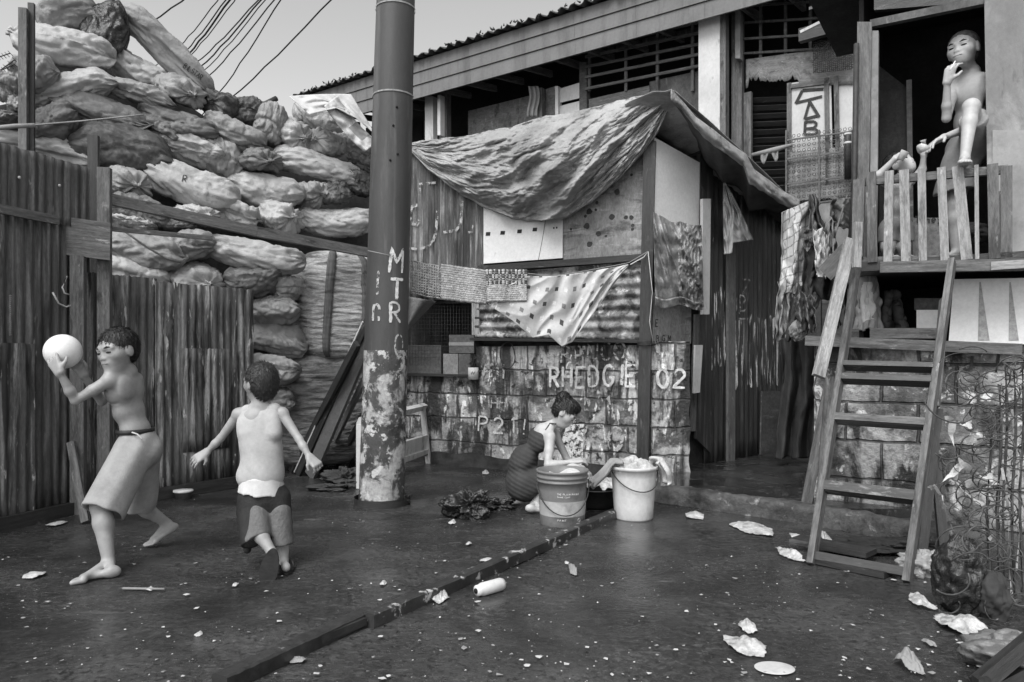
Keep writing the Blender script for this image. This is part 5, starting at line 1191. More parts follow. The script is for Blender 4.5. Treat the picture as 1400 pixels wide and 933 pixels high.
# ---- boy with the ball
def boy_ball():
    t = thing('person', 'barefoot shirtless boy in long khaki shorts holding a white ball', 'person', V(-2.05, 3.98, 0))
    b = Body(.0055); A = axes((-.92, .32, 0), (-.12, 0, 1))
    J = dict(hip=P(190, 612, 4.08), wa=P(185, 588, 4.07), mid=P(176, 562, 4.06), ch=P(170, 533, 4.04), nk=P(176, 508, 4.03), hd=P(161, 479, 3.98),
             sl=P(150, 520, 3.92), sr=P(170, 514, 4.16), el=P(103, 548, 3.86), wl=P(82, 510, 3.79), er=P(139, 549, 4.12), wr=P(114, 513, 3.99))
    b.ell(J['hip'], (.105, .08, .09), A, .03); b.ell(J['wa'], (.088, .066, .08), A, .03); b.ell(J['mid'], (.094, .068, .08), A, .04)
    b.ell(J['ch'] + A[2] * .0, (.115, .08, .10), A, .035); b.ell(J['ch'] + A[2] * .06 - A[1] * .005, (.11, .058, .045), A, .03)
    for sg, s in ((-1, 'sl'), (1, 'sr')): b.ell(J[s], (.038, .036, .038), A, .03)
    b.ell(J['ch'] - A[1] * .07 - A[0] * .06 + A[2] * .02, (.04, .018, .055), A, .045)       # shoulder blade
    traps(b, J['nk'], (J['sl'], J['sr']), .030)
    for i in range(9): q = J['wa'].lerp(J['nk'], i / 8) - A[1] * (.082 + .006 * math.sin(i / 8 * 3.14)); b.ell(q, (.008, .008, .02), A, .012, sub=True)
    for i in range(4): q = J['ch'] - A[0] * (.092) - A[2] * (.02 + .024 * i) + A[1] * .02; b.cone(q - A[1] * .05 + A[0] * .015, q + A[1] * .045 - A[2] * .02, .0035, .0035, .012, sub=True)
    b.cone(J['ch'] + A[2] * .07, J['nk'], .045, .036, .03); b.cone(J['nk'], J['hd'] - V(0, 0, .05), .037, .036, .02)
    b.chain([J['sl'], J['sl'].lerp(J['el'], .5), J['el'], J['el'].lerp(J['wl'], .35), J['wl']], [.034, .029, .022, .026, .0165], .014)
    b.chain([J['sr'], J['er'], J['er'].lerp(J['wr'], .35), J['wr']], [.034, .023, .026, .0165], .014)
    bc = P(86, 481, 3.90)
    dL = (P(64, 478, 3.83) - J['wl']).normalized(); hand(b, J['wl'], dL, (bc - P(72, 490, 3.8)), s=.86, curl=.30, side=-1, fan=.20)
    hand(b, J['wr'], (P(101, 492, 3.97) - J['wr']), (bc - P(106, 498, 3.98)), s=.86, curl=.35, side=1, fan=.12)
    # legs
    k1, a1 = P(137, 692, 3.86), P(149, 770, 3.80); k2, a2 = P(186, 688, 4.30), P(229, 716, 4.42)
    b.chain([P(182, 625, 4.02), k1, k1.lerp(a1, .3), a1], [.078, .047, .046, .029], .02); b.ell(k1.lerp(a1, .32) + V(.012, 0, 0), (.040, .043, .08), None, .02)
    b.chain([P(196, 625, 4.14), k2, k2.lerp(a2, .35), a2], [.076, .044, .042, .026], .02)
    foot(b, a1, G(94, 796, .012), s=1.0, side=-1, heel=G(159, 784, .02)); 
    foot(b, a2, G(198, 748, .012), s=.9, side=1, heel=P(240, 722, 4.43))
    L = head(b, J['hd'], (-.38, -.92, -.16), (-.12, .0, 1), .228, t)
    b.build('body', M_skin, t)
    s = Body(.006); k3 = P(141, 700, 3.85); k4 = P(191, 690, 4.27)
    s.ell(J['hip'] + A[2] * .03, (.108, .086, .085), A, .03); s.ell(J['hip'] - A[2] * .03 + V(.012, 0, 0), (.115, .098, .085), A, .04)
    u1 = (k3 - P(180, 628, 4.02)).normalized(); u2 = (k4 - P(196, 628, 4.14)).normalized()
    s.cone(P(180, 622, 4.02), k3 + u1 * .03, .098, .108, .04, cuts=[(k3, u1)]); s.cone(P(195, 622, 4.14), k4 + u2 * .03, .092, .086, .012, cuts=[(k4, u2)])
    s.cone(k3 - u1 * .02, k3 + u1 * .10, .095, .098, .004, sub=True); s.cone(k4 - u2 * .02, k4 + u2 * .08, .072, .074, .004, sub=True)
    top = J['wa'] + A[2] * .012; s.cone(top + A[2] * .12, top + A[2] * .12 + V(0, 0, .01), .12, .12, .005, sub=True)
    s.build('shorts', M_shorts, t, disp=folds(.009, 8, 27, (.85, .3, -.40), 2))
    ring(J['wa'] - A[2] * .003, A, .103, .083, .026, .006, M_belt, 'belt', t)
    mb = MB()
    for an in (-2.2, -1.2, -.3): c = J['wa'] + A[0] * .118 * math.cos(an) * 1 + A[1] * .096 * math.sin(an) * 1; mb.box(c - V(0, 0, .02), .012, .012, .036)
    mb = MB(); c = J['wa'] + A[0] * -.085 + A[1] * -.065; mb.tube([c, c + V(.03, 0, -.01), c + V(.06, -.01, -.035)], .004, 5); mb.build('drawstring', M_clothw, t)
    # ball
    B = MB()
    def bf(u, v):
        th = math.pi * v; ph = -2 * math.pi * u; return bc + V(math.sin(th) * math.cos(ph), math.sin(th) * math.sin(ph), math.cos(th)) * .092
    B.grid(bf, 48, 28); o = B.build('ball', M_ball); tag(o, 'white ball held up between the boy\'s hands', 'ball')
boy_ball()

# ---- running boy seen from behind
def boy_run():
    t = thing('person', 'small boy in grey tank top and sandals running away, seen from behind', 'person', V(-1.33, 3.9, 0))
    b = Body(.0055); A = axes((-.18, 1, 0), (.02, .05, 1)); Y = 3.95
    hp, wa, ch, nk, hd = P(362, 668, Y), P(358, 630, Y), P(355, 583, Y), P(357, 556, Y), P(356, 523, 3.96)
    b.ell(hp, (.105, .08, .085), A, .03); b.ell(wa, (.088, .060, .10), A, .06); b.ell(wa.lerp(ch, .5), (.092, .058, .09), A, .06); b.ell(ch, (.103, .060, .095), A, .06); b.ell(ch + A[2] * .055, (.10, .048, .04), A, .03)
    b.cone(ch + A[2] * .07, nk, .040, .032, .025); b.cone(nk, hd - V(0, 0, .04), .032, .031, .015)
    sl, sr = P(326, 567, Y), P(386, 566, Y)
    for s in (sl, sr): b.ell(s, (.032, .031, .032), A, .025)
    el, wl = P(302, 599, 3.97), P(283, 618, 3.96); er, wr = P(409, 601, 3.90), P(423, 625, 3.86)
    traps(b, nk, (sl, sr), .024)
    b.chain([sl, el, el.lerp(wl, .4), wl], [.029, .020, .021, .014], .012); b.chain([sr, er, er.lerp(wr, .4), wr], [.029, .020, .021, .014], .012)
    hand(b, wl, (P(268, 628, 3.94) - wl), (0, 1, -.6), s=.68, curl=.45, side=1); hand(b, wr, (P(436, 638, 3.84) - wr), (-.5, .7, -.5), s=.70, curl=1.15, side=-1)
    k1, a1 = P(350, 722, 3.84), P(371, 754, 3.78); k2, a2 = P(385, 722, 3.92), P(388, 769, 3.90)
    b.chain([P(347, 680, 3.93), k1, k1.lerp(a1, .35), a1], [.06, .037, .036, .024], .02); b.chain([P(376, 680, 3.96), k2, k2.lerp(a2, .35), a2], [.06, .037, .037, .024], .02)
    tl = P(366, 794, 3.74); foot(b, a1, tl, s=.72, side=1, up=(-.15, .9, .25), heel=P(373, 757, 3.74))
    tr = G(381, 781, .03) + V(-.05, .17, 0); foot(b, a2, tr, s=.72, side=-1, heel=G(389, 781, .03) + V(0, .03, .0))
    head(b, hd, (-.78, .60, .0), (.02, -.04, 1), .205, t, cut=lambda hb, L, H, ax: hb.ell(L(0, -.25, -.12), (.33 * H, .24 * H, .34 * H), ax, .03))
    b.build('body', M_skinl, t)
    # tank top: shell with wide armholes
    s = Body(.0055); ht = P(356, 657, Y)
    s.ell(ch + A[2] * .005, (.112, .068, .105), A, .05); s.ell(wa.lerp(ch, .5), (.106, .070, .10), A, .06); s.ell(wa, (.106, .074, .11), A, .07); s.ell(P(356, 652, Y), (.124, .098, .09), A, .07)
    s.cone(ht - A[2] * .2, ht - A[2] * .199, .2, .2, .001, sub=True, cuts=[(ht, (0.04, 0, 1))])
    s.cone(P(338, 561, Y - .004), P(340, 592, Y - .022), .036, .046, .02); s.cone(P(375, 560, Y - .004), P(374, 592, Y - .022), .036, .046, .02)
    for q, sg in ((sl, -1), (sr, 1)): s.cone(q + V(sg * .026, 0, .06), q + V(sg * .026, 0, -.040), .033, .030, .006, sub=True)
    s.cone(P(357, 549, Y - .15), P(357, 549, Y + .1), .036, .036, .004, sub=True)
    s.build('tank_top', M_tank, t, disp=folds(.0065, 9, 26, (.85, .2, .45), 1))
    s = Body(.006); h2 = P(357, 671, Y); s.cone(P(357, 655, Y), h2 - A[2] * .02, .108, .119, .02, cuts=[(h2 - V(0, 0, .012), (-.10, 0, -1)), (P(357, 652, Y), (0, 0, 1))]); s.build('undershirt', M_tankl, t, disp=folds(.004, 12, 50, (1, 0, .2), 4))
    # shorts: black with grey panels
    s = Body(.006); q1, q2 = P(349, 741, 3.83), P(386, 746, 3.91); u1, u2 = (q1 - P(346, 680, 3.93)).normalized(), (q2 - P(378, 680, 3.96)).normalized()
    s.cone(P(361, 664, Y), P(361, 684, Y), .100, .106, .03, cuts=[(P(360, 664, Y), (0, 0, 1))])
    s.cone(ht + V(0, 0, .115), ht + V(0, 0, .116), .14, .14, .002, sub=True)
    s.cone(P(345, 684, 3.93), q1 + u1 * .02, .078, .072, .03, cuts=[(q1, u1 + V(.3, 0, 0))]); s.cone(P(378, 682, 3.96), q2 + u2 * .02, .076, .060, .03, cuts=[(q2, u2)])
    s.cone(P(339, 700, 3.93), P(338, 752, 3.96), .055, .022, .03)
    s.build('shorts', M_sportd, t, disp=folds(.005, 10, 36, (.7, .2, .5), 3))
    s = Body(.006)
    s.cone(P(352, 694, 3.90), q1 + V(.010, -.004, .01), .066, .071, .02, cuts=[(q1, u1 + V(.3, 0, 0))]); s.cone(P(381, 700, 3.93), q2 + V(.002, -.004, .006), .064, .0605, .02, cuts=[(q2, u2)])
    s.build('grey_panel', M_sportg, t, disp=folds(.005, 10, 36, (.7, .2, .5), 3))
    # sandals
    def sandal(c0, c1, up, w, side):
        d = (c1 - c0); Ln = d.length; d.normalize(); u = Vector(up); u = (u - d * u.dot(d)).normalized(); x = d.cross(u); mb = MB(); n = 28; v0 = []
        for k in range(n):
            a = 2 * math.pi * k / n; l = .5 + .53 * math.cos(a); ww = w * (.38 + .14 * l) * math.sin(a); v0.append(c0 + d * Ln * l + x * ww)
        mb.add(v0 + [p - u * .014 for p in v0], [tuple(range(n)), tuple(range(2 * n - 1, n - 1, -1))] + [(k, (k + 1) % n, (k + 1) % n + n, k + n) for k in range(n)]); r = mb.build('sandal', M_rubber, t)
        mb = MB(); tp = c0 + d * Ln * .82 + u * .008; mb.tube([c0 + d * Ln * .42 + x * w * .42, c0 + d * Ln * .6 + x * w * .3 + u * .03, tp + u * .012, c0 + d * Ln * .6 - x * w * .3 + u * .03, c0 + d * Ln * .42 - x * w * .42], .006, 6); g_ = mb.build('strap', M_rubber, r)
    sandal(P(374, 751, 3.715), P(364, 800, 3.70), (-.1, 1, .1), .10, 1)
    sandal(G(391, 783, .016), G(391, 783, .016) + V(-.05, .19, 0), (0, 0, 1), .09, 1)
boy_run()

# ---- girl washing clothes
def girl():
    t = thing('person', 'girl with pinned up dark hair squatting over the washing in a dark strapless dress', 'person', G(725, 698))
    b = Body(.0062); A = axes((.86, .25, -.42), (.42, 0, .9))
    hp, mid, ch, nk, hd = P(716, 662, 5.48), P(716, 630, 5.47), P(738, 600, 5.44), P(752, 583, 5.42), P(772, 564, 5.38)
    b.ell(hp, (.15, .12, .12), A, .04); b.ell(mid, (.115, .09, .12), A, .05); b.ell(ch, (.115, .07, .10), A, .03); b.ell(ch + A[2] * .06, (.115, .05, .045), A, .03)
    b.cone(ch + A[2] * .07, nk, .05, .038, .035); b.cone(nk, hd - V(.0, 0, .03), .036, .035, .02)
    sr, sl = P(752, 598, 5.33), P(757, 590, 5.58)
    er, wr = P(749, 636, 5.24), P(781, 632, 5.23); el, wl = P(775, 628, 5.55), P(796, 640, 5.42)
    for s in (sr, sl): b.ell(s, (.038, .036, .038), A, .025)
    traps(b, nk, (sr, sl), .026)
    b.chain([sr, sr.lerp(er, .5), er, er.lerp(wr, .3), wr], [.038, .034, .026, .027, .017], .014); b.chain([sl, el, wl], [.036, .026, .017], .014)
    hand(b, wr, (.8, .1, .15), (.1, .3, -.8), s=.85, curl=.7, side=1); hand(b, wl, (.7, -.3, -.6), (-.4, .1, -.8), s=.85, curl=.7, side=-1)
    k1 = P(768, 652, 5.34); k2 = P(775, 650, 5.62); a1, a2 = P(729, 690, 5.38), P(742, 690, 5.60)
    b.chain([P(716, 668, 5.40), k1, k1.lerp(a1, .5), a1], [.082, .047, .045, .026], .02); b.chain([P(720, 668, 5.56), k2, k2.lerp(a2, .5), a2], [.082, .047, .045, .026], .02)
    foot(b, a1, G(757, 702, .012), s=.95, side=1, heel=G(722, 697, .03)); foot(b, a2, a2 + V(.18, -.02, -.03) - V(0, 0, a2.z - .045), s=.9, side=-1, heel=V(a2.x - .03, a2.y, .03))
    head(b, hd, (.72, -.14, -.66), (.62, -.05, .78), .205, t, hairrough=.012, cut=lambda hb, L, H, ax: (hb.ell(L(0, -.38, .34), (.27 * H, .25 * H, .27 * H), ax, .02), hb.ell(L(0, .1, .42), (.33 * H, .28 * H, .15 * H), ax, .03)))
    b.build('body', M_skinf, t)
    s = Body(.0062)
    s.ell(hp, (.168, .138, .13), A, .04); s.ell(mid, (.13, .105, .13), A, .05); s.ell(ch, (.126, .085, .11), A, .04)
    s.cone(P(716, 662, 5.41), P(752, 655, 5.37), .108, .085, .04); s.cone(P(720, 664, 5.56), P(755, 655, 5.6), .105, .085, .04)
    cutp = P(738, 597, 5.44); s.cone(cutp + A[2] * .26, cutp + A[2] * .28, .24, .24, .004, sub=True)
    rb = lambda X, Y, Z: 0.0016 * np.sin((X * .42 + Z * .9) * 210) + .004 * np.sin((X * .5 - Z * .7) * 40 + np.sin(Y * 20) * 2)
    s.build('dress', M_dress, t, disp=rb)
    mb = MB(); mb.tube([P(748, 601, 5.31), P(746, 588, 5.35), P(752, 579, 5.38), P(760, 580, 5.34)], .006, 6); mb.build('halter_strap', M_dress, t)
    mb = MB()
    c = G(722, 699, .012); mb.box(c + V(.08, .0, -.008), .26, .10, .018, rz=-.15); mb.build('slipper', M_rubber, t)
girl()

# ---- figure smoking in the doorway
def man():
    t = thing('person', 'shirtless man with shaved head smoking in the doorway, one foot up on the railing', 'person', P(1312, 360, 4.98))
    b = Body(.006); A = axes((-.85, -.5, 0), (0, 0, 1))
    hp, mid, ch, nk, hd = P(1330, 202, 5.05), P(1326, 165, 5.05), P(1324, 128, 5.03), P(1329, 98, 5.03), P(1317, 68, 4.98)
    b.ell(hp, (.14, .10, .11), A, .04); b.ell(mid, (.105, .072, .13), A, .035); b.ell(ch, (.130, .082, .12), A, .035); b.ell(ch + A[2] * .085, (.13, .055, .045), A, .03)
    b.cone(ch + A[2] * .10, nk, .052, .042, .03); b.cone(nk, hd - V(-.01, 0, .05), .042, .04, .02)
    sn, sf = P(1338, 116, 4.97), P(1305, 112, 5.10)
    for s in (sn, sf): b.ell(s, (.045, .043, .045), A, .03)
    en, wn = P(1334, 172, 4.95), P(1290, 188, 4.86)      # near arm reaches down to the small child
    ef, wf = P(1294, 162, 4.94), P(1295, 113, 4.86)      # far arm bent up to the mouth
    traps(b, nk, (sn, sf), .034)
    b.chain([sn, en, en.lerp(wn, .35), wn], [.040, .028, .029, .019], .014); b.chain([sf, sf.lerp(ef, .5), ef, ef.lerp(wf, .35), wf], [.040, .035, .027, .029, .019], .014)
    hand(b, wn, (P(1266, 201, 4.84) - wn), (-.2, -.2, -.9), s=1.0, curl=.45, side=1); hand(b, wf, (P(1301, 88, 4.84) - wf), (.9, .3, .1), s=.95, curl=.75, side=-1)
    kn, an = P(1328, 146, 4.72), P(1319, 218, 4.64); ft = RW.at(1312, 236, .27)
    b.chain([P(1336, 200, 4.98), kn, kn.lerp(an, .3), an], [.078, .048, .043, .028], .02); b.ell(kn, (.047, .043, .046), None, .015)
    hz = RW.at(1316, 236, .27); zr = RW.at(1315, 232, .30).z + .012
    hl = Vector((an.x + .0, an.y + .03, zr + .02)); tp = hl + V(-.10, -.20, -.005); foot(b, an, tp, s=.98, side=1, heel=hl)
    k2, a2 = P(1306, 280, 5.05), P(1308, 345, 5.05)
    b.chain([P(1318, 205, 5.08), k2, k2.lerp(a2, .3), a2], [.085, .056, .055, .035], .03); foot(b, a2, V(a2.x - .17, a2.y - .10, 1.785), s=.98, side=1)
    head(b, hd, (-.78, -.6, -.02), (-.12, .0, 1), .242, t, hairrough=.004, hairm=mat('cropped_hair', .085, .4, 30, S1, .8, .5, 90, .002), cut=lambda hb, L, H, ax: hb.p.__setitem__(slice(0, 2), [('e', (hb.p[0][1][0], hb.p[0][1][1] * .955, hb.p[0][1][2]), .01, False, hb.p[0][4], hb.p[0][5]), hb.p[1]]))
    b.build('body', M_skinf, t)
    s = Body(.0065); s.ell(hp, (.155, .12, .10), A, .04); s.cone(P(1336, 200, 4.98), P(1332, 166, 4.80), .108, .088, .04, cuts=[(P(1331, 160, 4.78), kn - P(1336, 200, 4.98))])
    q = P(1305, 262, 5.05); s.cone(P(1318, 205, 5.06), q - V(0, 0, .02), .115, .125, .05, cuts=[(q, (.15, 0, -1))])
    s.build('shorts', M_clothg, t, disp=folds(.006, 8, 40, (.8, .2, .2), 3))
    mb = MB(); mb.tube([P(1299, 96, 4.77), P(1306, 84, 4.80)], .0045, 7); tag(mb.build('cigarette', M_white), 'small white cigarette at the lips of the figure in the doorway', 'cigarette')
man()

# ---- small child drinking behind the railing (given shorts here)
def child():
    t = thing('person', 'small child in pale shorts drinking behind the balcony railing', 'person', P(1226, 361, 4.98))
    b = Body(.0058); A = axes((.25, -.95, 0), (0, 0, 1)); Y = 4.92
    hp, mid, ch, nk, hd = P(1225, 308, Y), P(1226, 282, Y - .02), P(1229, 258, Y), P(1229, 244, Y), P(1230, 226, Y)
    b.ell(hp, (.082, .07, .07), A, .03); b.ell(mid, (.08, .078, .085), A, .04); b.ell(ch, (.082, .058, .065), A, .04); b.cone(ch, nk, .045, .034, .03); b.cone(nk, hd, .030, .034, .02)
    sa, sb = P(1212, 250, Y), P(1245, 248, Y)
    b.chain([sa, P(1201, 240, 4.88), P(1224, 217, 4.80)], [.032, .024, .017], .02); b.chain([sb, P(1261, 232, 4.92), P(1263, 213, 4.90)], [.030, .022, .016], .02)
    hand(b, P(1224, 217, 4.80), (.8, .1, .5), (.2, .6, -.5), s=.58, curl=.6, side=1); hand(b, P(1263, 213, 4.90), (0, -.1, 1), (0, .5, .2), s=.55, curl=.5, side=1)
    for px in (1215, 1236): b.chain([P(px, 318, Y), P(px - 1, 338, Y - .02), P(px, 354, Y)], [.056, .042, .029], .02); a = P(px, 354, Y); foot(b, a, V(a.x + .02, a.y - .11, 1.785), s=.6, side=-1 if px < 1225 else 1)
    head(b, hd, (.42, -.70, .50), (-.35, .30, .75), .185, t)
    b.build('body', M_skinf, t)
    s = Body(.006); s.ell(hp + V(0, 0, -.0), (.093, .082, .06), A, .03)
    for px in (1215, 1236): q = P(px, 331, Y); s.cone(P(px, 314, Y), q - V(0, 0, .02), .066, .062, .03, cuts=[(q, (0, 0, -1))])
    s.build('shorts', M_clothg, t, disp=folds(.003, 9, 60, (.8, .2, .2), 5))
    mb = MB(); c = P(1234, 213, 4.76); d = V(-.35, .3, -.75).normalized(); mb.tube([c - d * .03, c - d * .028, c + d * .028], [.026, .026, .02], 14); tag(mb.build('cup', M_clothw), 'small pale cup at the mouth of the child behind the railing', 'cup')
    mb = MB(); mb.tube([P(1257, 204, 4.80), P(1264, 201, 4.80), P(1262, 192, 4.80)], [.03, .036, .02], 10); tag(mb.build('food_packet', M_clothw), 'small crumpled packet passed from the man\'s hand to the child', 'packet')
child()

# ================================================================ WASHING ON THE LINE
pole_front = lambda z: pole_c(z) + V(.05, -pole_r(z) - .01, 0)
l0 = P(503, 343, 5.42); l1 = P(556, 356, 5.9); l2 = HUT.at(886, 344, .14)
def line_pt(px):
    t = (px - 556) / (886 - 556); return P(px, lin([(556, 356), (600, 365), (663, 374), (720, 374), (760, 378), (859, 360), (886, 344)], px), 5.9 + (l2.y - 5.9) * t)
mb = MB(); mb.tube([l0, P(530, 349, 5.40), l1] + [line_pt(x) for x in range(570, 886, 10)] + [l2], .004, 5)
tag(mb.build('clothes_line', M_clothg), 'clothes line running from the steel pole to the hut corner post', 'clothes line')
mb = MB(); mb.tube([l2, P(892, 400, l2.y), P(888, 440, l2.y - .02), P(893, 470, l2.y)], .004, 4); mb.tube([l2, P(880, 352, l2.y), P(862, 362, 6.1)], .005, 4)
tag(mb.build('string', M_clothw), 'white string knotted round the hut corner post', 'string')
def rug(x0, x1, yb0, yb1, kind, label):
    mb = MB(); nu = 26; nv = 20; md = M_rug
    if kind == 'net':
        for j in range(13):
            v = j / 12; mb.tube([line_pt(x0 + (x1 - x0) * k / 10) - V(0, .02 + .01 * math.sin(k * 2.2 + j * .5), v * (yb0 - 358) / 1000 * 5.9) + V(0, 0, .004 * math.sin(k + j)) for k in range(11)], .0065, 5)
        for i in range(13):
            x = x0 + (x1 - x0) * i / 12; mb.tube([line_pt(x) - V(0, .022 + .008 * math.sin(i * 1.8 + k * .6), k / 8 * (yb0 - 358) / 1000 * 5.9) for k in range(9)], .006, 5)
    else:
        nr = 15
        def f(u, v):
            p = line_pt(x0 + (x1 - x0) * u); hgt = (yb0 + (yb1 - yb0) * u - 372) / 1000 * p.y
            return p + V(0, -.025 - .012 * abs(math.sin(v * nr * math.pi)) - .01 * math.sin(u * 9 + x0) + .004 * nz3((u * 30, v * 30, x0)) - .010 * abs(math.sin(u * (40 if kind == 'mix' and v < .5 else 6))), -v * hgt + .02 + .006 * nz3((u * 12, v, x0)))
        mb.grid(f, 120, 100, thick=.01, mif=lambda u, v: 1 if (kind == 'mix' and v < .48 and (int(u * 20) + int(v * 24)) % 2) or (kind == 'row' and (v * nr) % 1 < .16) else 0)
    return tag(mb.build('crochet_rug', [M_rug, M_rugd]), label, 'rug', 'crocheted rugs on the clothes line')
rug(562, 603, 402, 402, 'net', 'open loop crocheted rug nearest the pole'); rug(604, 664, 419, 417, 'row', 'plain ribbed crocheted rug, middle one on the line'); rug(664, 720, 414, 413, 'mix', 'two tone crocheted rug beside the patterned cloth')
# patterned sheet
mb = MB(); ct = [(690, 378), (720, 378), (760, 378), (810, 371), (859, 362)]; cbm = [(672, 420), (700, 438), (728, 462), (750, 458), (768, 474), (782, 468), (810, 430), (840, 388), (859, 364)]
def sheet(u, v):
    xt = 700 + 159 * u; yt = lin(ct, xt); xb = 676 + 183 * u; yb = lin(cbm, xb); x = xt + (xb - xt) * v; y = yt + (yb - yt) * v
    d = 5.93 + (x - 600) / 286 * .40 + .0; fold = math.sin(u * 26 + v * 3 + 2 * nz3((u * 4, v * 2, 0))) * .016 + .03 * ridge(nz3((u * 6 + v * 2.5, v * 1.5, 3)))
    return P(x, y, lin([(600, 5.96), (886, 6.42)], x) - fold)
def sq(u, v):
    a, b = (u * 13) % 1, (v * 4.2 + .25) % 1
    if a < .36 and b < .30: return 1 + (int(u * 13) + int(v * 4.2 + .25)) % 3
    return 0
mb.grid(sheet, 180, 90, thick=.003, mif=sq)
tag(mb.build('patterned_sheet', [M_sheer, mat('print_dark', .06, .2, 9), mat('print_pale', .62, .1, 9), mat('print_grey', .17, .1, 9)]), 'thin grey sheet printed with small squares drooping from the line', 'sheet')
# dark triangular cloth by the pole
mb = MB(); mb.grid(lambda u, v: P(549 + (47 - 47 * v * .95) * u, 404 + 8 * u * (1 - v) + 54 * v, 6.6 + .05 * math.sin(u * 7) + .2 * u), 16, 16, thick=.004)
tag(mb.build('dark_cloth', M_sportg), 'dark triangular cloth tied between the pole and the window', 'cloth')
# plastic curtain over the side window
mb = MB(); ctp = [(893, 290), (905, 296), (918, 304), (930, 303), (945, 308), (958, 308)]
def plast(u, v):
    x = 893 + 66 * u + (3 * v); y0 = lin(ctp, x); y1 = 418 + 4 * u + 3 * math.sin(u * 9); y = y0 + (y1 - y0) * v
    q = u * 1.2 - v * .75
    return SIDE.at(x, y, .15 + .05 * math.sin(math.pi * v) + .045 * ridge(nz3((q * 5, v * 1.2, 2))) + .02 * ridge(nz3((u * 14, v * 12, 2))) * (u > .5) + .02 * nz3((u * 5, v * 9, 1)) + (.04 if v > .9 else 0))
mb.grid(plast, 90, 110, thick=.002)
tag(mb.build('plastic_curtain', M_plastic), 'cloudy plastic sheeting tied over the alley side window of the hut', 'plastic sheet')
mb = MB()
def bagp(u, v):
    x = 990 + 10 * v + (2 + 38 * v ** .8) * (u - .35) + 4 * v; y = 250 + 84 * v - 6 * u * v + (14 * (u < .3) * v); return SIDE.at(x, y, .16 + .06 * math.sin(math.pi * u) * v + .04 * ridge(nz3((u * 5, v * 4, 6))))
mb.grid(bagp, 40, 50, thick=.002)
tag(mb.build('hanging_plastic_bag', M_plasticc), 'clear plastic bag hanging from a nail on the alley wall of the hut', 'plastic bag')

# ================================================================ WINDOW LEDGE THINGS
def wbox(pl, x0, x1, y0, y1, off, dep, m, name, label, cat, lid=None):
    mb = MB(); f = [pl.at(x0, y1, off), pl.at(x1, y1, off), pl.at(x1, y0, off), pl.at(x0, y0, off)]; mb.hexa(f + [p - pl.n * dep for p in f])
    if lid: a = f[3].lerp(f[2], .5); mb.bar(f[3].lerp(f[0], .5) + pl.n * .002, f[2].lerp(f[1], .5) + pl.n * .002, .035, .004, face=pl.n, mi=1)
    return tag(mb.build(name, [m, M_clothg]), label, cat)
wbox(HUT, 606, 626, 484, 515, .05, .18, M_card, 'carton', 'pale carton on the window ledge, left of the tin can', 'box'); wbox(HUT, 627, 643, 484, 516, .06, .2, M_cardd, 'carton', 'darker carton standing right behind the tin can', 'box')
wbox(HUT, 614, 648, 458, 483, -.02, .2, M_cardd, 'carton', 'dark carton stacked on the ledge boxes under the window', 'box', 1); wbox(HUT, 556, 603, 472, 514, -.08, .3, M_cardd, 'crate', 'big dark crate in the window corner next to the pole', 'crate')
t = thing('tin_can', 'white tin can with a small plant on the window ledge', 'tin can', HUT.at(647, 520, .10))
c = HUT.at(647, 519, .10); mb = MB(); mb.tube([c, c + V(0, 0, .12)], .052, 20); mb.build('can', M_clothw, t)
tx = MB()
for k in range(4): a = -1.9 + k * .22; q = c + V(.053 * math.cos(a), .053 * math.sin(a), .05 + .01 * (k % 2)); tx.bar(q, q + V(.0, 0, .022), .006, .001, face=(math.cos(a), math.sin(a), 0))
tx.build('can_label', M_paintdk, t)
mb = MB()
for k in range(26): a = R_.uniform(0, 6.28); r = R_.uniform(.02, .08); b0 = c + V(0, 0, .12); e_ = b0 + V(math.cos(a) * r, math.sin(a) * r, R_.uniform(.02, .13)); mb.tube([b0, b0.lerp(e_, .6) + V(0, 0, .02), e_], [.003, .006, .001], 4)
mb.build('plant', M_clothd, t)
mb = MB(); c = HUT.at(694, 486, .05); mb.tube([c + HUT.e * .085 * math.cos(a) + V(0, 0, .13 * math.sin(a)) + HUT.n * .01 * math.sin(3 * a) for a in [k * math.pi / 12 for k in range(25)]], .006, 5)
tag(mb.build('wire_ring', M_wire), 'ring of dark wire hanging on the block wall under the sill', 'wire ring')
# peeled white patch on the blocks
mb = MB()
def patch(u, v):
    x = 758 + 38 * u * (1 - .35 * v) + 16 * v; y = 642 - 62 * v; return HUT.at(x, y, .034 + .003 * nz3((u * 9, v * 9, 0)))
mb.grid(patch, 20, 24); pk_ = mb.build('paint_patch', mat('peeling_white_paint', .66, .1, 8, S1, .7, .3, 30, .006, alpha=(22, .47)), bwr)

# white bench behind the pole
t = thing('low_stand', 'old white painted low stand half hidden behind the pole', 'stand', P(545, 636, 7.0))
def B2(a, b, w, d, m, name): MB().bar(a, b, w, d, face=(-.3, -1, 0)).build(name, m, t)
fl, fr_, br = G(492, 668), G(586, 634), G(600, 620)
wl = P(492, 580, G(492, 668).y); wr_ = P(578, 560, G(586, 634).y); 
B2(fl, wl, .05, .04, M_whiteold, 'leg'); B2(fr_, wr_, .05, .04, M_whiteold, 'leg')
B2(wl + V(0, 0, .02), wr_ + V(.02, 0, .03), .06, .05, M_whiteold, 'top_rail'); B2(fl.lerp(wl, .22), fr_.lerp(wr_, .22), .06, .04, M_whiteold, 'bottom_rail')
a, b = fl.lerp(wl, .40), fr_.lerp(wr_, .40); mb = MB(); mb.bar(a, b, .16, .03, face=(-.3, -1, 0)); mb.build('panel', M_whiteold, t)
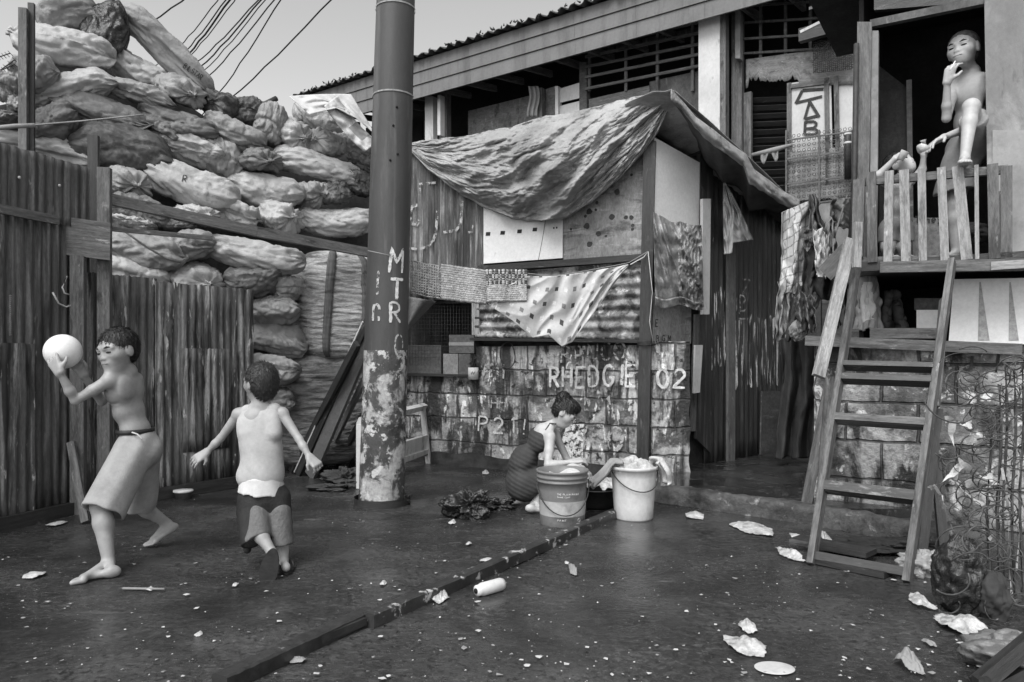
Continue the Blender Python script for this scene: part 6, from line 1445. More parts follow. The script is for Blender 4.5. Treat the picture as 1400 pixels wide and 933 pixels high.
mb = MB(); q = [fl.lerp(wl, .48), fr_.lerp(wr_, .48)]; bk = V(.12, .38, 0); mb.hexa([q[0], q[1], q[1] + V(0, 0, .02), q[0] + V(0, 0, .02), q[0] + bk, q[1] + bk, q[1] + bk + V(0, 0, .02), q[0] + bk + V(0, 0, .02)]); mb.build('shelf', M_white, t)
mb = MB(); q = [fl.lerp(wl, .16), fr_.lerp(wr_, .16)]; mb.hexa([q[0], q[1], q[1] + V(0, 0, .02), q[0] + V(0, 0, .02), q[0] + bk, q[1] + bk, q[1] + bk + V(0, 0, .02), q[0] + bk + V(0, 0, .02)]); mb.build('shelf', M_plank, t)

# boards leaning between the bales and the pole
lb_ = [((398, 646), (488, 470), .06, M_woodd, 'outermost dark timber leaning left of the pole'), ((408, 650), (505, 436), .07, M_woodd, 'dark timber with pale edge leaning on the pole'), ((424, 652), (508, 452), .13, M_sportg, 'wide dark panel leaning behind the pole'),
       ((440, 640), (508, 500), .05, M_wood, 'worn lath lowest in the leaning timbers'), ((462, 636), (512, 540), .06, M_woodd, 'short dark timber leaning right beside the pole foot'), ((480, 640), (515, 575), .05, M_woodd, 'smallest timber against the pole foot')]
for i, (a, b, w, m, lb) in enumerate(lb_):
    A = G(*a); B = P(b[0], b[1], 6.15 + .03 * i); mb = MB(); mb.bar(A + V(0, 0, .01), B, w, .035, face=(-.5, -1, .2))
    tag(mb.build('timber', m), lb, 'timber', 'timbers leaning beside the pole')
mb = MB(); mb.bar(G(402, 648) + V(.012, -.03, .02), P(496, 440, 6.12), .012, .01, face=(-.5, -1, .2)); tag(mb.build('lath', M_whiteold), 'thin pale strip along the leaning timbers', 'strip')

# ================================================================ BUCKETS AND BASIN
def lathe(prof, c, n=48, mb=None, mi=None, th0=0, th1=2 * math.pi):
    mb = mb or MB(); m = len(prof) - 1
    mb.grid(lambda u, v: c + V(prof[min(int(round(v * m)), m)][0] * math.cos(th0 + u * (th1 - th0)), prof[min(int(round(v * m)), m)][0] * math.sin(th0 + u * (th1 - th0)), prof[min(int(round(v * m)), m)][1]), n, m, mif=(lambda u, v: mi[min(int(round(v * m)), m - 1)]) if mi else None); return mb
def handle(c, r, z, drop, ang, m, par):
    mb = MB(); pts = []
    for k in range(21):
        a = ang + math.pi * k / 20; pts.append(c + V((r + .006) * math.cos(a), (r + .006) * math.sin(a), z - drop * math.sin(math.pi * k / 20)))
    mb.tube(pts, .0042, 6); return mb.build('handle', m, par)
c = G(767, 724); c.y += .16; c.x += .02
t = thing('paint_pail', 'dark plastic paint pail with pale printed band in front of the squatting girl', 'pail', c)
pr = [(0, .0), (.145, 0), (.150, .01), (.153, .06), (.157, .13), (.160, .19), (.163, .24), (.166, .29), (.173, .292), (.173, .302), (.167, .304), (.168, .318), (.174, .32), (.174, .332), (.169, .334), (.170, .352), (.177, .356), (.177, .37), (.168, .37), (.160, .30), (.146, .02), (0, .018)]
lathe(pr, c).build('pail_body', M_pail, t)
lathe([(.1545, .075), (.1592, .155), (.1605, .175)], c, th0=-math.pi * .95, th1=math.pi * .1).build('label_band', M_pailband, t)
tx = MB()
def cyl(c, r, a0): return lambda s, z, l: c + V((r + .0025 + l) * math.cos(a0 + s / r), (r + .0025 + l) * math.sin(a0 + s / r), z)
letters(cyl(c + V(0, 0, .222), .1605, -1.85), 'THE PLAIN PAINT', .012, .008, .0026, mb=tx, gap=.3, seed=1); letters(cyl(c + V(0, 0, .205), .1605, -1.85), 'SHINE COAT', .009, .007, .002, mb=tx, gap=.3, seed=2)
letters(cyl(c + V(0, 0, .05), .153, -1.85), 'PAINT', .012, .010, .003, mb=tx); tx.tube([c + V(.1545 * math.cos(-.85 + .07 * math.cos(a)), .1545 * math.sin(-.85 + .07 * math.cos(a)), .05 + .011 * math.sin(a)) for a in [k * math.pi / 6 for k in range(13)]], .002, 4)
tx.build('printed_text', M_clothw, t); handle(c, .172, .30, .21, math.pi * 1.02, M_wire, t)
mb = MB(); mb.tube([c + V(0, 0, .29), c + V(0, 0, .30)], .155, 32); mb.build('wash_water', M_suds, t)
c = G(872, 716); c.y += .17
t = thing('white_bucket', 'tall white plastic bucket overflowing with wet laundry', 'bucket', c)
pr = [(0, 0), (.128, 0), (.134, .012), (.140, .10), (.147, .20), (.153, .29), (.158, .345), (.168, .348), (.170, .366), (.165, .37), (.155, .365), (.148, .29), (.13, .02), (0, .02)]
lathe(pr, c).build('bucket_body', M_pailwhite, t); handle(c, .162, .345, .135, math.pi * 1.08, M_wire, t)
mb = MB(); mb.tube([c + V(0, 0, .31), c + V(0, 0, .33)], .15, 32); mb.build('bucket_fill', M_clothg, t)
def drape(fn, m, name, label, cat, nu=50, nv=40, th=.006, group=None):
    mb = MB(); mb.grid(fn, nu, nv, thick=th); return tag(mb.build(name, m), label, cat, group)
def ctop(u, v):
    a = 2 * math.pi * u; r = .155 * v; return c + V(r * math.cos(a), r * math.sin(a), .405 - .05 * v ** 2 + .035 * ridge(nz3((r * math.cos(a) * 12, r * math.sin(a) * 12, 3))) - .04 * abs(nz3((r * math.cos(a) * 26, r * math.sin(a) * 26, 3))) - .03 * v)
drape(ctop, M_suds, 'laundry', 'pale wet laundry heaped on top of the white bucket', 'laundry')
drape(lambda u, v: c + V(.13 + .085 * math.sin(v * 1.7) + .02 * math.sin(u * 11), -.10 + .13 * u + .015 * math.sin(v * 9), .40 - .20 * max(0, v - .2) + .02 * math.sin(u * 5)), M_clothw, 'laundry', 'pale garment hanging over the right rim of the white bucket', 'laundry', 24, 30, .02)
drape(lambda u, v: c + V(-.10 - .20 * v + .01 * math.sin(u * 12), -.13 + .14 * u + .02 * math.sin(v * 8), .40 - .22 * max(0, v - .25) ** 1.1 + .02 * math.sin(u * 9)), M_clothg, 'laundry', 'grey garment trailing from the white bucket towards the basin', 'laundry', 24, 30, .02)
c2 = G(820, 700); c2.y += .22; c2.x -= .0
t = thing('wash_basin', 'low black wash basin between the two buckets', 'basin', c2)
lathe([(0, 0), (.17, 0), (.19, .03), (.225, .14), (.235, .142), (.235, .15), (.215, .15), (.18, .03), (0, .025)], c2).build('basin_body', M_basin, t)
drape(lambda u, v: c2 + V(.20 * v * math.cos(6.2832 * u), .20 * v * math.sin(6.2832 * u), .17 - .03 * v + .05 * ridge(nz3((v * math.cos(6.28 * u) * 3, v * math.sin(6.28 * u) * 3, 1)))), M_suds, 'laundry', 'wet soapy laundry piled in the black basin', 'laundry', 60, 24)
mb = MB(); a = P(768, 630, 5.12); mb.grid(lambda u, v: P(750 + 50 * u, 640 + 12 * v + 4 * math.sin(u * 7), 5.2 - .2 * v + .02 * nz3((u * 5, v * 4, 0))), 30, 12, thick=.012)
tag(mb.build('laundry', M_clothw), 'pale cloth in the hands of the squatting girl', 'laundry')

# ================================================================ STEEL RAILS ON THE GROUND
def railseg(a, b, w, h, label, m=None, lip=True):
    A, B = G(*a), G(*b); d = (B - A).normalized(); x = V(d.y, -d.x, 0); mb = MB(); n = 40
    prof = [(-w / 2, 0), (-w / 2, h), (-w / 2 + .012, h + .004), (w / 2 - .012, h + .004), (w / 2, h), (w / 2, 0)]
    def f(u, v):
        k = v * 5; j = min(int(k), 4); p = [prof[j][m_] + (prof[j + 1][m_] - prof[j][m_]) * (k - j) for m_ in (0, 1)]; return A.lerp(B, u) + x * (p[0] + .003 * nz3((u * 20, v * 3, 0))) + V(0, 0, p[1] + .003 * nz3((u * 25, v * 3, 5)))
    mb.grid(f, n * 3, 5, sm=False); o = len(mb.v)
    for T in (A, B): mb.add([T + x * p[0] + V(0, 0, p[1]) for p in prof], [tuple(range(6))])
    if lip: mb.bar(A - x * (w / 2 + .03) + V(0, 0, .012), B - x * (w / 2 + .03) + V(0, 0, .012), .05, .02, face=(0, 0, 1))
    return tag(mb.build('steel_rail', m or M_railm), label, 'rail')
M_railm = mat('dark_chipped_steel', .03, .4, 6, S1, .4, .5, 20, .006, layers=[(.42, 14, .60, .03, S1)], spec=.6)
M_railm2 = mat('dark_wet_steel', .025, .4, 6, S1, .35, .5, 20, .006, layers=[(.2, 14, .72, .03, S1)], spec=.6)
railseg((503, 858), (845, 706), .07, .055, 'chipped steel channel crossing the yard up to the white bucket'); railseg((300, 945), (505, 848), .075, .05, 'dark wet steel channel running out of the bottom of the photo', M_railm2, False)
mb = MB(); mb.bar(G(368, 902, .03), G(498, 849, .03), .03, .03, face=(0, 0, 1)); mb.bar(G(368, 902, .03), G(368, 911, .0), .05, .03); tag(mb.build('steel_angle', M_railm2), 'second dark angle bar lying beside the lower steel channel', 'rail')

# ================================================================ LADDER AND LOOSE PLANKS
M_woodl = mat('wet_ladder_wood', .04, .5, 3, (1, 12, 1), .5, .5, 14, .005, layers=[(.2, 5, .62, .04, (1, 3, 1))], coords='UV', spec=.5)
t = thing('wooden_ladder', 'worn wooden step ladder leaning up to the balcony', 'ladder', G(1175, 784))
bL, bR = G(1109, 772), G(1240, 797); tL, tR = RW.at(1172, 362, .40), RW.at(1302, 357, .42); nf = (bR - bL).cross(tL - bL).normalized(); nf = nf if nf.y < 0 else -nf
def lbar(a, b, w, d, m, name, face=nf): MB().bar(a, b, w, d, face=face).build(name, m, t)
dp = -nf * .04
lbar(bL, tL, .034, .065, M_wood, 'stringer'); lbar(bR, tR, .034, .065, M_wood, 'stringer')
for ty, w, m in ((.225, .07, M_woodl), (.44, .055, M_wood), (.575, .05, M_woodl), (.62, .04, M_woodl)):
    a, b = bL.lerp(tL, ty), bR.lerp(tR, ty); dirr = (b - a).normalized(); mb = MB(); mb.bar(a + dirr * .016, b - dirr * .016, w * .8, .075, face=nf); mb.build('tread', m, t)
a, b = bL.lerp(tL, .025), bR.lerp(tR, .025); dirr = (b - a).normalized(); mb = MB(); mb.bar(a + dirr * .016, b - dirr * .016, .045, .03, face=nf); mb.build('base_board', M_woodd, t)
mb = MB(); p = [bL + V(.03, .10, .02), bR + V(-.03, .10, .02)]; mb.bar(p[0], p[1], .16, .03, face=(0, 0, 1)); mb.build('base_board', M_woodd, t)
mb = MB(); p = [bL + V(.05, .36, .05), bR + V(-.0, .36, .05)]; mb.bar(p[0], p[1], .14, .03, face=(0, 0, 1)); mb.build('base_board', M_woodd, t)
mb = MB(); mb.bar(P(1119, 515, 4.35), P(1163, 328, 4.75), .07, .03, face=(0, -1, .2)); tag(mb.build('loose_plank', M_woodp), 'pale loose plank lying along the left side of the ladder', 'plank')
mb = MB(); mb.bar(P(1171, 366, 4.62), P(1173, 304, 4.62), .045, .03, face=(0, -1, 0)); tag(mb.build('loose_plank', M_woodp), 'short pale upright batten at the top left of the ladder', 'plank')
mb = MB(); mb.bar(P(1278, 556, 4.30), P(1291, 410, 4.55), .045, .04, face=(-.2, -1, 0)); tag(mb.build('loose_plank', M_wood), 'short second rail fixed beside the right ladder side', 'plank')
mb = MB(); mb.bar(G(1102, 690, .10), P(1135, 520, 5.1), .07, .03, face=(-.3, -1, 0)); tag(mb.build('loose_plank', M_wood), 'rough board standing at the left corner of the ladder wall', 'plank')
mb = MB(); mb.bar(P(1122, 675, 4.9), P(1134, 515, 4.95), .05, .03, face=(-.3, -1, 0)); tag(mb.build('loose_plank', M_plank), 'grey board behind the left ladder side', 'plank')
mb = MB(); mb.bar(G(1258, 770), P(1282, 560, 4.35), .05, .035, face=(-.2, -1, 0)); tag(mb.build('loose_plank', M_woodd), 'dark post just right of the ladder foot', 'plank')
mb = MB(); mb.bar(G(1292, 766), P(1279, 632, 4.25), .05, .03, face=(-.2, -1, 0)); tag(mb.build('loose_plank', M_woodd), 'short dark stake leaning on the wall by the clear plastic bag', 'plank')
mb = MB(); mb.bar(RW.at(1128, 375, .3), RW.at(1160, 342, .34), .12, .03, face=RW.n); tag(mb.build('loose_plank', M_plank), 'stub of diagonal brace under the left balcony end', 'plank')

# ================================================================ ALLEY CLOTHES
def cloth_on(fn, mats, label, name='garment', cat='garment', nu=40, nv=50, mif=None, th=.004, group=None):
    sd = sum(map(ord, label)) % 97
    def g_(u, v):
        p = fn(u, v); a = nz3((u * 3 + sd, v * 2.5, 1)); b = nz3((u * 7 + sd + a, v * 5, 4))
        return p + V(.05 * a * v + .018 * b, .05 * a + .035 * ridge(b) * .6, .03 * nz3((u * 5 + sd, v * 3, 9)) * (.3 + v))
    mb = MB(); mb.grid(g_, max(nu, 56), max(nv, 56), thick=th, mif=mif); return tag(mb.build(name, mats), label, cat, group)
YA = 6.3
cloth_on(lambda u, v: P(1070 + 42 * u - 3 * v, 290 - 18 * u + (112 + 15 * u) * v, YA + .05 * math.sin(u * 8 + v * 2) + .03 * nz3((u * 4, v * 5, 0))), [M_clothw, M_clothg], 'checked pale cloth hanging at the mouth of the alley', 'checked_cloth', 'cloth', 84, 90,
         lambda u, v: 1 if (u * 5.2) % 1 < .17 or (v * 8.5 + u) % 1 < .14 else 0)
cloth_on(lambda u, v: P(1108 + 20 * u * (.3 + v), 265 + 70 * v, YA - .1 + .04 * math.sin(u * 14)), [M_sportg], 'dark pleated cloth hung above the white shirt', 'dark_cloth', 'cloth')
cloth_on(lambda u, v: P(1100 + 18 * u + 2 * v, 313 + 24 * v, YA - .35 + .02 * math.sin(u * 5)), [M_cardd], 'stiff dark square garment left of the white shirt')
cloth_on(lambda u, v: P(1113 + 20 * u + 4 * v - 6 * v * u, 313 + 3 * u + 62 * v + 3 * math.sin(u * 9), YA - .45 + .03 * math.sin(u * 13 + v)), [M_clothw], 'white shirt hanging at the alley mouth')
cloth_on(lambda u, v: P(1098 + 46 * u + 2 * math.sin(v * 6), 336 + 70 * v + 8 * math.sin(u * 11), YA - .25 + .04 * math.sin(u * 17)), [M_clothd], 'dark clothes bunched under the white shirt')
for i, (x0, x1, m, lb) in enumerate(((1064, 1082, M_clothg, 'grey rag strip at the left of the alley bundle'), (1078, 1098, M_clothd, 'dark rag strip in the middle of the alley bundle'), (1090, 1104, M_sheer, 'pale rag strip right in the alley bundle'))):
    cloth_on(lambda u, v: P(x0 + (x1 - x0) * u - 4 * v + 14 * (1 - v) * i, 385 + 75 * v + 6 * math.sin(u * 7), YA - .05 - .05 * i + .03 * math.sin(u * 12 + i)), [m], lb, 'rag', 'rag', group='rags bundled in the alley')
cloth_on(lambda u, v: P(1128 + 14 * u + 3 * v, 300 + 60 * v + 4 * math.sin(u * 8), YA - .5 + .03 * math.sin(u * 13 + v)), [M_clothg], 'grey strip of cloth right of the white shirt')
cloth_on(lambda u, v: P(1084 + 26 * u + 8 * v, 402 + 48 * v + 5 * math.sin(u * 10), YA - .32 + .05 * math.sin(u * 15 + v * 2)), [M_sportg], 'dim crumpled garment just above the pale bundle')
cloth_on(lambda u, v: P(1142 + 16 * u, 378 + 66 * v + 5 * math.sin(u * 7), 5.6 + .05 * math.sin(u * 13)), [M_clothd], 'black cloth behind the loose plank of the ladder')
cloth_on(lambda u, v: P(1136 + 34 * u, 268 + 40 * v + 6 * u, 7.2 + .05 * math.sin(u * 9)), [M_stucco], 'stiff pale sheet under the scrollwork gate', 'cardboard_sheet', 'sheet')
def blob(c, rx, ry, rz, sd, amp=.12, n=40):
    n = int(n * 1.6)
    mb = MB()
    def f(u, v):
        th = math.pi * v; ph = -2 * math.pi * u; d = V(math.sin(th) * math.cos(ph), math.sin(th) * math.sin(ph), math.cos(th)); k = 1 + amp * 2 * nz3(d, 1.4 + sd * .01) + amp * ridge(nz3(d + V(sd, 0, 0), 3)) - amp * abs(nz3(d + V(0, sd, 0), 6.5)) ; return c + V(d.x * rx * k, d.y * ry * k, d.z * rz * k)
    mb.grid(f, n, n // 2 + 8); return mb
tag(blob(P(1092, 452, 6.1), .07, .07, .08, 4).build('cloth_bundle', M_clothg), 'small pale knotted bundle hanging low in the alley', 'bundle')
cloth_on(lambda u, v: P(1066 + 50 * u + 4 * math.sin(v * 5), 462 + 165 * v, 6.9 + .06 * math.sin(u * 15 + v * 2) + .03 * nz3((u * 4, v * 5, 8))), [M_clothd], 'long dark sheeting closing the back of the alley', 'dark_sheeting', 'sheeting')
mb = MB(); mb.tube([FAC.at(1158, 268, .3), P(1148, 300, 6.6), P(1133, 348, 6.1)], .010, 5); tag(mb.build('rope', M_clothg), 'slanting pale rope from the gate down to the hanging clothes', 'rope')

# ================================================================ STORAGE SPACE UNDER THE BALCONY
def rwp(x, y, off): return RW.at(x, y, off)
cloth_on(lambda u, v: rwp(1174 + 26 * u + 8 * v * (u - .2), 374 + 78 * v, -.12 + .08 * math.sin(math.pi * u)), [M_clothg, M_clothw], 'umbrella like folded cloth with pale lining at the left of the storage space', 'folded_cloth', 'cloth', 40, 40, lambda u, v: 1 if .2 < u < .75 and .15 < v < .85 and abs(u - .45) < .3 * math.sin(math.pi * v) else 0, .01)
cloth_on(lambda u, v: rwp(1206 + 34 * u * (.35 + .65 * v) + 8 * (1 - v), 398 + 54 * v, -.2 + .05 * math.sin(u * 9)), [M_clothd], 'dark jacket standing up inside the storage space', 'jacket', 'jacket', th=.02)
wbox(RW, 1253, 1292, 424, 455, -.12, .3, M_white, 'white_box', 'white box in the storage space beside the ladder top', 'box'); wbox(RW, 1250, 1286, 408, 424, -.2, .3, M_cardd, 'carton', 'dark carton on the white box under the balcony', 'box')
t = wbox(RW, 1248, 1286, 298, 352, -.14, .3, M_card, 'carton', 'printed carton on the balcony floor behind the railing', 'box')
tx = MB(); letters(on(RW, 1250, 305, -.135), 'T', .045, .04, .009, mb=tx); letters(on(RW, 1266, 305, -.135), 'ney', .045, .026, .008, mb=tx, gap=.35); tx.build('printed_text', M_paintdk, t)
tag(blob(rwp(1330, 320, -.3), .12, .1, .07, 8).build('cloth_bundle', M_clothd), 'dark bundle behind the railing near the stucco wall', 'bundle')

# ================================================================ WIRE TANGLE AND RUBBISH AT THE RIGHT
mb = MB(); rr = random.Random(5)
for i in range(230):
    x, y = rr.gauss(1362, 34), rr.uniform(500, 860); x = min(1440, max(1298, x)); Y = rr.uniform(3.1, 3.6); c = P(x, y, Y); c.z = max(.03, c.z); r = rr.uniform(.02, .11); a0 = rr.uniform(0, 6.28); a1 = a0 + rr.uniform(1.2, 4.5); tl_ = rr.uniform(-.7, .7)
    mb.tube([c + V(r * math.cos(a0 + (a1 - a0) * k / 9), r * math.sin(a0 + (a1 - a0) * k / 9) * tl_, max(-c.z + .01, r * math.sin(a0 + (a1 - a0) * k / 9) * .8)) for k in range(10)], rr.choice((.0018, .0026, .0035)), 4)
for px, t0, b0 in ((1374, 496, 860), (1386, 505, 850), (1397, 498, 830), (1352, 560, 800), (1366, 530, 840), (1408, 500, 840)):
    mb.tube([P(px + 3 * math.sin(k), t0 + (b0 - t0) * k / 8, 3.45 + .03 * math.cos(k * 2)) for k in range(9)], .0065, 5)
for y in (502, 516, 556, 610, 666): mb.tube([P(1310 + 13 * k if y > 550 else 1374 + 8 * k, y + 4 * math.sin(k * 1.3 + y), 3.5) for k in range(9)], .004, 4)
M_wirer = mat('rusty_wire', .075, .6, 9, S1, .8, 0)
tag(mb.build('wire_tangle', M_wirer), 'tangle of rusty mesh wire standing against the right wall', 'wire tangle')
def ribbon(pts, w, label, Y=3.45, m=None):
    mb = MB(); P3 = [P(x, y, Y + .03 * math.sin(i * 2.1)) for i, (x, y) in enumerate(pts)]; dense = []
    for i in range(len(P3) - 1):
        for k in range(6): dense.append(P3[i].lerp(P3[i + 1], k / 6) + V(0, 0, .004 * math.sin(k + i)))
    dense.append(P3[-1]); vs = []
    for i, p in enumerate(dense):
        d = (dense[min(i + 1, len(dense) - 1)] - dense[max(0, i - 1)]).normalized(); x = d.cross(V(0, -1, 0)).normalized(); a = i * .35; vs += [p + x * w / 2 * (.55 + .45 * math.cos(a)) + V(0, .4 * w * math.sin(a), 0), p - x * w / 2 * (.55 + .45 * math.cos(a)) - V(0, .4 * w * math.sin(a), 0)]
    n = len(dense); mb.add(vs + [v + V(0, .0015, 0) for v in vs], [(2 * i, 2 * i + 1, 2 * i + 3, 2 * i + 2) for i in range(n - 1)] + [(2 * n + 2 * i + 1, 2 * n + 2 * i, 2 * n + 2 * i + 2, 2 * n + 2 * i + 3) for i in range(n - 1)], None, 0, True)
    return tag(mb.build('plastic_ribbon', m or M_clothw), label, 'ribbon', 'white ribbons on the wire tangle')
ribbon([(1292, 574), (1308, 577), (1320, 583), (1328, 580)], .035, 'topmost short white ribbon bow on the wire'); ribbon([(1303, 576), (1300, 595), (1308, 620), (1315, 636)], .03, 'white ribbon hanging down from the bow')
ribbon([(1315, 636), (1298, 652), (1280, 664), (1272, 668)], .03, 'white ribbon end reaching left to the ladder'); ribbon([(1276, 664), (1288, 678), (1291, 690)], .014, 'thin forked tip at the left ribbon end')
ribbon([(1315, 636), (1332, 646), (1350, 655), (1356, 652)], .035, 'white ribbon running right from the knot'); ribbon([(1308, 640), (1306, 658), (1322, 676), (1346, 692), (1368, 690)], .02, 'long white ribbon looping under the knot')
ribbon([(1320, 662), (1344, 664), (1362, 660)], .05, 'broad pale strip right of the knot'); ribbon([(1352, 738), (1372, 722), (1388, 716)], .02, 'pale twist low on the wire tangle'); ribbon([(1370, 640), (1380, 700), (1378, 760), (1384, 820)], .012, 'thin pale twine running down the right side')
ribbon([(1384, 560), (1392, 640), (1396, 700), (1390, 780)], .010, 'second thin twine at the photo edge')
tag(blob(G(1333, 846) + V(0, .1, .15), .105, .10, .165, 3, .12, 60).build('rubbish_bag', M_blackbag), 'black rubbish bag standing at the foot of the wire tangle', 'rubbish bag')
tag(blob(G(1368, 850) + V(0, .05, .09), .06, .07, .10, 9, .14, 40).build('rubbish_bag', M_clothd), 'narrow dull black bag right of the shiny rubbish bag', 'rubbish bag')
tag(blob(G(1278, 792) + V(0, .08, .055), .10, .08, .06, 6, .3, 50).build('clear_bag', M_plasticc), 'clear crumpled plastic bag beside the ladder foot', 'plastic bag')
tag(blob(G(1256, 792) + V(0, .05, .03), .05, .05, .04, 2, .2, 40).build('clear_bag', M_plasticc), 'small knotted clear bag touching the ladder foot', 'plastic bag')
# dark frame in the bottom right corner
mb = MB(); mb.bar(P(1338, 936, 2.45), P(1440, 850, 2.6), .05, .05, face=(0, -1, .3)); mb.bar(P(1345, 950, 2.45), P(1440, 900, 2.6), .035, .04, face=(0, -1, .3)); mb.bar(P(1344, 960, 2.44), P(1341, 925, 2.44), .04, .04, face=(0, -1, 0))
tag(mb.build('broken_crate', M_woodd), 'dark broken crate in the bottom right corner', 'crate')
tag(blob(G(1400, 925) + V(.03, .08, .05), .16, .1, .07, 5, .2, 40).build('clear_bag', M_bin), 'grey plastic caught under the broken crate in the corner', 'plastic bag')
# rear debris by the ladder base wall
tag(blob(G(1225, 752) + V(0, 0, .02), .25, .10, .03, 7, .5, 50).build('rubble', M_grimeshade), 'low dark rubble between ladder foot and wall', 'rubble')

# ================================================================ SMALL THINGS ON THE GROUND
tag(blob(G(642, 712) + V(0, .12, .075), .14, .11, .085, 12, .38, 90).build('black_plastic', M_blackbag), 'crumpled black plastic heap left of the squatting girl', 'plastic heap')
tag(blob(G(680, 698) + V(0, .06, .03), .13, .07, .035, 14, .5, 60).build('black_plastic', M_blackbag), 'flat trailing end of the black plastic towards the girl', 'plastic heap')
tag(blob(G(470, 668) + V(0, .12, .06), .15, .10, .08, 15, .4, 70).build('rag_heap', M_clothd), 'dark rag heap left of the pole foot', 'rag heap')
tag(blob(G(450, 672) + V(0, .05, .02), .13, .06, .025, 16, .5, 50).build('rag_heap', M_clothd), 'dark rag tail spreading left of the rag heap', 'rag heap')
tag(blob(G(545, 690) + V(0.02, .05, .03), .07, .07, .04, 18, .4, 40).build('rag_lump', M_clothd), 'dark lump touching the right of the pole foot', 'lump')
t = thing('bowl', 'small white rimmed bowl at the foot of the lower fence', 'bowl', G(245, 684)); c = G(245, 684) + V(0, .07, 0)
lathe([(0, 0), (.055, 0), (.066, .05), (.072, .052)], c).build('bowl_body', M_cardd, t); lathe([(.066, .05), (.076, .056), (.074, .068), (0, .070)], c).build('bowl_lid', M_clothw, t)
# bottle
A, B = G(652, 808, .03), G(688, 798, .03); d = (B - A).normalized(); mb = MB(); mb.tube([A - d * .006, A, A + d * .018, A + d * .03, B - d * .02, B - d * .004, B], [.010, .026, .026, .031, .031, .026, .008], 20)
mb.tube([A - d * .008, A - d * .004], .013, 12, mi=1); tag(mb.build('plastic_bottle', [M_pailwhite, M_black]), 'white plastic bottle lying near the steel channel', 'bottle')
def litter(px, py, w, h, z, label, m=None, rot=0.0, sd=0, flat=False, name='paper_scrap'):
    c = G(px, py); sx = w / 1000 * c.y * .5; sy = max(.02, h / (py - 490) * c.y * .5 * 1.0); mb = MB(); n = 26
    rr = random.Random(int(sd * 10)); kc = rr.randint(5, 8); cr = [(rr.uniform(.62, 1.15)) for _ in range(kc)]
    def rad(u):
        if flat: return 1
        q = u * kc; i = int(q) % kc; t_ = q - int(q); r0, r1 = cr[i], cr[(i + 1) % kc]; al = 2 * math.pi / kc     # straight torn sides between corners
        x0, y0, x1, y1 = r0, 0, r1 * math.cos(al), r1 * math.sin(al); xx, yy = x0 + (x1 - x0) * t_, y0 + (y1 - y0) * t_
        return math.hypot(xx, yy) * (1 + .10 * nz3((u * 60, sd, 0)))
    fa, fb = rr.uniform(0, 3.1), rr.uniform(0, 3.1)
    def f(u, v):
        a = 2 * math.pi * u; r = v * rad(u); x, y = r * math.cos(a + rot), r * math.sin(a + rot)
        c1 = abs(x * math.cos(fa) + y * math.sin(fa) + .15 * nz3((x, y, sd))); c2 = abs(x * math.cos(fb) + y * math.sin(fb) - .3)
        zz = .006 + (0 if flat else z * (.75 * max(0, 1 - c1 * 1.6) + .4 * max(0, 1 - c2 * 3) + .5 * abs(nz3((x * 1.8, y * 1.8, sd))) + .25 * nz3((x * 5, y * 5, sd))) * (1 - .5 * v ** 2)); return c + V(x * sx, y * sy, max(.006, zz))
    mb.grid(f, n * 3, 18, thick=.002); return tag(mb.build(name, m or M_paper), label, 'litter', 'litter on the yard')
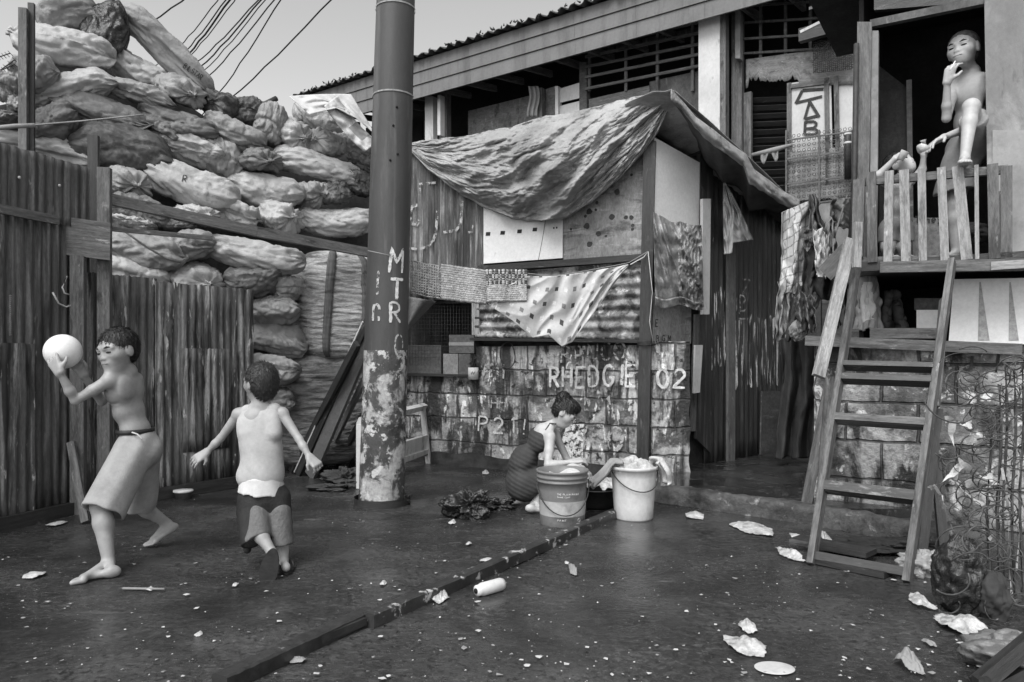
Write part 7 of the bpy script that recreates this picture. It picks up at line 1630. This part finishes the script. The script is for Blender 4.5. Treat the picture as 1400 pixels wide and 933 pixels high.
lt = [(949, 706, 32, 11, .02, 'folded white paper near the kerb'), (1032, 725, 60, 22, .025, 'largest spread paper left of the ladder'), (1088, 735, 17, 8, .012, 'small pale card left of the ladder foot'), (1079, 760, 26, 20, .03, 'crumpled stained tissue left of the ladder foot'),
      (1127, 740, 24, 14, .05, 'white ball of paper between the ladder sides'), (1121, 764, 20, 7, .01, 'white scrap on the lowest ladder board'), (1173, 774, 14, 9, .012, 'grey scrap stuck on the ladder base board'), (1258, 826, 33, 20, .03, 'pale torn paper right of the ladder foot'),
      (1018, 888, 68, 32, .03, 'big torn paper shaped like a fish in the foreground'), (1020, 860, 26, 16, .03, 'upright corner of the fish shaped paper'), (1316, 862, 62, 40, .05, 'messy white paper heap in front of the black bag'), (1272, 882, 16, 14, .01, 'grey round scrap near the paper heap'),
      (1243, 914, 42, 26, .06, 'crumpled grey wrapper at the bottom right'), (1302, 802, 14, 18, .02, 'white scrap left of the black rubbish bag'), (600, 820, 26, 18, .03, 'crumpled wrapper against the steel channel'), (48, 788, 34, 12, .012, 'pale streaky rag at far left'), (76, 718, 24, 8, .012, 'pale scrap under the tall fence'),
      (205, 808, 16, 5, .01, 'small white scrap by the thin straw'), (784, 782, 12, 14, .03, 'small grey scrap behind the foreground'), (664, 768, 22, 5, .01, 'thin white sliver above the channel'), (641, 745, 8, 5, .01, 'tiny white cap left of the pail'), (664, 648, 12, 7, .02, 'white bit by the block wall'),
      (619, 716, 14, 6, .015, 'white bit left of the black plastic heap'), (1285, 760, 26, 8, .02, 'pale wrapper behind the clear bag'), (1190, 742, 60, 8, .02, 'pale plastic strip behind the ladder boards'), (323, 664, 14, 5, .02, 'white bit at the end of the lower fence'), (322, 802, 8, 5, .01, 'white crumb left of the running boy'),
      (272, 870, 10, 6, .01, 'pale crumb in the lower left'), (690, 688, 60, 10, .012, 'flat pale paper behind the black plastic'), (775, 772, 8, 3, .01, 'tiny pale fleck in mid yard'), (408, 905, 22, 10, .01, 'pale smear below the dark channel'), (524, 800, 10, 6, .012, 'white pebble like bit left of the channel')]
for i, l in enumerate(lt): litter(*l, sd=i * 3.3 + 1, m=M_clothg if 'grey' in l[5] or 'smear' in l[5] else None)
litter(1059, 916, 54, 18, .0, 'flat pale oval insole in the foreground', m=M_sheer, flat=True, name='insole')
mb = MB(); mb.tube([G(168, 808) + V(0, 0, .012), G(225, 809) + V(0, 0, .012)], .006, 6); tag(mb.build('straw', M_clothg), 'thin pale straw lying in front of the boy with the ball', 'straw')
# uncountable flecks trodden into the asphalt
mb = MB(); rr = random.Random(3)
for i in range(800):
    py = 655 + (960 - 655) * rr.random() ** .8; px = rr.uniform(-40, 1440)
    if px > 900 and py < 735 + (px - 900) * .1: continue
    if px < 345 and py < 735 - px * .19: continue
    c = G(px, py) + V(0, 0, .010); s = rr.choice((.003, .004, .005, .007, .012)) * rr.uniform(.6, 1.2); a = rr.uniform(0, 3.14); k = rr.randint(3, 6)
    mb.add([c + V(s * math.cos(a + 6.283 * j / k) * rr.uniform(.6, 1.4), s * math.sin(a + 6.283 * j / k) * rr.uniform(.6, 1.4), rr.uniform(0, .004)) for j in range(k)], [tuple(range(k))], None, rr.choice((0, 0, 1)))
tag(mb.build('litter_flecks', [M_sheer, M_clothg]), 'tiny pale flecks trodden into the wet ground', 'flecks', None, 'stuff')
